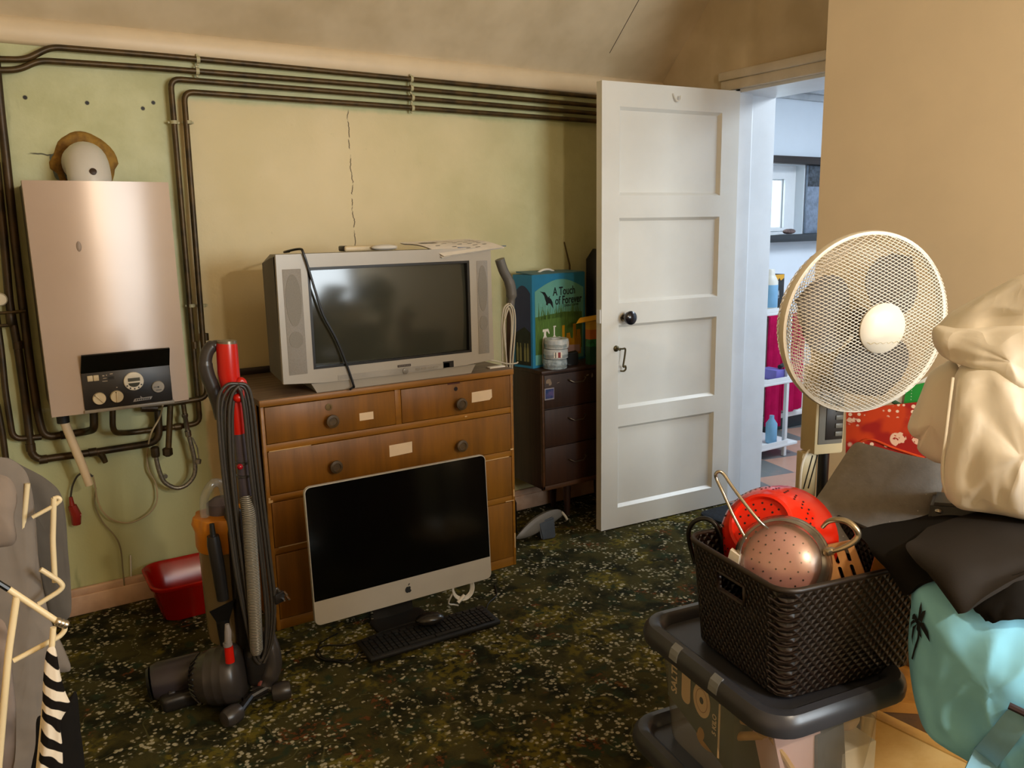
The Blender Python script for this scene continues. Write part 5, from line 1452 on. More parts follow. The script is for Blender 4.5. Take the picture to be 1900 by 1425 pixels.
# cable wound from the top hook down to the lower hook
mb = MB()
top = ((0.5688, 2.3180, 0.9721))
left = [[(0.5619, 2.3000, 0.9803), (0.5310, 2.3000, 0.9794), (0.5058, 2.3000, 0.9370), (0.5007, 2.3000, 0.8072), (0.5040, 2.3000, 0.6333), (0.5120, 2.3000, 0.4365), (0.5273, 2.3000, 0.2815), (0.5417, 2.3000, 0.1655), (0.5581, 2.3000, 0.1306)], [(0.5628, 2.3050, 0.9764), (0.5371, 2.3050, 0.9673), (0.5142, 2.3050, 0.9198), (0.5092, 2.3050, 0.7891), (0.5126, 2.3050, 0.6141), (0.5191, 2.3050, 0.4329), (0.5347, 2.3050, 0.2602), (0.5484, 2.3050, 0.1524), (0.5627, 2.3050, 0.1303)],
        [(0.5638, 2.3100, 0.9724), (0.5433, 2.3100, 0.9565), (0.5242, 2.3100, 0.9022), (0.5192, 2.3100, 0.7706), (0.5213, 2.3100, 0.5946), (0.5277, 2.3100, 0.4289), (0.5414, 2.3100, 0.2475), (0.5556, 2.3100, 0.1443), (0.5676, 2.3100, 0.1334)], [(0.5606, 2.2980, 0.9716), (0.5426, 2.2980, 0.9478), (0.5303, 2.2980, 0.8881), (0.5240, 2.2980, 0.7568), (0.5260, 2.2980, 0.5972), (0.5325, 2.2980, 0.4320), (0.5423, 2.2980, 0.2609), (0.5558, 2.2980, 0.1498), (0.5667, 2.2980, 0.1462)],
        [(0.5660, 2.3150, 0.9652), (0.5518, 2.3150, 0.9361), (0.5418, 2.3150, 0.8677), (0.5355, 2.3150, 0.7349), (0.5360, 2.3150, 0.5737), (0.5412, 2.3150, 0.4069), (0.5494, 2.3150, 0.2516), (0.5620, 2.3150, 0.1469), (0.5730, 2.3150, 0.1434)]]
right = [[(0.5648, 2.3000, 0.9800), (0.5864, 2.3000, 0.9712), (0.5977, 2.3000, 0.9249), (0.6025, 2.3000, 0.7905), (0.6074, 2.3000, 0.6120), (0.6137, 2.3000, 0.4444), (0.6164, 2.3000, 0.3075), (0.5997, 2.3000, 0.1909), (0.5709, 2.3000, 0.1300)], [(0.5656, 2.3050, 0.9745), (0.5825, 2.3050, 0.9617), (0.5904, 2.3050, 0.9095), (0.5935, 2.3050, 0.7750), (0.5998, 2.3050, 0.5957), (0.6060, 2.3050, 0.4277), (0.6085, 2.3050, 0.2904), (0.5924, 2.3050, 0.1822), (0.5690, 2.3050, 0.1282)],
         [(0.5665, 2.3100, 0.9690), (0.5786, 2.3100, 0.9521), (0.5844, 2.3100, 0.8938), (0.5860, 2.3100, 0.7591), (0.5922, 2.3100, 0.5794), (0.5967, 2.3100, 0.4114), (0.5991, 2.3100, 0.2738), (0.5867, 2.3100, 0.1729), (0.5673, 2.3100, 0.1299)], [(0.5633, 2.2980, 0.9682), (0.5703, 2.2980, 0.9443), (0.5743, 2.2980, 0.8818), (0.5758, 2.2980, 0.7478), (0.5815, 2.2980, 0.5853), (0.5868, 2.2980, 0.4098), (0.5875, 2.2980, 0.2734), (0.5767, 2.2980, 0.1727), (0.5649, 2.2980, 0.1433)]]
for k in range(5):
    l = left[k]
    r = right[min(k, 3)]
    mb.tube(smooth_path(list(reversed(l)) + list(r), 5), 0.0048, 8)
mb.build('power_cable', 'cable_dark', vac, 60)
pl = MB(); pl.box((-0.022, -0.012, -0.016), (0.016, 0.014, 0.018), 0.006, 2, X=Matrix.Translation(((0.6317, 2.3100, 0.3200))) @ Matrix.Rotation(0.5, 4, 'Z'))
plug = pl.build('plug', 'vac_dark', vac)
mb = MB()
c = Vector((0.6429, 2.3100, 0.3169))
for dx, dz in ((0.006, 0.016), (0.012, 0.0), (-0.002, 0.0)):
    q = c + Vector((dx, -0.012, dz))
    mb.box((q.x - 0.003, q.y - 0.016, q.z - 0.0018), (q.x + 0.003, q.y + 0.012, q.z + 0.0018))
mb.build('plug_pin', 'steel', plug, 0)
mb = MB(); mb.tube(smooth_path([(0.6170, 2.3050, 0.3397), (0.6259, 2.3050, 0.3510), (0.6331, 2.3050, 0.3388)]), 0.0045, 8); mb.build('plug_lead', 'cable_dark', plug)
# body with clear bin
cb = Vector((0.522, 2.455, 0))
mb = MB(); mb.lathe([(0.068, 0.17), (0.072, 0.20), (0.075, 0.465), (0.067, 0.47), (0.064, 0.20), (0.02, 0.19)], cb, Z3, 30, cap1=False); mb.build('dust_bin', 'bin_clear', vac, 50)
mb = MB(); mb.lathe([(0.030, 0.19), (0.036, 0.24), (0.040, 0.44), (0.05, 0.465)], cb, Z3, 20); mb.build('bin_core', mat('brown_red_core', '#5b1d10', 0.5), vac, 50)
mb = MB()
rings = []
for z, r in ((0.462, 0.078), (0.475, 0.082), (0.52, 0.081), (0.548, 0.085), (0.566, 0.080), (0.570, 0.05)):
    rings.append([(cb.x + (r + (0.005 * math.cos(8 * a) if z > 0.53 else 0)) * math.cos(a), cb.y + (r + (0.005 * math.cos(8 * a) if z > 0.53 else 0)) * math.sin(a), z) for a in [2 * PI * k / 48 for k in range(48)]])
mb.rings(rings); mb.build('bin_lid', 'orange', vac, 40)
mb = MB(); mb.lathe([(0.045, 0.565), (0.042, 0.60), (0.02, 0.615)], cb, Z3, 18); mb.build('filter_cap', mat('mauve_grey_cap', '#574d52', 0.4), vac, 40)
mb = MB(); mb.tube(smooth_path([(cb.x - 0.055, cb.y - 0.03, 0.575), (cb.x - 0.052, cb.y - 0.03, 0.63), (cb.x - 0.025, cb.y - 0.025, 0.668), (cb.x + 0.005, cb.y - 0.01, 0.655), (cb.x + 0.015, cb.y, 0.60)]), 0.013, 10); mb.build('carry_handle', 'clear', vac, 60)
# stair tool clipped on the left, with funnel and red cuff below
mb = MB(); mb.tube([(0.4731, 2.3700, 0.5311), (0.4739, 2.3700, 0.5044), (0.4804, 2.3700, 0.4193), (0.4853, 2.3700, 0.3298)], [0.017, 0.020, 0.019, 0.017], 14); mb.build('stair_tool', 'vac_dark', vac, 50)
mb = MB(); mb.tube([(0.4732, 2.3700, 0.5673), (0.4738, 2.3700, 0.5210)], [0.007, 0.009], 10); mb.build('tool_stub', 'black', vac)
mb = MB()
mb.hexa([(0.4618, 2.3600, 0.2618), (0.4962, 2.3600, 0.2655), (0.5026, 2.3900, 0.2511), (0.4677, 2.3900, 0.2474), (0.4374, 2.3400, 0.3162), (0.5124, 2.3400, 0.3341), (0.5277, 2.4100, 0.3024), (0.4505, 2.4100, 0.2839)]); mb.tube([(0.4798, 2.3750, 0.2675), (0.4808, 2.3750, 0.1855)], [0.020, 0.015], 12); mb.build('funnel', 'black', vac)
mb = MB(); mb.tube([(0.4700, 2.2750, 0.2953), (0.4710, 2.2750, 0.2717), (0.4683, 2.2750, 0.2390)], [0.006, 0.010, 0.010], 10); mb.tube([(0.4669, 2.2750, 0.2395), (0.4675, 2.2750, 0.2292)], [0.013, 0.013], 12); mb.build('pivot_pin', mat('pale_grey_pin', '#8b837d', 0.4), vac)
mb = MB(); mb.tube([(0.4689, 2.2750, 0.2271), (0.4694, 2.2750, 0.1780)], [0.0125, 0.0135], 12); mb.build('red_catch', 'red_plastic', vac)
# spine behind
mb = MB(); mb.box((0.515, 2.36, 0.13), (0.560, 2.41, 0.60), 0.012, 3); mb.build('spine', 'vac_dark', vac)
# the ball: ribbed drum on a sideways axis
bx = Vector((0.458, 2.37, 0.094)); ba = Vector((0.86, -0.48, 0.10)).normalized()
BR = [(0.02, -0.088), (0.062, -0.080), (0.082, -0.060), (0.093, -0.03), (0.0945, -0.028), (0.0945, -0.026), (0.099, 0.0), (0.1005, 0.002), (0.1005, 0.004), (0.102, 0.028), (0.1035, 0.030), (0.1035, 0.032), (0.097, 0.062), (0.080, 0.078), (0.03, 0.084)]
mb = MB(); mb.lathe([(q * 0.87, h * 0.9) for q, h in BR], bx, ba, 40)
mb.build('ball', 'vac_grey', vac, 40)
mb = MB()
u = ba.orthogonal().normalized(); w = ba.cross(u)
for k in range(26):
    a = 2 * PI * k / 26
    d = u * math.cos(a) + w * math.sin(a)
    mb.tube([bx - ba * 0.081 + d * 0.026, bx - ba * 0.075 + d * 0.055, bx - ba * 0.056 + d * 0.0725], 0.0028, 5)
mb.build('vent_grille', 'vac_dark', vac)
mb = MB(); mb.tube(smooth_path([(0.590, 2.345, 0.215), (0.600, 2.330, 0.16), (0.600, 2.32, 0.10), (0.57, 2.315, 0.045), (0.54, 2.32, 0.03)]), [0.026] * 6 + [0.028] * 10 + [0.02] * 9, 12); mb.build('yoke', 'vac_grey', vac, 50)
mb = MB(); mb.box((0.525, 2.31, 0.05), (0.60, 2.40, 0.17), 0.02, 3); mb.build('motor_casing', 'vac_dark', vac)
mb = MB(); mb.tube(smooth_path([(0.548, 2.338, 0.11), (0.56, 2.322, 0.08), (0.556, 2.312, 0.055)]), 0.008, 8); mb.build('red_hose_bend', mat('dull_orange_bend', '#7a2f1a', 0.5), vac)
# cleaner head lying to the left behind
h0, h1 = Vector((0.285, 2.50, 0.062)), Vector((0.43, 2.47, 0.075))
hd = (h1 - h0).normalized()
mb = MB(); mb.lathe([(0.03, 0), (0.052, 0.004), (0.058, 0.02), (0.056, 0.14), (0.04, 0.17)], h0, hd, 26); mb.build('cleaner_head', mat('purple_grey_shell', '#332d31', 0.3), vac, 40)
mb = MB(); mb.lathe([(0.050, -0.002), (0.044, -0.010), (0.02, -0.012)], h0, hd, 22); mb.build('head_end_cap', 'black', vac)
mb = MB(); mb.box((0.295, 2.40, 0.002), (0.45, 2.56, 0.05), 0.015, 3); mb.build('head_plate', 'vac_dark', vac)
mb = MB(); mb.box((0.318, 2.425, 0.004), (0.338, 2.448, 0.055), 0.004, 2); mb.build('head_foot', 'vac_grey', vac)
# stabiliser with two small wheels
mb = MB(); mb.tube([(0.50, 2.29, 0.035), (0.575, 2.305, 0.045)], 0.012, 10); mb.tube([(0.47, 2.235, 0.034), (0.52, 2.29, 0.04)], 0.012, 10); mb.tube([(0.575, 2.305, 0.045), (0.60, 2.29, 0.034)], 0.011, 10); mb.build('stabiliser', 'vac_dark', vac)
for c, a, m in (((0.455, 2.245, 0.0290), (0.8, 0.35, 0), 'vac_grey'), ((0.612, 2.288, 0.0290), (0.9, -0.2, 0.05), 'vac_grey')):
    mb = MB(); mb.lathe([(0.010, -0.030), (0.022, -0.027), (0.028, -0.014), (0.0285, 0.012), (0.024, 0.026), (0.010, 0.029)], c, a, 22); mb.build('wheel', m, vac, 50)

# ================================================================== doorway and next room
mb = MB(); mb.rings([[(x, y, z) for x, y in round_rect(2.79, 2.20, 3.30, 2.72, 0.05, 4)] for z in (0.0005, 0.010)] + [[(x, y, 0.014) for x, y in round_rect(2.80, 2.21, 3.29, 2.71, 0.045, 4)]])
solo(mb, 'door_mat', 'navy_mat', 'dark navy mat lying on the floor in the doorway', 'mat')
rad = thing('radiator', (4.55, 3.56, 0.09), 'white ribbed radiator under the small window in the next room', 'radiator')
mb = MB()
mb.box((4.0, 3.55, 0.10), (4.95, 3.59, 0.80), 0.008, 2)
for k in range(24):
    x = 4.02 + k * 0.0385
    mb.box((x, 3.535, 0.14), (x + 0.022, 3.555, 0.76), 0.006, 2)
mb.box((4.0, 3.532, 0.10), (4.95, 3.556, 0.135), 0.004)
mb.build('panel', 'radiator_white', rad)
mb = MB(); mb.box((4.05, 3.56, 0.0), (4.08, 3.585, 0.10)); mb.box((4.86, 3.56, 0.0), (4.89, 3.585, 0.10)); mb.build('pipe', 'radiator_white', rad)
def towel(x0, x1, z0, z1, seed, label):
    g = MB()
    rows = []
    for i in range(15):
        t = i / 14
        row = []
        for j in range(13):
            s = j / 12
            x = x0 + (x1 - x0) * s
            dy = 0.010 * math.sin(s * 9 + seed) + 0.006 * math.sin(s * 23 + seed * 2)
            if t < 0.12:
                y = 3.56 - 0.055 * (t / 0.12)
            else:
                y = 3.505
            row.append((x, y + dy * min(1, t * 3), z1 + (0.012 * math.sin(PI * t / 0.24) if t < 0.12 else 0.012) - (z1 - z0) * max(0, (t - 0.12) / 0.88) + 0.012 * math.sin(s * 5 + seed) * t))
        rows.append(row)
    g.sheet(rows, 0.012)
    return solo(g, 'towel', 'pink', label, 'towel', 'pink towels on the radiator', smooth=60)
towel(4.20, 4.345, 0.06, 0.80, 0.4, 'longer left pink towel over the radiator behind the white trolley')
towel(4.35, 4.535, 0.145, 0.80, 2.1, 'shorter right pink towel over the radiator, next to the fan grille')
tro = thing('trolley', (3.80, 3.2, 0), 'narrow white trolley of shelves just inside the next room', 'trolley')
for x, y in ((3.965, 3.16), (4.055, 3.46), (3.62, 3.16), (3.62, 3.46)):
    g = MB(); g.box((x - 0.011, y - 0.011, 0), (x + 0.011, y + 0.011, 0.885), 0.002); g.build('post', 'white_frame', tro)
for z in (0.06, 0.45, 0.865):
    g = MB(); g.box((3.605, 3.145, z), (4.07, 3.475, z + 0.018), 0.003); g.box((3.605, 3.145, z + 0.018), (3.98, 3.151, z + 0.04)); g.build('shelf', 'white_frame', tro)
bt = thing('cleaner_bottle', (3.90, 3.25, 0.883), 'white and blue plastic bottle on the trolley top in the next room', 'bottle')
mb = MB(); mb.lathe([(0.046, 0), (0.05, 0.01), (0.05, 0.17), (0.035, 0.20), (0.03, 0.21), (0.03, 0.235), (0.026, 0.24)], (3.870, 3.24, 0.8835), Z3, 24); mb.build('body', 'white_plastic', bt, 40)
mb = MB(); mb.lathe([(0.0505, 0.02), (0.0508, 0.021), (0.0508, 0.15), (0.0505, 0.151)], (3.870, 3.24, 0.8835), Z3, 24, cap0=False, cap1=False); mb.build('label', 'blue_bottle', bt)
bx2 = thing('product_box', (3.94, 3.34, 0.883), 'black box with a yellow top band and pale picture on the trolley', 'box')
mb = MB(); mb.box((3.975, 3.30, 0.8835), (4.075, 3.42, 1.085), 0.001); mb.build('carton_body', 'black', bx2)
mb = MB(); mb.prism([(3.978, 1.083), (4.072, 1.083), (4.072, 1.062), (4.043, 1.047), (4.03, 1.064), (4.01, 1.042), (3.995, 1.062), (3.99, 1.047), (3.978, 1.062)], (0, 3.2995, 0), X3, Z3, 0.0005); mb.build('yellow_band', 'yellow', bx2, 0)
mb = MB(); mb.prism([(3.99, 0.94), (4.01, 0.935), (4.035, 0.945), (4.03, 0.99), (4.01, 0.975), (3.99, 0.985), (3.99, 1.01)], (0, 3.2995, 0), X3, Z3, 0.0005); mb.build('picture', mat('pale_grey_picture', '#97a0a8', 0.5, color2='#3a434a', vscale=60), bx2, 0)
mb = MB(); mb.box((3.88, 3.17, 0.469), (3.965, 3.30, 0.53), 0.004); solo(mb, 'lilac_pack', 'violet', 'lilac pack on the middle trolley shelf', 'packet')
mb = MB(); mb.tube([(3.93, 3.19, 0.545), (4.01, 3.21, 0.555)], 0.013, 10); solo(mb, 'black_tube', 'black', 'small dark tube lying on the lilac pack of the trolley', 'tube', at=(3.96, 3.2, 0.53))
mb = MB(); mb.lathe([(0.03, 0), (0.034, 0.01), (0.034, 0.12), (0.014, 0.15), (0.014, 0.17)], (3.905, 3.21, 0.079), Z3, 18); solo(mb, 'blue_bottle', 'blue_bottle', 'pale blue bottle on the bottom trolley shelf', 'bottle')
pf = thing('picture_frame', (4.70, 3.62, 1.316), 'dark framed glossy panel standing on the slate sill beside the small window', 'frame')
mb = MB(); mb.box((4.642, 3.606, 1.316), (4.80, 3.622, 1.756), 0.002); mb.build('frame', mat('grey_blue_panel', '#7f8ca0', 0.25, color2='#6a7484', vscale=30), pf)
mb = MB(); mb.box((4.645, 3.603, 1.62), (4.80, 3.607, 1.756), 0.001); mb.build('dark_top', mat('charcoal_panel', '#1f2328', 0.3, color2='#4d5560', vscale=40), pf)
mb = MB(); mb.ball((4.44, 3.575, 1.332), 0.06, 16, 8, (1, 0.35, 0.3)); solo(mb, 'driftwood', mat('grey_brown_stone', '#4b3a38', 0.7, color2='#7d6660', vscale=40), 'small brown lump lying on the dark window sill', 'stone', at=(4.44, 3.575, 1.314))

# ================================================================== pedestal fan
F = Vector((1.7620, 1.1897, 1.1520))
fd = (F - Vector((0, 0, 1.3951))).normalized()
fr_ = Vector((fd.y, -fd.x, 0)).normalized()
fu_ = fr_.cross(fd)
FN = (-fd * math.cos(math.radians(37)) + (fr_ * 0.97 - fu_ * 0.24) * math.sin(math.radians(37))).normalized()
FX = Z3.cross(FN).normalized()
FYv = FN.cross(FX)
FR = 0.214
def fp(r, a, h):
    return F + FX * (r * math.cos(a)) + FYv * (r * math.sin(a)) + FN * h
basep = F - FN * 0.135
fan = thing('pedestal_fan', (basep.x, basep.y, 0), 'cream pedestal fan with a round wire grille and smoky grey blades', 'fan')
mb = MB(); mb.lathe([(FR - 0.004, -0.011), (FR + 0.004, -0.011), (FR + 0.006, 0), (FR + 0.004, 0.011), (FR - 0.004, 0.011), (FR - 0.004, -0.011)], F, FN, 72, cap0=False, cap1=False); mb.build('grille_ring', 'fan_white', fan, 50)
def grille(name, h0, depth, r0, sign):
    g = MB()
    N = 72
    for s in (1, -1):
        for k in range(N):
            a0 = 2 * PI * k / N
            pts = []
            for q in range(12):
                t = q / 11
                r = r0 + (FR - r0) * t
                hh = h0 + sign * depth * math.sqrt(max(0, 1 - (t ** 3.2)))
                pts.append(fp(r, a0 + s * 1.6 * (1 - t), hh))
            g.tube(pts, 0.00105, 3, cap=False)
    return g.build(name, 'fan_wire', fan, 60, recalc=False)
g = MB()
for s in (1, -1):
    sl = 0.48 * s
    for k in range(-30, 31):
        c = 0.0082 * k
        A2, B2, C2 = 1 + sl * sl, 2 * sl * c, c * c - (FR - 0.002) ** 2
        disc = B2 * B2 - 4 * A2 * C2
        if disc <= 0:
            continue
        x0, x1 = (-B2 - math.sqrt(disc)) / (2 * A2), (-B2 + math.sqrt(disc)) / (2 * A2)
        run = []
        for q in range(29):
            x = x0 + (x1 - x0) * q / 28
            y = sl * x + c
            rr_ = math.hypot(x, y)
            if rr_ < 0.046:
                if len(run) > 1:
                    g.tube(run, 0.0008, 3, cap=False)
                run = []
                continue
            t = min(1, rr_ / FR)
            run.append(F + FX * x + FYv * y + FN * (0.006 + 0.062 * math.sqrt(max(0, 1 - t ** 4.5))))
        if len(run) > 1:
            g.tube(run, 0.0008, 3, cap=False)
g.build('front_grille', 'fan_wire', fan, 60, recalc=False)
grille('rear_grille', -0.006, 0.085, 0.055, -1)
mb = MB(); mb.lathe([(0.050, -0.004), (0.058, 0.0), (0.059, 0.006), (0.052, 0.013), (0.030, 0.018), (0.0005, 0.019)], fp(0, 0, 0.066), FN, 44); cap = mb.build('hub_cap', 'fan_white', fan, 50)
mb = MB()
for k in range(2):
    mb.tube([fp(0, 0, 0) + FX * x + FYv * (-0.022 - 0.010 * k + 0.0018 * math.sin(x * 420)) + FN * (0.066 + 0.0185 - 0.0045 * (math.hypot(x, 0.025) / 0.045) ** 2) for x in [(-0.042 + 0.084 * q / 40) for q in range(41)]], 0.0009, 5)
mb.build('hub_waves', 'fan_cream', cap, 0)
for k, ang in enumerate((54, 165, 286)):
    a0 = math.radians(ang)
    g = MB()
    rows = []
    for i in range(12):
        t = i / 11
        r = 0.028 + 0.160 * t
        w = 1.28 * (0.34 + 0.50 * math.sin(PI * min(1, t * 1.0) ** 0.8)) * (1.0 if t < 0.75 else math.sqrt(max(0.02, 1 - ((t - 0.75) / 0.25) ** 2)))
        row = []
        for j in range(9):
            s = j / 8 - 0.5
            row.append(fp(r, a0 + s * 2 * w * 0.8, 0.004 + s * 0.045 * (1 - t * 0.3)))
        rows.append(row)
    g.sheet(rows, 0.0025)
    g.build('blade', 'fan_blade', fan, 60)
mb = MB(); mb.lathe([(0.036, -0.02), (0.036, 0.045), (0.02, 0.058)], F, FN, 24); mb.build('blade_hub', 'fan_blade', fan)
mb = MB(); mb.lathe([(0.056, -0.092), (0.064, -0.10), (0.066, -0.16), (0.055, -0.20), (0.03, -0.215)], F, FN, 28); mb.build('motor_housing', 'fan_cream', fan, 50)
FH = Vector((FN.x, FN.y, 0)).normalized(); FS = Z3.cross(FH)
colc = Vector((basep.x, basep.y, 0)) - FH * 0.0
def cp(s, d, z):
    return colc + FS * s + FH * d + Z3 * z
mb = MB(); mb.tube([cp(0, 0, basep.z - 0.04), cp(0, 0, 1.0)], [0.04, 0.032], 16); mb.build('neck', 'fan_cream', fan)
def cbox(g, s0, s1, d0, d1, z0, z1, bev=0.0):
    T = Matrix.Translation(colc) @ Matrix((( FS.x, FH.x, 0, 0), (FS.y, FH.y, 0, 0), (0, 0, 1, 0), (0, 0, 0, 1)))
    g.box((s0, d0, z0), (s1, d1, z1), bev, 2, X=T)
mb = MB(); cbox(mb, -0.048, 0.036, -0.035, 0.034, 0.80, 1.03, 0.006); mb.build('control_housing', 'fan_cream', fan)
mb = MB(); cbox(mb, -0.040, 0.030, 0.032, 0.0365, 0.828, 1.01, 0.002); pn = mb.build('control_panel', 'fan_panel', fan)
mb = MB(); cbox(mb, -0.020, 0.029, 0.0365, 0.0385, 0.840, 0.935, 0.0008); mb.build('key_field', 'boiler_dark', pn)
for k in range(4):
    g = MB(); cbox(g, 0.006, 0.026, 0.038, 0.041, 0.849 + k * 0.0215, 0.861 + k * 0.0215, 0.001); g.build('button', mat('grey_fan_button', '#6f6c62', 0.4), pn)
mb = MB(); cbox(mb, -0.060, -0.014, -0.030, 0.000, 0.66, 0.80, 0.006); back = mb.build('cable_holder', 'fan_cream', fan)
mb = MB()
for k in range(2):
    s = -0.052 + 0.014 * k
    a = cp(s, 0.0006, 0.70); b = cp(s + 0.022, 0.0006, 0.79)
    mb.tube([a, b], 0.0017, 5)
mb.build('slot', 'black', back)
mb = MB(); mb.tube([cp(0, 0.005, 0.80), cp(0, 0.005, 0.02)], 0.014, 14); mb.build('pole', 'black', fan)
mb = MB(); mb.lathe([(0.19, 0.0), (0.195, 0.008), (0.18, 0.02), (0.05, 0.03), (0.025, 0.05)], cp(0, 0.005, 0), Z3, 36); mb.build('base', 'fan_cream', fan, 50)
mb = MB(); mb.tube(smooth_path([cp(-0.03, 0.02, 0.815), cp(-0.05, 0.012, 0.805), cp(-0.064, 0.008, 0.77), cp(-0.066, 0.006, 0.70), cp(-0.06, 0.0, 0.60)]), 0.0035, 8); mb.build('flex', 'fan_white', fan)

# ================================================================== stack of clear boxes, basket and kitchen things
E1 = Vector((math.cos(math.radians(-8)), math.sin(math.radians(-8)), 0)); E2 = Vector((math.cos(math.radians(81)), math.sin(math.radians(81)), 0))
def qp(o, a, b, z):
    return Vector((o[0], o[1], 0)) + E1 * a + E2 * b + Z3 * z
def qring(o, a0, b0, a1, b1, r, z, n=6):
    return [qp(o, a, b, z) for a, b in round_rect(a0, b0, a1, b1, r, n)]
def clear_box(name, label, o, z0, z1, L, Wd, group):
    t = thing(name, qp(o, L / 2, Wd / 2, z0), label, 'storage box', group)
    g = MB()
    i = 0.032
    hh = z1 - z0
    g.rings([qring(o, i + 0.02, i + 0.02, L - i - 0.02, Wd - i - 0.02, 0.05, z0 + 0.004), qring(o, i + 0.016, i + 0.016, L - i - 0.016, Wd - i - 0.016, 0.05, z0 + 0.012), qring(o, i, i, L - i, Wd - i, 0.05, z1 - 0.035)], True, True, False)
    g.build('tub', 'box_clear', t, 50)
    g = MB()
    prof = [(0.045, -0.026), (0.010, -0.031), (0.002, -0.035), (0.0, -0.020), (0.003, -0.008), (0.010, 0.001), (0.024, 0.003), (0.033, -0.003), (0.040, -0.016), (0.060, -0.016)]
    g.rings([qring(o, k, k, L - k, Wd - k, max(0.012, 0.062 - k * 0.6), z1 + h) for k, h in prof], True, True, True)
    g.build('lid', 'box_lid', t, 40)
    return t
lo = (0.972, 0.768)
LL, LW = 0.338, 0.425
low = clear_box('storage_box', 'lowest clear storage box with a dark grey lid, standing on the carpet', (0.955, 0.770), 0.0, 0.372, LL - 0.028, LW + 0.01, 'clear storage boxes')
upp = clear_box('storage_box', 'upper clear storage box with dark grey lid under the woven basket', lo, 0.3565, 0.605, LL, LW, 'clear storage boxes')
for a in (0.135, 0.255):
    g = MB()
    g.rings([[qp(lo, x, LW - a - s, z) for x, z in ((-0.0012, 0.582), (0.0005, 0.592), (0.004, 0.6015), (0.014, 0.6095), (0.016, 0.6085), (0.006, 0.599), (0.003, 0.590), (0.002, 0.582))] for s in (0.0, 0.006, 0.012, 0.018, 0.024)])
    g.build('lid_rib', mat('worn_pale_clip', '#777a7d', 0.4), upp, 0)
# kitchen scale carton seen through the left side
zc = 0.366
sc = thing('kitchen_scale_carton', qp(lo, 0.10, 0.24, zc), 'dark green kitchen scale carton with cream shapes seen inside the upper clear box', 'carton')
def sp_(b, z, a=0.045):
    return qp(lo, a, LW - b, z)
mb = MB(); mb.hexa([sp_(0.07, 0.455), sp_(0.275, 0.400), sp_(0.275, 0.400, 0.14), sp_(0.07, 0.455, 0.14), sp_(0.07, 0.572), sp_(0.275, 0.572), sp_(0.275, 0.572, 0.14), sp_(0.07, 0.572, 0.14)]); mb.build('carton_body', 'salter_green', sc, 0)
SU = -E2
mb = MB()
O_ = qp(lo, 0.0438, LW, 0)
mb.prism(circle(0.182, 0.505, 0.026, 24, 0.034), O_, SU, Z3, 0.0006); mb.prism(round_rect(0.118, 0.472, 0.146, 0.558, 0.012, 4), O_, SU, Z3, 0.0006)
shp = mb.build('printed_shapes', 'beige_print', sc, 0)
mb = MB(); mb.prism(circle(0.182, 0.505, 0.006, 12, 0.007), qp(lo, 0.0432, LW, 0), SU, Z3, 0.0004); mb.build('dial_dot', 'ink', shp, 0)
mb = MB(); mb.prism(circle(0.182, 0.505, 0.018, 24, 0.024), qp(lo, 0.0434, LW, 0), SU, Z3, 0.0003, holes=[circle(0.182, 0.505, 0.0165, 24, 0.0225)]); mb.build('dial_ring', mat('brown_print_line', '#9a7658', 0.6), shp, 0)
text('lettering', 'SALTER', qp(lo, 0.0435, LW - 0.094, 0.512), Z3, E2, 0.026, 'paper_cream', sc, sx=0.9, bold=0.02)
text('lettering', '5 KILO', qp(lo, 0.0435, LW - 0.222, 0.478), Z3, E2, 0.016, 'paper_cream', sc, sx=0.9, bold=0.02)
mb = MB(); mb.box((0, 0, 0), (0.001, 0.004, 0.11), X=Matrix.Translation(qp(lo, 0.043, LW - 0.238, 0.418))); mb.build('printed_strip', 'paper_cream', sc, 0)
# jumbled contents towards the front
def spoon(p0, p1, wide, label):
    p0, p1 = Vector(p0), Vector(p1)
    d = (p1 - p0).normalized()
    g = MB()
    g.tube([p0, p0.lerp(p1, 0.6), p1], [0.007, 0.008, 0.009], 10)
    sd = Vector((d.y, -d.x, 0)).normalized()
    up = sd.cross(d)
    c = p1 + d * wide * 1.1
    pts = [c + d * (wide * 1.35 * math.cos(2 * PI * k / 14)) + up * (wide * math.sin(2 * PI * k / 14)) for k in range(14)]
    g.puff(pts, sd, 0.005, 0.005, rings=4, sub=2)
    return solo(g, 'wooden_spoon', 'spoon', label, 'spoon', 'wooden spoons in the clear box', smooth=60)
spoon(qp(lo, 0.075, 0.045, 0.545), qp(lo, 0.055, 0.195, 0.455), 0.03, 'wooden spoon slanting down inside the upper clear box, bowl lowermost')
spoon(qp(lo, 0.08, 0.24, 0.47), qp(lo, 0.06, 0.115, 0.53), 0.022, 'wooden spoon with its bowl up near the lid inside the clear box')
mb = MB(); mb.tube([qp(lo, 0.06, 0.07, 0.53), qp(lo, 0.12, 0.042, 0.42)], 0.006, 8); solo(mb, 'wooden_stick', 'spoon', 'thin wooden stick slanting against the front of the upper clear box', 'stick')
mb = MB(); mb.hexa([qp(lo, 0.10, 0.06, 0.37), qp(lo, 0.19, 0.05, 0.37), qp(lo, 0.19, 0.12, 0.37), qp(lo, 0.10, 0.12, 0.37), qp(lo, 0.055, 0.06, 0.54), qp(lo, 0.145, 0.05, 0.55), qp(lo, 0.145, 0.12, 0.55), qp(lo, 0.055, 0.12, 0.54)]); solo(mb, 'pink_carton', 'pink_card', 'pale pink carton tilted inside the upper clear box', 'carton', smooth=0)
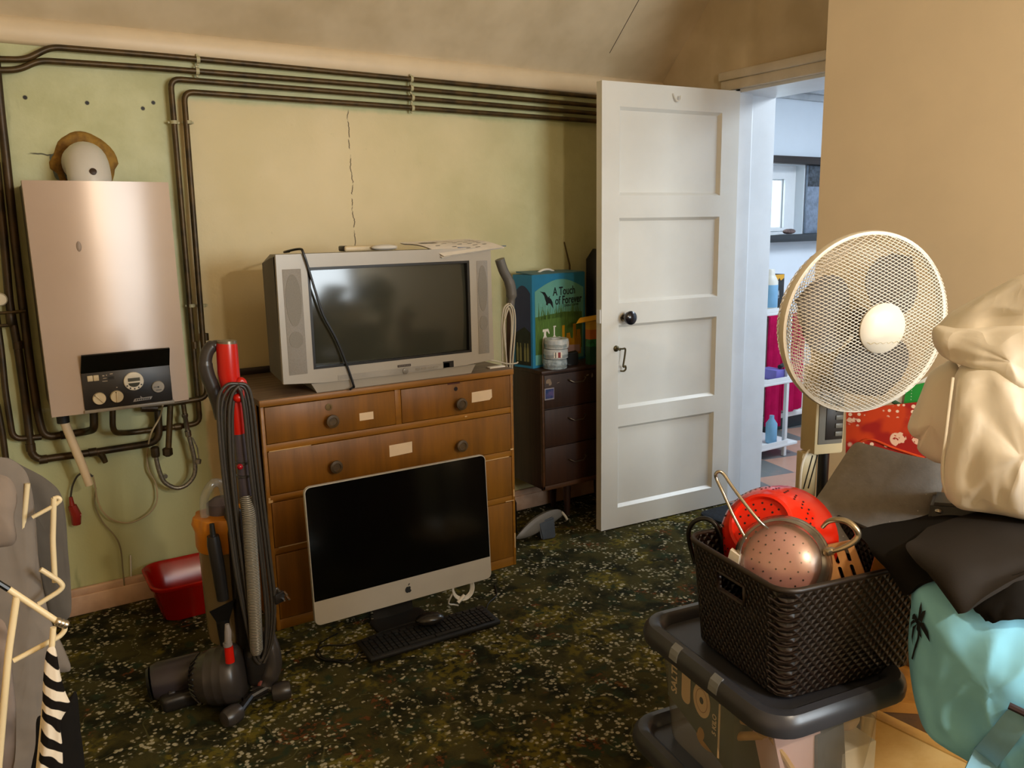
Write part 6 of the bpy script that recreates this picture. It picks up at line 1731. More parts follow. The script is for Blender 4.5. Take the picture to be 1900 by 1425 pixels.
mb = MB(); mb.hexa([qp(lo, 0.15, 0.045, 0.38), qp(lo, 0.22, 0.045, 0.38), qp(lo, 0.22, 0.10, 0.38), qp(lo, 0.15, 0.10, 0.38), qp(lo, 0.14, 0.045, 0.52), qp(lo, 0.20, 0.045, 0.53), qp(lo, 0.20, 0.10, 0.53), qp(lo, 0.14, 0.10, 0.52)]); solo(mb, 'dark_gadget', mat('charcoal_gadget', '#3b3a40', 0.4, color2='#23222a', vscale=30), 'dark grey kitchen gadget inside the upper clear box', 'gadget', smooth=0)
mb = MB(); mb.box((0, 0, 0), (0.085, 0.05, 0.10), 0.002, X=Matrix.Translation(qp(lo, 0.20, 0.045, 0.37)) @ Matrix.Rotation(math.radians(-8), 4, 'Z')); solo(mb, 'white_carton', 'paper', 'white carton at the bottom right of the upper clear box', 'carton', smooth=0)
mb = MB(); mb.lathe([(0.032, 0), (0.036, 0.01), (0.036, 0.06), (0.033, 0.065)], qp(lo, 0.27, 0.12, 0.47), Z3, 24); solo(mb, 'paper_roll', 'beige_print', 'round cream tub at the right of the upper clear box', 'tub', at=qp(lo, 0.27, 0.12, 0.47))

# woven basket on the lid
bo = (1.050, 0.822)
K1 = Vector((math.cos(math.radians(-11)), math.sin(math.radians(-11)), 0)); K2 = Vector((math.cos(math.radians(79)), math.sin(math.radians(79)), 0))
BZ, BHt = 0.5935, 0.2065
def kp(a, b, z):
    t = (z - BZ) / BHt
    ca, cb_ = 0.155, 0.128
    ka = 0.90 + 0.10 * t
    return Vector((bo[0], bo[1], 0)) + K1 * (ca + (a - ca) * ka * 1.09) + K2 * (cb_ + (b - cb_) * ka * 1.10) + Z3 * z
basket = thing('woven_basket', kp(0.155, 0.125, BZ), 'dark brown woven plastic basket of kitchen tools on the storage box lid', 'basket')
per = []
Ra, Rb, rr = 0.31, 0.255, 0.032
n_side = 16
def seg(p, q, n):
    return [(p[0] + (q[0] - p[0]) * k / n, p[1] + (q[1] - p[1]) * k / n) for k in range(n)]
def arc(cx, cy, a0, n=5):
    return [(cx + rr * math.cos(math.radians(a0 + 90 * k / n)), cy + rr * math.sin(math.radians(a0 + 90 * k / n))) for k in range(n)]
per += seg((rr, 0), (Ra - rr, 0), n_side) + arc(Ra - rr, rr, -90) + seg((Ra, rr), (Ra, Rb - rr), n_side) + arc(Ra - rr, Rb - rr, 0) + seg((Ra - rr, Rb), (rr, Rb), n_side) + arc(rr, Rb - rr, 90) + seg((0, Rb - rr), (0, rr), n_side) + arc(rr, rr, 180)
i_left = 3 * (n_side + 5)
slot = range(i_left + 5, i_left + 11)
zs = [BZ + 0.004, BZ + 0.05, BZ + 0.10, BZ + 0.142, BZ + 0.158, BZ + 0.174, BZ + BHt]
mb = MB()
def inset(p, t):
    cx, cy = Ra / 2, Rb / 2
    return (cx + (p[0] - cx) * (1 - t / (Ra / 2)), cy + (p[1] - cy) * (1 - t / (Rb / 2)))
vo = [[mb.v(kp(*p, z)) for p in per] for z in zs]
vi = [[mb.v(kp(*inset(p, 0.005), z + (0.004 if k == 0 else 0))) for p in per] for k, z in enumerate(zs)]
n = len(per)
def inslot(k, i):
    return k in (3, 4) and i in slot
for k in range(len(zs) - 1):
    for i in range(n):
        j = (i + 1) % n
        if inslot(k, i):
            continue
        mb.f([vo[k][i], vo[k][j], vo[k + 1][j], vo[k + 1][i]])
        mb.f([vi[k][j], vi[k][i], vi[k + 1][i], vi[k + 1][j]])
for i in range(n):
    j = (i + 1) % n
    mb.f([vo[-1][i], vo[-1][j], vi[-1][j], vi[-1][i]])
for i in slot:
    mb.f([vo[3][i], vo[3][i + 1], vi[3][i + 1], vi[3][i]])
    mb.f([vo[5][i + 1], vo[5][i], vi[5][i], vi[5][i + 1]])
for k in (3, 4):
    for i in (slot[0], slot[-1] + 1):
        mb.f([vo[k][i], vo[k + 1][i], vi[k + 1][i], vi[k][i]])
mb.f(list(reversed(vo[0]))); mb.f(vi[0])
mb.build('woven_body', 'basket', basket, 40)
mb = MB(); mb.tube([kp(*p, BZ + BHt) for p in per], 0.0055, 8, closed=True); mb.build('rim', 'basket_plain', basket, 60)
mb = MB()
sl = [per[i] for i in range(slot[0], slot[-1] + 2)]
ring = [kp(p[0] - 0.001, p[1], zs[3] - 0.002) for p in sl] + [kp(p[0] - 0.001, p[1], zs[5] + 0.002) for p in reversed(sl)]
ring2 = bend_path([ring[0], ring[len(sl) - 1], ring[len(sl)], ring[-1]], 0.001)
mb.tube(ring, 0.0035, 6, closed=True); mb.build('grip_hole_rim', 'basket_plain', basket, 60)
mb = MB()
for k in range(12):
    z = BZ + 0.012 + k * 0.0155
    mb.tube([kp(0.030, -0.0035, z + 0.005), kp(0.014, 0.004, z - 0.002), kp(0.004, 0.014, z - 0.002), kp(-0.0035, 0.030, z + 0.005)], 0.0024, 6)
mb.build('corner_weave', 'basket_plain', basket, 60)

# red colanders tipped on their sides in the basket
cA = Vector((1.1747, 0.9803, 0.8363)); cB = Vector((1.2846, 0.9539, 0.7474))
caxis = (cA - cB).normalized()
caxis = (caxis * 0.55 + (Vector((0, 0, 1.3951)) - cA).normalized() * 0.75 + Z3 * 0.1).normalized()
col = thing('colander', cA - caxis * 0.05 - Z3 * 0.06, 'bright red colander tipped on its side in the woven basket, foot ring showing', 'colander')
mb = MB(); mb.lathe([(0.108, -0.115), (0.116, -0.115), (0.116, -0.110), (0.108, -0.095), (0.094, -0.050), (0.072, -0.012), (0.062, -0.004), (0.060, 0.004), (0.054, 0.006), (0.052, -0.003), (0.0005, -0.004)], cA, caxis, 44, cap1=False); cu_ = caxis.orthogonal().normalized(); cw_ = caxis.cross(cu_)
mb.mi = 1
for r, nn in ((0.016, 6), (0.032, 12), (0.044, 16)):
    for k in range(nn):
        a = 2 * PI * k / nn
        c = cA + cu_ * (r * math.cos(a)) + cw_ * (r * math.sin(a)) - caxis * 0.0038
        mb.lathe([(0.0026, 0), (0.0022, 0.0008)], c, caxis, 8)
for t, nn in ((0.3, 22), (0.5, 26), (0.7, 30)):
    r, h = 0.072 + 0.022 * t + 0.0006, -0.012 - 0.038 * t
    for k in range(nn):
        a = 2 * PI * (k + (0.5 if t == 0.5 else 0)) / nn
        d = cu_ * math.cos(a) + cw_ * math.sin(a)
        c = cA + d * r + caxis * h
        mb.lathe([(0.0022, 0), (0.0018, 0.0008)], c, (d * 0.85 + caxis * 0.52), 7)
mb.build('bowl', ['colander', 'hole'], col, 40)
mb = MB(); mb.tube(smooth_path([(1.2165, 0.8776, 0.8545), (1.2133, 0.8649, 0.8692), (1.2131, 0.8478, 0.8785), (1.2190, 0.8304, 0.8785), (1.2225, 0.8164, 0.8701), (1.2253, 0.8121, 0.8570), (1.2158, 0.8173, 0.8437), (1.2023, 0.8283, 0.8333), (1.1925, 0.8424, 0.8249)]), [0.0036 + 0.0022 * math.sin(PI * k / 48) for k in range(49)], 10); lab(mb.build('handle', 'gold_steel', col, 60), 'bent steel handle')
mb = MB(); mb.box((-0.011, -0.006, -0.006), (0.011, 0.006, 0.006), 0.003, 2, X=Matrix.Translation(((1.1919, 0.8431, 0.8258)))); mb.build('handle_bracket', 'gold_steel', col)

# steel sieve with pink bowl showing through
sC = Vector((1.1571, 0.9148, 0.7892)); sax = ((Vector((0, 0, 1.3951)) - sC).normalized() * 0.93 + Z3 * 0.12 - fr_ * 0.12).normalized()
SR = 0.0815
sieve = thing('sieve', sC - Z3 * 0.07, 'round steel sieve with a long wire handle, upside down in the basket', 'sieve')
mb = MB(); mb.lathe([(SR * math.cos(a), 0.055 * math.sin(a)) for a in [PI / 2 * k / 14 for k in range(15)]], sC, sax, 44, cap0=False, cap1=False); mb.build('mesh_bowl', 'sieve_mesh', sieve, 60)
mb = MB(); mb.lathe([(SR + 0.002, -0.010), (SR + 0.0045, -0.006), (SR + 0.004, 0.002), (SR - 0.001, 0.010), (SR - 0.008, 0.020), (SR - 0.010, 0.018), (SR - 0.003, 0.006), (SR, -0.008)], sC, sax, 48, cap0=False, cap1=False); mb.build('rim', 'steel', sieve, 50)
mb = MB(); mb.lathe([(SR * math.cos(a) + 0.0006, 0.055 * math.sin(a) + 0.0004) for a in [0.05 + 0.5 * k / 8 for k in range(9)]], sC, sax, 48, cap0=False, cap1=False); mb.build('steel_band', 'sieve_band', sieve, 60)
mb = MB(); mb.tube(smooth_path([(1.1237, 0.9709, 0.8232), (1.1188, 0.9992, 0.8628), (1.1137, 1.0197, 0.9000), (1.1126, 1.0357, 0.9223), (1.1110, 1.0373, 0.9327), (1.1149, 1.0331, 0.9383), (1.1210, 1.0266, 0.9336), (1.1238, 1.0086, 0.9147), (1.1266, 0.9751, 0.8858), (1.1350, 0.9499, 0.8605), (1.1475, 0.9426, 0.8476)], 5), 0.0031, 9); mb.build('wire_handle', 'steel', sieve, 60)
pk = thing('pink_bowl', sC - sax * 0.03 - Z3 * 0.05, 'pink perforated bowl nested under the steel sieve', 'bowl')
mb = MB(); mb.lathe([((SR - 0.012) * math.cos(a), 0.038 * math.sin(a)) for a in [PI / 2 * k / 12 for k in range(13)]], sC - sax * 0.004, sax, 40, cap0=False, cap1=False); mb.mi = 1
for r, nn in ((0.018, 7), (0.036, 13), (0.050, 18)):
    for k in range(nn):
        a = 2 * PI * k / nn
        u2 = sax.orthogonal().normalized(); w2 = sax.cross(u2)
        d = u2 * math.cos(a) + w2 * math.sin(a)
        hgt = 0.038 * math.sqrt(max(0, 1 - (r / (SR - 0.012)) ** 2)) - 0.004
        mb.lathe([(0.0018, 0), (0.0015, 0.0008)], sC + d * r + sax * hgt, sax, 7)
mb.build('shell', [mat('salmon_pink_plastic', '#e3a399', 0.35, var=0.06), 'hole'], pk, 60)
# wooden slotted turner
spt = thing('slotted_spatula', (1.2198, 0.8204, 0.7694), 'pale wooden slotted spatula standing at the right of the basket', 'spatula')
S0, S1, S2 = Vector((1.2067, 0.8482, 0.7522)), Vector((1.2432, 0.7937, 0.7772)), Vector((1.2198, 0.8469, 0.8239))
su, sv = (S1 - S0), (S2 - S0)
W_ = su.length; H_ = sv.length; su.normalize(); sv = (sv - su * sv.dot(su)).normalized()
def slot2(x, z0, z1, r=0.0035):
    return [(x + r * math.cos(a), z1 + r * math.sin(a)) for a in [PI * k / 5 for k in range(6)]] + [(x + r * math.cos(a), z0 + r * math.sin(a)) for a in [PI + PI * k / 5 for k in range(6)]]
mb = MB(); mb.prism([(0.004, -0.04), (W_ - 0.004, -0.04), (W_ * 0.86, H_ - 0.004), (W_ * 0.80, H_), (W_ * 0.16, H_), (W_ * 0.08, H_ - 0.004)], S0, su, sv, -0.010, holes=[slot2(W_ * 0.37, 0.008, H_ * 0.40), slot2(W_ * 0.37, H_ * 0.55, H_ * 0.80), slot2(W_ * 0.66, 0.008, H_ * 0.40), slot2(W_ * 0.66, H_ * 0.55, H_ * 0.80)])
mb.build('blade', 'spatula', spt, 0)
mb = MB(); mb.tube([S0 + su * (W_ / 2) + sv * (-0.015), S0 + su * (W_ / 2) + sv * (-0.11) + K2 * 0.03], 0.009, 8); mb.build('grip', 'spatula', spt)
mb = MB(); mb.prism([(0, 0), (0.045, 0), (0.040, 0.05), (0.012, 0.062)], Vector((1.2624, 0.8102, 0.7682)), su, Z3, -0.010); solo(mb, 'wooden_scraper', 'brown_lid', 'darker wooden scraper behind the slotted spatula', 'scraper', smooth=0)
mb = MB(); mb.tube(smooth_path([(1.1453, 1.1173, 0.7191), (1.1372, 1.1255, 0.7587), (1.1282, 1.1204, 0.7910), (1.1317, 1.1098, 0.8128), (1.1424, 1.0915, 0.8227), (1.1517, 1.0743, 0.8147), (1.1569, 1.0614, 0.7919), (1.1587, 1.0593, 0.7664), (1.1624, 1.0701, 0.7370)]), 0.0048, 9)
solo(mb, 'black_loop_handle', 'black', 'black plastic loop handle sticking up at the back left of the basket', 'handle', smooth=60)
mb = MB(); mb.hexa([(1.0821, 0.9802, 0.7776), (1.0812, 0.9511, 0.7777), (1.1061, 0.9682, 0.7695), (1.0994, 0.9908, 0.7737), (1.0946, 0.9812, 0.8057), (1.0906, 0.9556, 0.8028), (1.1155, 0.9726, 0.7951), (1.1120, 0.9918, 0.8022)]); solo(mb, 'white_card', 'paper', 'small white card poking up at the left of the steel sieve', 'card', smooth=0)

# ================================================================== the heap at the right
# pine box at the front, brown trunk behind it
mb = MB()
P0 = Vector((1.297, 0.800, 0.485)); PE = Vector((0.103, -0.089, -0.065)) * 2.8; PS = Vector((-0.017, 0.018, 0.003)); PT = Vector((0.10, 0.165, 0.0)).normalized() * 0.32
pine = thing('pine_box', (1.42, 0.80, 0), 'pale pine box with torn brown end beside the clear boxes', 'box')
th = Vector((0.52, 0.855, 0)).normalized() * 0.048
def down(p):
    return Vector((p.x, p.y, 0.0))
mb.hexa([down(P0), down(P0 + PE), down(P0 + PE + th), down(P0 + th), P0, P0 + PE, P0 + PE + th, P0 + th]); mb.build('side_board', 'pine', pine, 0)
mb = MB(); mb.hexa([down(P0 + PS), down(P0), down(P0 + th), down(P0 + PS + th), P0 + PS, P0, P0 + th, P0 + PS + th]); mb.build('end_board', 'pine_end', pine, 0)
mb = MB()
mb.hexa([P0 + PS - Z3 * 0.09, P0 - Z3 * 0.06, P0 - Z3 * 0.06 + th * 0.1, P0 + PS - Z3 * 0.09 + th * 0.1, P0 + PS + Z3 * 0.0005, P0 + Z3 * 0.0005, P0 + th * 0.1 + Z3 * 0.0005, P0 + PS + th * 0.1 + Z3 * 0.0005]); 
for q in mb.bm.verts:
    q.co -= th * 0.08
lab(mb.build('torn_paper', 'paper_cream', pine, 0), 'torn pale paper')
mb = MB(); mb.hexa([P0 + Z3 * 0.0, P0 + PE + Z3 * 0.0, P0 + PE + th, P0 + th, P0 + Z3 * 0.003, P0 + PE + Z3 * 0.003, P0 + PE + th + Z3 * 0.003, P0 + th + Z3 * 0.003]); lab(mb.build('top_edge', wood('shaded_pine_edge', '#b5853e', '#9a6c2c', 0.55, 'x'), pine, 0), 'top edge, its shade put into a darker colour')  # shade of the top rim put into a darker wood colour
trunk = thing('wooden_chest', (1.55, 0.97, 0), 'worn orange-brown wooden storage chest behind the pine box under the heap', 'chest')
t0 = (1.366, 0.864)
ta = Vector((1.352, 0.866, 0)); td = Vector((0.103, -0.089, 0)).normalized()
def tq(k, z):
    pts = [ta + E2 * k + td * (k * 0.5), ta + td * (0.46 - k * 0.5) + E2 * k, ta + td * 0.46 + E2 * (0.52 - k), ta + E2 * (0.34 - k) + td * (k * 0.5)]
    return [Vector((p.x, p.y, z)) for p in pts]
mb = MB(); mb.rings([tq(0.008, z) for z in (0, 0.448)]); mb.build('body', wood('trunk_side', '#6a4216', '#4c2e0e', 0.6, 'x'), trunk, 0)
mb = MB(); mb.rings([tq(0, z) for z in (0.448, 0.47)]); mb.build('lid', 'brown_lid', trunk, 0)
mb = MB(); mb.rings([[qp(t0, a, b, z) for a, b in ((0.17, 0.02), (0.48, 0.02), (0.48, 0.24), (0.17, 0.24))] for z in (0.4705, 0.80)]); solo(mb, 'carton', 'carton', 'brown carton on the worn wooden chest, holding up the cream duvet', 'carton', smooth=0)
mb = MB(); mb.box((2.10, 0.98, 0), (2.45, 1.26, 0.66), 0.004); solo(mb, 'carton', 'carton', 'tall brown carton by the beige wall, behind the fan', 'carton', smooth=0)

# turquoise beach bag
VD = Vector((math.sin(math.radians(60)), math.cos(math.radians(60)), 0))
bag = thing('beach_bag', (1.36, 0.68, 0.44), 'turquoise fabric beach bag with a black palm print and blue strap', 'bag')
mb = MB()
mb.puff([(1.2145, 0.6964, 0.8217), (1.2123, 0.7002, 0.7691), (1.2124, 0.7001, 0.7070), (1.2164, 0.6932, 0.6458), (1.2230, 0.6817, 0.5922), (1.2323, 0.6655, 0.5539), (1.2545, 0.6272, 0.5324), (1.2837, 0.5765, 0.5085), (1.3254, 0.5044, 0.4781), (1.3564, 0.4506, 0.5553), (1.3579, 0.4480, 0.7268), (1.3417, 0.4761, 0.8573), (1.3070, 0.5362, 0.8871), (1.2730, 0.5952, 0.8661), (1.2407, 0.6510, 0.8435)], VD, 0.085, 0.17, rings=16, seed=3, amp=0.024, freq=8, power=0.5, stretch=(1.3, 1.3, 0.6))
bagm = mb.build('body', 'teal_bag', bag, 60)
def hugging(name, ob, polys, m, parent, lift=0.0015, toward=None):
    """thin print laid on the surface of ob; polys are 3D outlines standing in front of it"""
    me = ob.data
    off = parent.location if parent.parent is None else parent.parent.location
    tree = BVHTree.FromPolygons([v.co.copy() for v in me.vertices], [tuple(p.vertices) for p in me.polygons])
    g = MB()
    for poly in polys:
        b = bmesh.new()
        vs = [b.verts.new(Vector(p)) for p in poly]
        es = [b.edges.new((vs[i], vs[(i + 1) % len(vs)])) for i in range(len(vs))]
        bmesh.ops.triangle_fill(b, use_beauty=True, edges=es)
        bmesh.ops.subdivide_edges(b, edges=[e for e in b.edges if e.calc_length() > 0.010], cuts=2, use_grid_fill=True)
        for v in b.verts:
            d = toward
            hit = tree.ray_cast(v.co - off - d * 0.5, d)
            if hit[0] is not None:
                nn = hit[1] if hit[1].dot(d) < 0 else -hit[1]
                v.co = hit[0] + off + nn * lift
        g.merge(b)
    return g.build(name, m, parent, 60)
vdir = (Vector((1.2172, 0.6918, 0.7427)) - Vector((0, 0, 1.3951))).normalized()
palm = [
 [(1.2179, 0.6905, 0.7498), (1.2205, 0.6861, 0.7521), (1.2212, 0.6848, 0.7439), (1.2211, 0.6851, 0.7225), (1.2191, 0.6884, 0.7001), (1.2179, 0.6905, 0.6833), (1.2167, 0.6925, 0.6849), (1.2181, 0.6901, 0.7040), (1.2197, 0.6874, 0.7240), (1.2195, 0.6878, 0.7431)],
 [(1.2191, 0.6884, 0.7536), (1.2194, 0.6880, 0.7728), (1.2203, 0.6864, 0.7837), (1.2212, 0.6849, 0.7714), (1.2209, 0.6853, 0.7523)],
 [(1.2200, 0.6869, 0.7540), (1.2217, 0.6840, 0.7685), (1.2238, 0.6803, 0.7704), (1.2236, 0.6806, 0.7640), (1.2219, 0.6836, 0.7495)],
 [(1.2201, 0.6867, 0.7498), (1.2232, 0.6813, 0.7501), (1.2268, 0.6752, 0.7357), (1.2287, 0.6719, 0.7196), (1.2257, 0.6771, 0.7289), (1.2218, 0.6838, 0.7409)],
 [(1.2189, 0.6888, 0.7471), (1.2208, 0.6854, 0.7416), (1.2228, 0.6820, 0.7233), (1.2213, 0.6846, 0.7269), (1.2188, 0.6890, 0.7364)],
 [(1.2193, 0.6880, 0.7473), (1.2175, 0.6913, 0.7369), (1.2167, 0.6927, 0.7205), (1.2171, 0.6919, 0.7078), (1.2157, 0.6944, 0.7221), (1.2160, 0.6938, 0.7395)],
 [(1.2196, 0.6876, 0.7527), (1.2166, 0.6928, 0.7631), (1.2154, 0.6949, 0.7594), (1.2152, 0.6952, 0.7519), (1.2170, 0.6922, 0.7526), (1.2185, 0.6895, 0.7459)],
 [(1.2183, 0.6898, 0.7500), (1.2155, 0.6947, 0.7434), (1.2147, 0.6960, 0.7357), (1.2145, 0.6964, 0.7463), (1.2161, 0.6937, 0.7523)],
]
hugging('palm_print', bagm, palm, 'ink', bag, 0.003, vdir)
# strap lying over the bag
tree = BVHTree.FromPolygons([v.co.copy() for v in bagm.data.vertices], [tuple(p.vertices) for p in bagm.data.polygons])
def onbag(p, lift):
    d = (Vector(p) - Vector((0, 0, 1.3951))).normalized()
    hit = tree.ray_cast(Vector((0, 0, 1.3951)) - bag.location, d)
    if hit[0] is None:
        return Vector(p) - VD * 0.03
    return hit[0] + bag.location - d * lift
ea = [Vector(p) for p in ((1.2337, 0.5431, 0.6669), (1.2299, 0.5497, 0.6576), (1.2251, 0.5581, 0.6367), (1.2189, 0.5688, 0.6111), (1.2120, 0.5807, 0.5829), (1.2038, 0.5949, 0.5457), (1.1968, 0.6071, 0.5116))]
eb = [Vector(p) for p in ((1.2505, 0.5141, 0.6556), (1.2465, 0.5209, 0.6435), (1.2415, 0.5296, 0.6226), (1.2348, 0.5413, 0.5911), (1.2281, 0.5528, 0.5611), (1.2221, 0.5633, 0.5310), (1.2147, 0.5761, 0.4946))]
mb = MB()
rows = []
for p, q in zip(ea, eb):
    rows.append([onbag(p.lerp(q, t / 6), 0.010) for t in range(7)])
mb.sheet(rows, -0.004)
mb.build('strap', 'strap_blue', bag, 60)
mb = MB(); mb.tube([onbag(((1.2316, 0.5468, 0.6684)), 0.018), onbag(((1.2522, 0.5111, 0.6548)), 0.018)], 0.0055, 8); mb.build('strap_slider', mat('dark_brown_slider', '#33232a', 0.4), bag)

# black cloths on the bag, over the basket edge
def cloth_sheet(name, rows, label, m, t=0.006, seed=0, amp=0.006, freq=9):
    g = MB()
    P = [[Vector(p) for p in r] for r in rows]
    def cr(a, b, c, d, t):
        return 0.5 * ((2 * b) + (c - a) * t + (2 * a - 5 * b + 4 * c - d) * t * t + (3 * b - a - 3 * c + d) * t ** 3)
    def line(pts, n):
        out = []
        for i in range(len(pts) - 1):
            a = pts[max(i - 1, 0)]; d = pts[min(i + 2, len(pts) - 1)]
            for s in range(n):
                out.append(cr(a, pts[i], pts[i + 1], d, s / n))
        out.append(pts[-1])
        return out
    R1 = [line(r, 6) for r in P]
    cols = [line([R1[i][j] for i in range(len(R1))], 6) for j in range(len(R1[0]))]
    grid = [[cols[j][i] for j in range(len(cols))] for i in range(len(cols[0]))]
    off = Vector((seed * 7.3, seed * 2.9, seed))
    for r in grid:
        for k, p in enumerate(r):
            nz = noise.noise(p * freq + off) * amp - abs(noise.noise(p * freq * 2.1 + off)) * amp * 0.8
            r[k] = p - VD * nz
    g.sheet(grid, t)
    return solo(g, name, m, label, 'cloth', smooth=60)
cloth_sheet('black_garment', [
  [(1.2649, 0.8429, 0.8423), (1.3231, 0.8265, 0.8467), (1.3843, 0.8024, 0.8521), (1.4441, 0.7772, 0.8645), (1.5131, 0.7749, 0.8613)],
  [(1.2504, 0.8285, 0.8420), (1.2478, 0.7772, 0.8474), (1.2815, 0.7404, 0.8613), (1.3220, 0.7087, 0.8767), (1.3631, 0.6948, 0.8766)],
  [(1.2224, 0.7800, 0.8388), (1.2126, 0.7390, 0.8398), (1.2241, 0.6999, 0.8506), (1.2529, 0.6684, 0.8637), (1.2879, 0.6442, 0.8635)],
  [(1.2132, 0.7380, 0.8210), (1.2050, 0.7127, 0.8209), (1.2052, 0.6824, 0.8320), (1.2229, 0.6502, 0.8501), (1.2441, 0.6200, 0.8556)],
  [(1.2088, 0.7063, 0.7922), (1.1993, 0.6928, 0.8019), (1.1944, 0.6710, 0.8263), (1.2101, 0.6423, 0.8428), (1.2265, 0.6104, 0.8530)]], 'black jersey garment draped from the bag over the basket corner', 'black_cloth_dark', seed=1)
cloth_sheet('black_cloth', [
  [(1.3073, 0.7356, 0.8715), (1.3856, 0.7168, 0.8826), (1.4426, 0.6921, 0.8896), (1.4836, 0.6506, 0.8980), (1.5255, 0.6020, 0.9034)],
  [(1.2470, 0.7201, 0.8711), (1.2662, 0.6645, 0.8847), (1.3177, 0.6286, 0.8936), (1.3780, 0.5926, 0.8960), (1.4151, 0.5549, 0.9040)],
  [(1.2063, 0.7106, 0.8679), (1.1917, 0.6343, 0.8726), (1.2350, 0.5931, 0.8807), (1.2938, 0.5606, 0.8906), (1.3417, 0.5228, 0.8962)],
  [(1.1793, 0.6467, 0.8519), (1.1714, 0.6084, 0.8482), (1.2061, 0.5838, 0.8569), (1.2500, 0.5607, 0.8712), (1.2957, 0.5303, 0.8791)],
  [(1.1662, 0.5968, 0.8222), (1.1646, 0.5888, 0.8225), (1.1844, 0.5714, 0.8444), (1.2205, 0.5532, 0.8646), (1.2631, 0.5306, 0.8830)]], 'folded black cotton cloth lying on top of the turquoise bag', 'black_cloth', seed=2, amp=0.004)
cloth_sheet('black_trousers', [
  [(1.2021, 0.6034, 0.8305), (1.2183, 0.5817, 0.8502), (1.2383, 0.5623, 0.8676), (1.2671, 0.5467, 0.8762), (1.3006, 0.5182, 0.8822)],
  [(1.1900, 0.5940, 0.8253), (1.2022, 0.5688, 0.8422), (1.2221, 0.5496, 0.8571), (1.2509, 0.5337, 0.8596), (1.2841, 0.5054, 0.8615)],
  [(1.1918, 0.5790, 0.8153), (1.1954, 0.5599, 0.8255), (1.2106, 0.5385, 0.8392), (1.2347, 0.5206, 0.8396), (1.2676, 0.4927, 0.8416)],
  [(1.1954, 0.5716, 0.8087), (1.1941, 0.5508, 0.8161), (1.2035, 0.5299, 0.8237), (1.2274, 0.5122, 0.8242), (1.2601, 0.4844, 0.8263)]], 'black pleated garment under the folded black cloth at the frame edge', 'black_cloth_dark', seed=4, amp=0.008, freq=22)
lb = thing('laptop_bag', (1.4383, 0.7881, 0.8520), 'black shiny bag corner with a metal stud between felt and duvet', 'bag')
mb = MB(); mb.hexa([(1.3843, 0.7821, 0.8551), (1.4094, 0.6917, 0.8723), (1.6153, 0.7942, 0.8123), (1.5676, 0.8847, 0.8013), (1.3947, 0.7841, 0.8913), (1.4207, 0.6913, 0.9043), (1.6176, 0.7895, 0.8633), (1.5711, 0.8784, 0.8518)]); bmesh.ops.bevel(mb.bm, geom=list(mb.bm.edges), offset=0.006, segments=2, affect='EDGES'); mb.build('body', mat('black_patent', '#0c0d0b', 0.45), lb)
mb = MB(); mb.ball(((1.3945, 0.7680, 0.8796)), 0.007, 12, 8, (1, 1, 0.6)); mb.build('stud', 'steel', lb)
mb = MB(); mb.hexa([(1.3897, 0.7930, 0.8486), (1.4034, 0.7683, 0.8572), (1.4736, 0.8067, 0.8303), (1.4592, 0.8326, 0.8213), (1.3961, 0.7917, 0.8620), (1.4065, 0.7731, 0.8571), (1.4723, 0.8092, 0.8320), (1.4614, 0.8287, 0.8371)]); solo(mb, 'yellow_envelope', 'yellow', 'corner of a yellow envelope under the black bag corner', 'envelope', smooth=0)

# dark grey speckled felt
mb = MB()
mb.puff([(1.5480, 1.0492, 0.9192), (1.5640, 1.0250, 0.9194), (1.5830, 0.9765, 0.9115), (1.5984, 0.9315, 0.9074), (1.6168, 0.8992, 0.9048), (1.6050, 0.8791, 0.8818), (1.5773, 0.8673, 0.8502), (1.5478, 0.8587, 0.8189), (1.5166, 0.8529, 0.7822), (1.4453, 0.8760, 0.7462), (1.3922, 0.9224, 0.7432), (1.3599, 0.9864, 0.7523), (1.3413, 1.0281, 0.7722), (1.3858, 1.0356, 0.8071), (1.4422, 1.0432, 0.8410), (1.4988, 1.0500, 0.8803)], VD + Z3 * -0.3, 0.012, 0.018, rings=7, seed=5, amp=0.003, freq=5, power=0.25)
solo(mb, 'felt_cushion', 'felt', 'dark grey speckled felt cushion leaning behind the basket', 'cushion', smooth=60)

# red patterned gift bag and the green pack behind the fan
gift = thing('gift_bag', (1.9992, 1.2541, 0.6394), 'red patterned gift bag with white dots and flowers behind the fan', 'gift bag')
mb = MB(); mb.hexa([(1.9226, 1.3201, 0.6364), (2.0318, 1.1454, 0.6633), (2.1274, 1.1999, 0.6364), (2.0184, 1.3743, 0.6100), (1.9166, 1.3296, 0.8939), (2.0134, 1.1748, 0.9298), (2.0739, 1.2101, 0.9158), (1.9779, 1.3637, 0.8794)]); mb.build('bag_body', 'xmas', gift, 0)
mb = MB(); mb.tube(smooth_path([(1.9219, 1.3174, 0.7784), (1.9457, 1.2794, 0.8174), (1.9811, 1.2227, 0.7987), (2.0191, 1.1619, 0.7796)]), 0.003, 6); mb.build('fold', mat('orange_red_fold', '#c4431a', 0.4), gift)
gp = thing('green_pack', (2.0596, 1.2329, 0.8916), 'white pack with a green leaf print between the fan and the duvet', 'packet')
mb = MB(); mb.hexa([(2.0007, 1.2516, 0.9140), (2.0504, 1.1722, 0.8601), (2.1370, 1.2223, 0.8450), (2.0890, 1.2992, 0.8987), (2.0088, 1.2388, 0.9415), (2.0517, 1.1701, 1.0043), (2.1039, 1.1998, 0.9944), (2.0612, 1.2682, 0.9331)]); mb.build('pack_body', 'white_plastic', gp, 0)
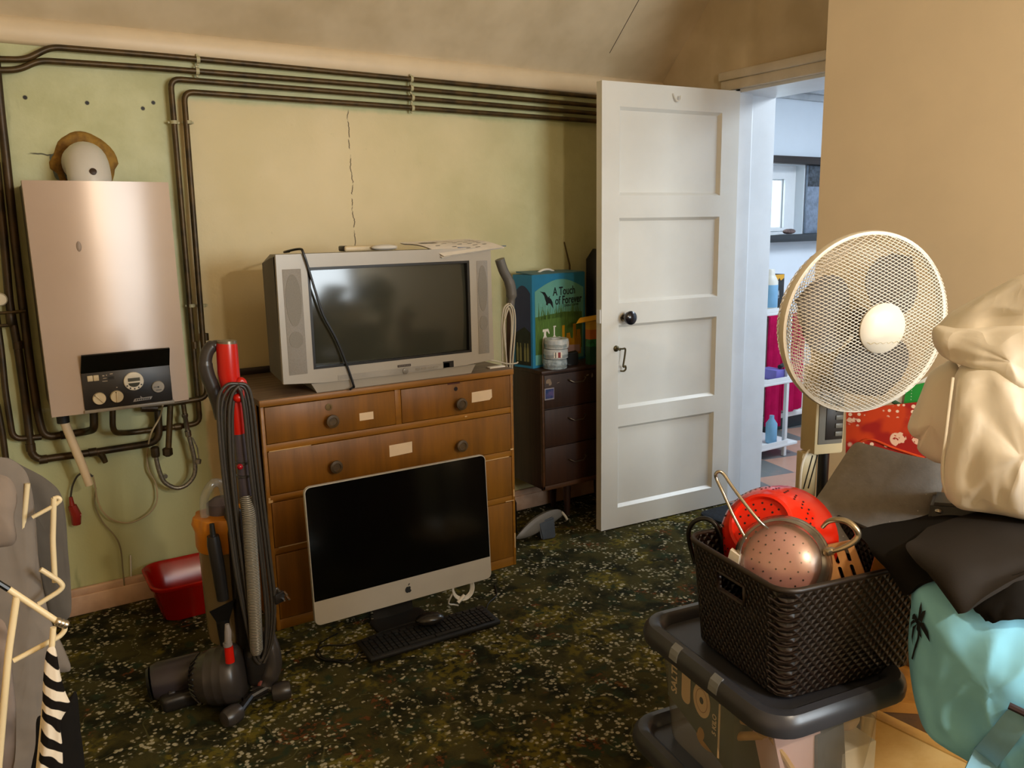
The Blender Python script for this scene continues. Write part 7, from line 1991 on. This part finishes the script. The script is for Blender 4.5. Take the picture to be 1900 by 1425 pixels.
mb = MB(); mb.prism([(0.0, 0), (0.03, -0.022), (0.075, -0.02), (0.085, 0.03), (0.055, 0.062), (0.02, 0.05), (0.002, 0.028)], Vector((2.0090, 1.2233, 0.9178)), Vector((VD.y, -VD.x, 0)), Z3, 0.002); gl_ = mb.build('leaf_print', 'leaf_green', gp, 0)
mb = MB(); mb.tube([(1.9928, 1.2456, 0.9220), (2.0098, 1.2182, 0.9039)], 0.006, 6); mb.build('dark_edge', 'green_card', gp)
mb = MB()
for k in range(4):
    mb.box((0, 0, 0), (0.03 - 0.004 * k, 0.0008, 0.002), X=Matrix.Translation(Vector((2.0149, 1.2082, 0.9283)) + Z3 * 0.008 * k) @ Matrix.Rotation(math.radians(-32), 4, 'Z'))
mb.build('printed_lines', 'paper', gl_, 0)

# cream duvet: a folded heap in four lobes
duv = thing('duvet', (1.62, 0.86, 0.84), 'folded cream cotton duvet heaped at the right of the fan', 'duvet')
def lobe(pts, thick, back, seed, amp, freq=6, power=0.5, stretch=(1, 1, 1), W=None, rings=14):
    g = MB(); g.puff([Vector(p) for p in pts], W or VD, thick, back, rings=rings, seed=seed, amp=amp, freq=freq, power=power, stretch=stretch)
    return g
g = lobe([(1.4240, 0.7724, 1.1294), (1.4038, 0.7677, 1.0843), (1.3851, 0.7603, 1.0302), (1.3779, 0.7628, 0.9820), (1.3804, 0.7583, 0.9333), (1.3895, 0.7415, 0.9013), (1.4063, 0.6980, 0.9004), (1.4230, 0.6393, 0.9016), (1.4427, 0.5666, 0.9034), (1.4704, 0.4904, 0.9251), (1.4752, 0.4758, 1.0318), (1.4730, 0.5138, 1.1346), (1.4616, 0.6002, 1.1578), (1.4499, 0.6765, 1.1599), (1.4350, 0.7300, 1.1529)], 0.085, 0.22, 11, 0.022, 8, 0.32, (1.8, 1.8, 0.5))
g.build('front_fold', 'duvet', duv, 60)
g = lobe([(1.5114, 0.8210, 1.1272), (1.5070, 0.8497, 1.1177), (1.5059, 0.8717, 1.0960), (1.4994, 0.8828, 1.0526), (1.4955, 0.8894, 1.0251), (1.4911, 0.8968, 0.9973), (1.4946, 0.8909, 0.9805), (1.5017, 0.8790, 0.9721), (1.5013, 0.8795, 0.9535), (1.5080, 0.8681, 0.9397), (1.5135, 0.8380, 0.9305), (1.5058, 0.7890, 0.9540), (1.5066, 0.7874, 1.0472)], 0.05, 0.16, 12, 0.016, 9, 0.4, (1, 1, 0.7))
g.build('side_fold', 'duvet', duv, 60)
g = lobe([(1.4738, 0.8473, 1.1987), (1.4637, 0.8447, 1.1757), (1.4612, 0.8291, 1.1526), (1.4527, 0.8033, 1.1437), (1.4419, 0.7602, 1.1387), (1.4357, 0.7285, 1.1323), (1.4316, 0.6803, 1.1119), (1.4376, 0.6310, 1.0937), (1.4557, 0.5608, 1.0947), (1.4730, 0.5138, 1.1346), (1.4896, 0.5268, 1.1982), (1.4778, 0.6134, 1.2206), (1.4658, 0.6897, 1.2192), (1.4647, 0.7597, 1.2084), (1.4667, 0.7986, 1.2037)], 0.075, 0.20, 13, 0.016, 9, 0.36, (1, 1, 0.8))
g.build('middle_fold', 'duvet', duv, 60)
g = lobe([(1.4944, 0.8516, 1.1926), (1.4981, 0.8450, 1.2111), (1.4959, 0.8077, 1.2360), (1.4968, 0.7629, 1.2649), (1.5004, 0.7219, 1.2910), (1.5087, 0.6681, 1.3125), (1.5275, 0.5968, 1.3096), (1.5344, 0.5499, 1.2602), (1.5222, 0.5543, 1.2077), (1.4969, 0.6195, 1.1998), (1.4847, 0.6967, 1.1967), (1.4780, 0.7557, 1.1895), (1.4848, 0.8071, 1.1857)], 0.06, 0.18, 14, 0.014, 9, 0.34, (1, 1, 0.8))
g.build('top_fold', 'duvet', duv, 60)
mb = MB(); mb.tube(smooth_path([Vector(p) - VD * 0.004 for p in [(1.3948, 0.7632, 1.1244), (1.3629, 0.7487, 1.0549), (1.3577, 0.7479, 0.9889), (1.3601, 0.7434, 0.9411), (1.3733, 0.7294, 0.9110)]]), 0.0026, 8); mb.build('piped_seam', 'duvet', duv, 60)

# ================================================================== clothes airer at the left
air = thing('clothes_airer', (-0.02, 1.3, 0), 'cream coated folding clothes airer standing at the left edge', 'clothes airer')
TR = 0.0034
def rod(name, pts, r=TR):
    g = MB(); g.tube(bend_path(pts, 0.012), r, 10); return g.build(name, 'airer_wire', air, 60)
rod('top_rod', [(-0.0199, 1.2200, 0.9355), (0.0337, 1.2200, 0.8704)], 0.0042)
rod('side_rod', [(-0.0261, 1.2200, 0.8339), (0.0317, 1.2200, 0.8525), (0.0392, 1.2200, 0.8607), (0.0351, 1.2200, 0.8715)], 0.0036)
rod('leg', [(-0.0121, 1.2200, 0.9226), (-0.0301, 1.2200, 0.8477), (-0.0475, 1.2200, 0.7559), (-0.0626, 1.2200, 0.6748), (-0.10, 1.22, 0.45), (-0.14, 1.24, 0.0)], 0.0046)
rod('cross_rod', [(0.0244, 1.2000, 0.8760), (0.0191, 1.2000, 0.8453), (0.0037, 1.2000, 0.7746), (-0.0180, 1.2000, 0.6602)], 0.0038)
rod('far_rod', [(0.0218, 1.5200, 0.9958), (0.0126, 1.5200, 0.9485), (0.0039, 1.5200, 0.9054)], 0.0042)
rod('far_rod', [(0.0558, 1.5000, 0.9695), (0.0462, 1.5000, 0.8964), (0.0428, 1.5000, 0.8439), (0.0415, 1.5000, 0.8249)], 0.0044)
rod('far_hook', [(0.0219, 1.5000, 0.9431), (0.0576, 1.5000, 0.9579), (0.0654, 1.5000, 0.9639), (0.0621, 1.5000, 0.9701), (0.0549, 1.5000, 0.9688)], 0.0034)
rod('middle_hook', [(0.0230, 1.4800, 0.8598), (0.0473, 1.4800, 0.8328), (0.0524, 1.4800, 0.8219), (0.0438, 1.4800, 0.8146), (0.0134, 1.4800, 0.8010)], 0.0042)
rod('far_leg', [(-0.10, 1.50, 0.9), (-0.12, 1.50, 0.0)], 0.0068)
rod('far_leg', [(-0.10, 1.50, 0.9), (-0.10, 1.22, 0.62)], 0.0068)
mb = MB(); mb.tube([(-0.0350, 1.2200, 0.9524), (-0.0194, 1.2200, 0.9346)], 0.004, 8); mb.build('black_joint_rod', 'black', air)
mb = MB()
for k in range(3):
    mb.lathe([(0.0055, -0.003), (0.0064, 0), (0.0055, 0.003)], Vector((0.0313, 1.2170, 0.8747)) + Vector((0.004 * k, 0, -0.003 * k)), (0.8, 0, -0.5), 12)
mb.build('steel_joint', 'steel', air)
sw = thing('sweatshirt', (0.0, 1.6, 0.62), 'grey sweatshirt hanging over the clothes airer at the left edge', 'sweatshirt')
g = MB(); g.puff([(-0.0762, 1.5300, 1.0447), (-0.0109, 1.5300, 1.0441), (0.0182, 1.5300, 1.0207), (0.0264, 1.5300, 0.9849), (0.0269, 1.5300, 0.9331), (0.0232, 1.5300, 0.8574), (0.0251, 1.5300, 0.7886), (0.0308, 1.5300, 0.7374), (0.0435, 1.5300, 0.6881), (0.0483, 1.5300, 0.6476), (0.0257, 1.5300, 0.6459), (0.0110, 1.5300, 0.6017), (-0.0183, 1.5300, 0.5297), (-0.0297, 1.5300, 0.4715), (-0.1434, 1.5300, 0.4987)], Vector((-0.1, 1, 0)), 0.020, 0.010, rings=10, seed=21, amp=0.010, freq=9, power=0.4, stretch=(1.5, 1, 0.35)); g.build('body', 'grey_jersey', sw, 60)
g = MB(); g.puff([(-0.0040, 1.6000, 1.0249), (0.0216, 1.6000, 1.0051), (0.0511, 1.6000, 0.9783), (0.0703, 1.6000, 0.9480), (0.0738, 1.6000, 0.9022), (0.0707, 1.6000, 0.8419), (0.0684, 1.6000, 0.7806), (0.0609, 1.6000, 0.7178), (0.0348, 1.6000, 0.7159), (0.0241, 1.6000, 0.7718), (0.0190, 1.6000, 0.8742), (0.0061, 1.6000, 0.9751)], Vector((-0.1, 1, 0)), 0.014, 0.012, rings=8, seed=22, amp=0.007, freq=10, power=0.4, stretch=(1.5, 1, 0.35)); g.build('back_panel', 'grey_jersey_dark', sw, 60)
g = MB(); g.puff([(-0.0682, 1.4600, 1.0429), (-0.0171, 1.4600, 1.0336), (0.0007, 1.4600, 1.0198), (0.0045, 1.4600, 0.9899), (-0.0032, 1.4600, 0.9604), (-0.0046, 1.4600, 0.9230), (-0.0237, 1.4600, 0.9158), (-0.0815, 1.4600, 0.9338)], Vector((-0.1, 1, 0)), 0.022, 0.012, rings=8, seed=23, amp=0.006, freq=10, power=0.45); g.build('sleeve', mat('light_grey_jersey', '#877a6f', 0.95, spec=0.1, var=0.05, vscale=14, bump=0.6, bscale=9, bdist=0.03), sw, 60)
g = MB(); g.puff([(-0.0757, 1.3200, 0.8578), (-0.0346, 1.3200, 0.8541), (-0.0312, 1.3200, 0.8025), (-0.0317, 1.3200, 0.7512), (-0.0358, 1.3200, 0.6917), (-0.0535, 1.3200, 0.6099), (-0.1042, 1.3200, 0.6222)], Vector((-0.1, 1, 0)), 0.010, 0.008, rings=7, seed=24, amp=0.004, freq=8, power=0.4)
solo(g, 'hanging_shirt', mat('pale_mauve_cotton', '#8f8078', 0.9, color2='#5d554e', vscale=6), 'pale shirt hanging below the sweatshirt at the lower left edge', 'shirt', smooth=60)
g = MB(); g.puff([(0.0194, 1.1900, 0.8537), (0.0238, 1.1900, 0.8476), (0.0251, 1.1900, 0.8123), (0.0284, 1.1900, 0.7831), (0.0322, 1.1900, 0.7631), (0.0247, 1.1900, 0.7544), (0.0171, 1.1900, 0.7385), (0.0158, 1.1900, 0.7021), (0.0081, 1.1900, 0.6554), (-0.0188, 1.1900, 0.6585), (-0.0102, 1.1900, 0.7123), (-0.0017, 1.1900, 0.7656), (0.0046, 1.1900, 0.8112), (0.0124, 1.1900, 0.8480)], Vector((-0.05, 1, 0)), 0.010, 0.006, rings=9, seed=25, amp=0.006, freq=16, power=0.4, stretch=(2.5, 1, 0.5))
solo(g, 'striped_top', 'stripe', 'black and white striped top hanging on the airer rod', 'top', smooth=60)
g = MB(); g.puff([(0.0117, 1.2700, 0.7098), (0.0335, 1.2700, 0.7322), (0.0438, 1.2700, 0.7372), (0.0430, 1.2700, 0.6895), (0.0349, 1.2700, 0.5856), (-0.0275, 1.2700, 0.6033), (-0.0152, 1.2700, 0.6768), (-0.0080, 1.2700, 0.7170)], Vector((-0.05, 1, 0)), 0.010, 0.010, rings=7, seed=26, amp=0.006, freq=12, power=0.4)
solo(g, 'black_vest', 'black_cloth_dark', 'black garment hanging behind the striped top', 'top', smooth=60)
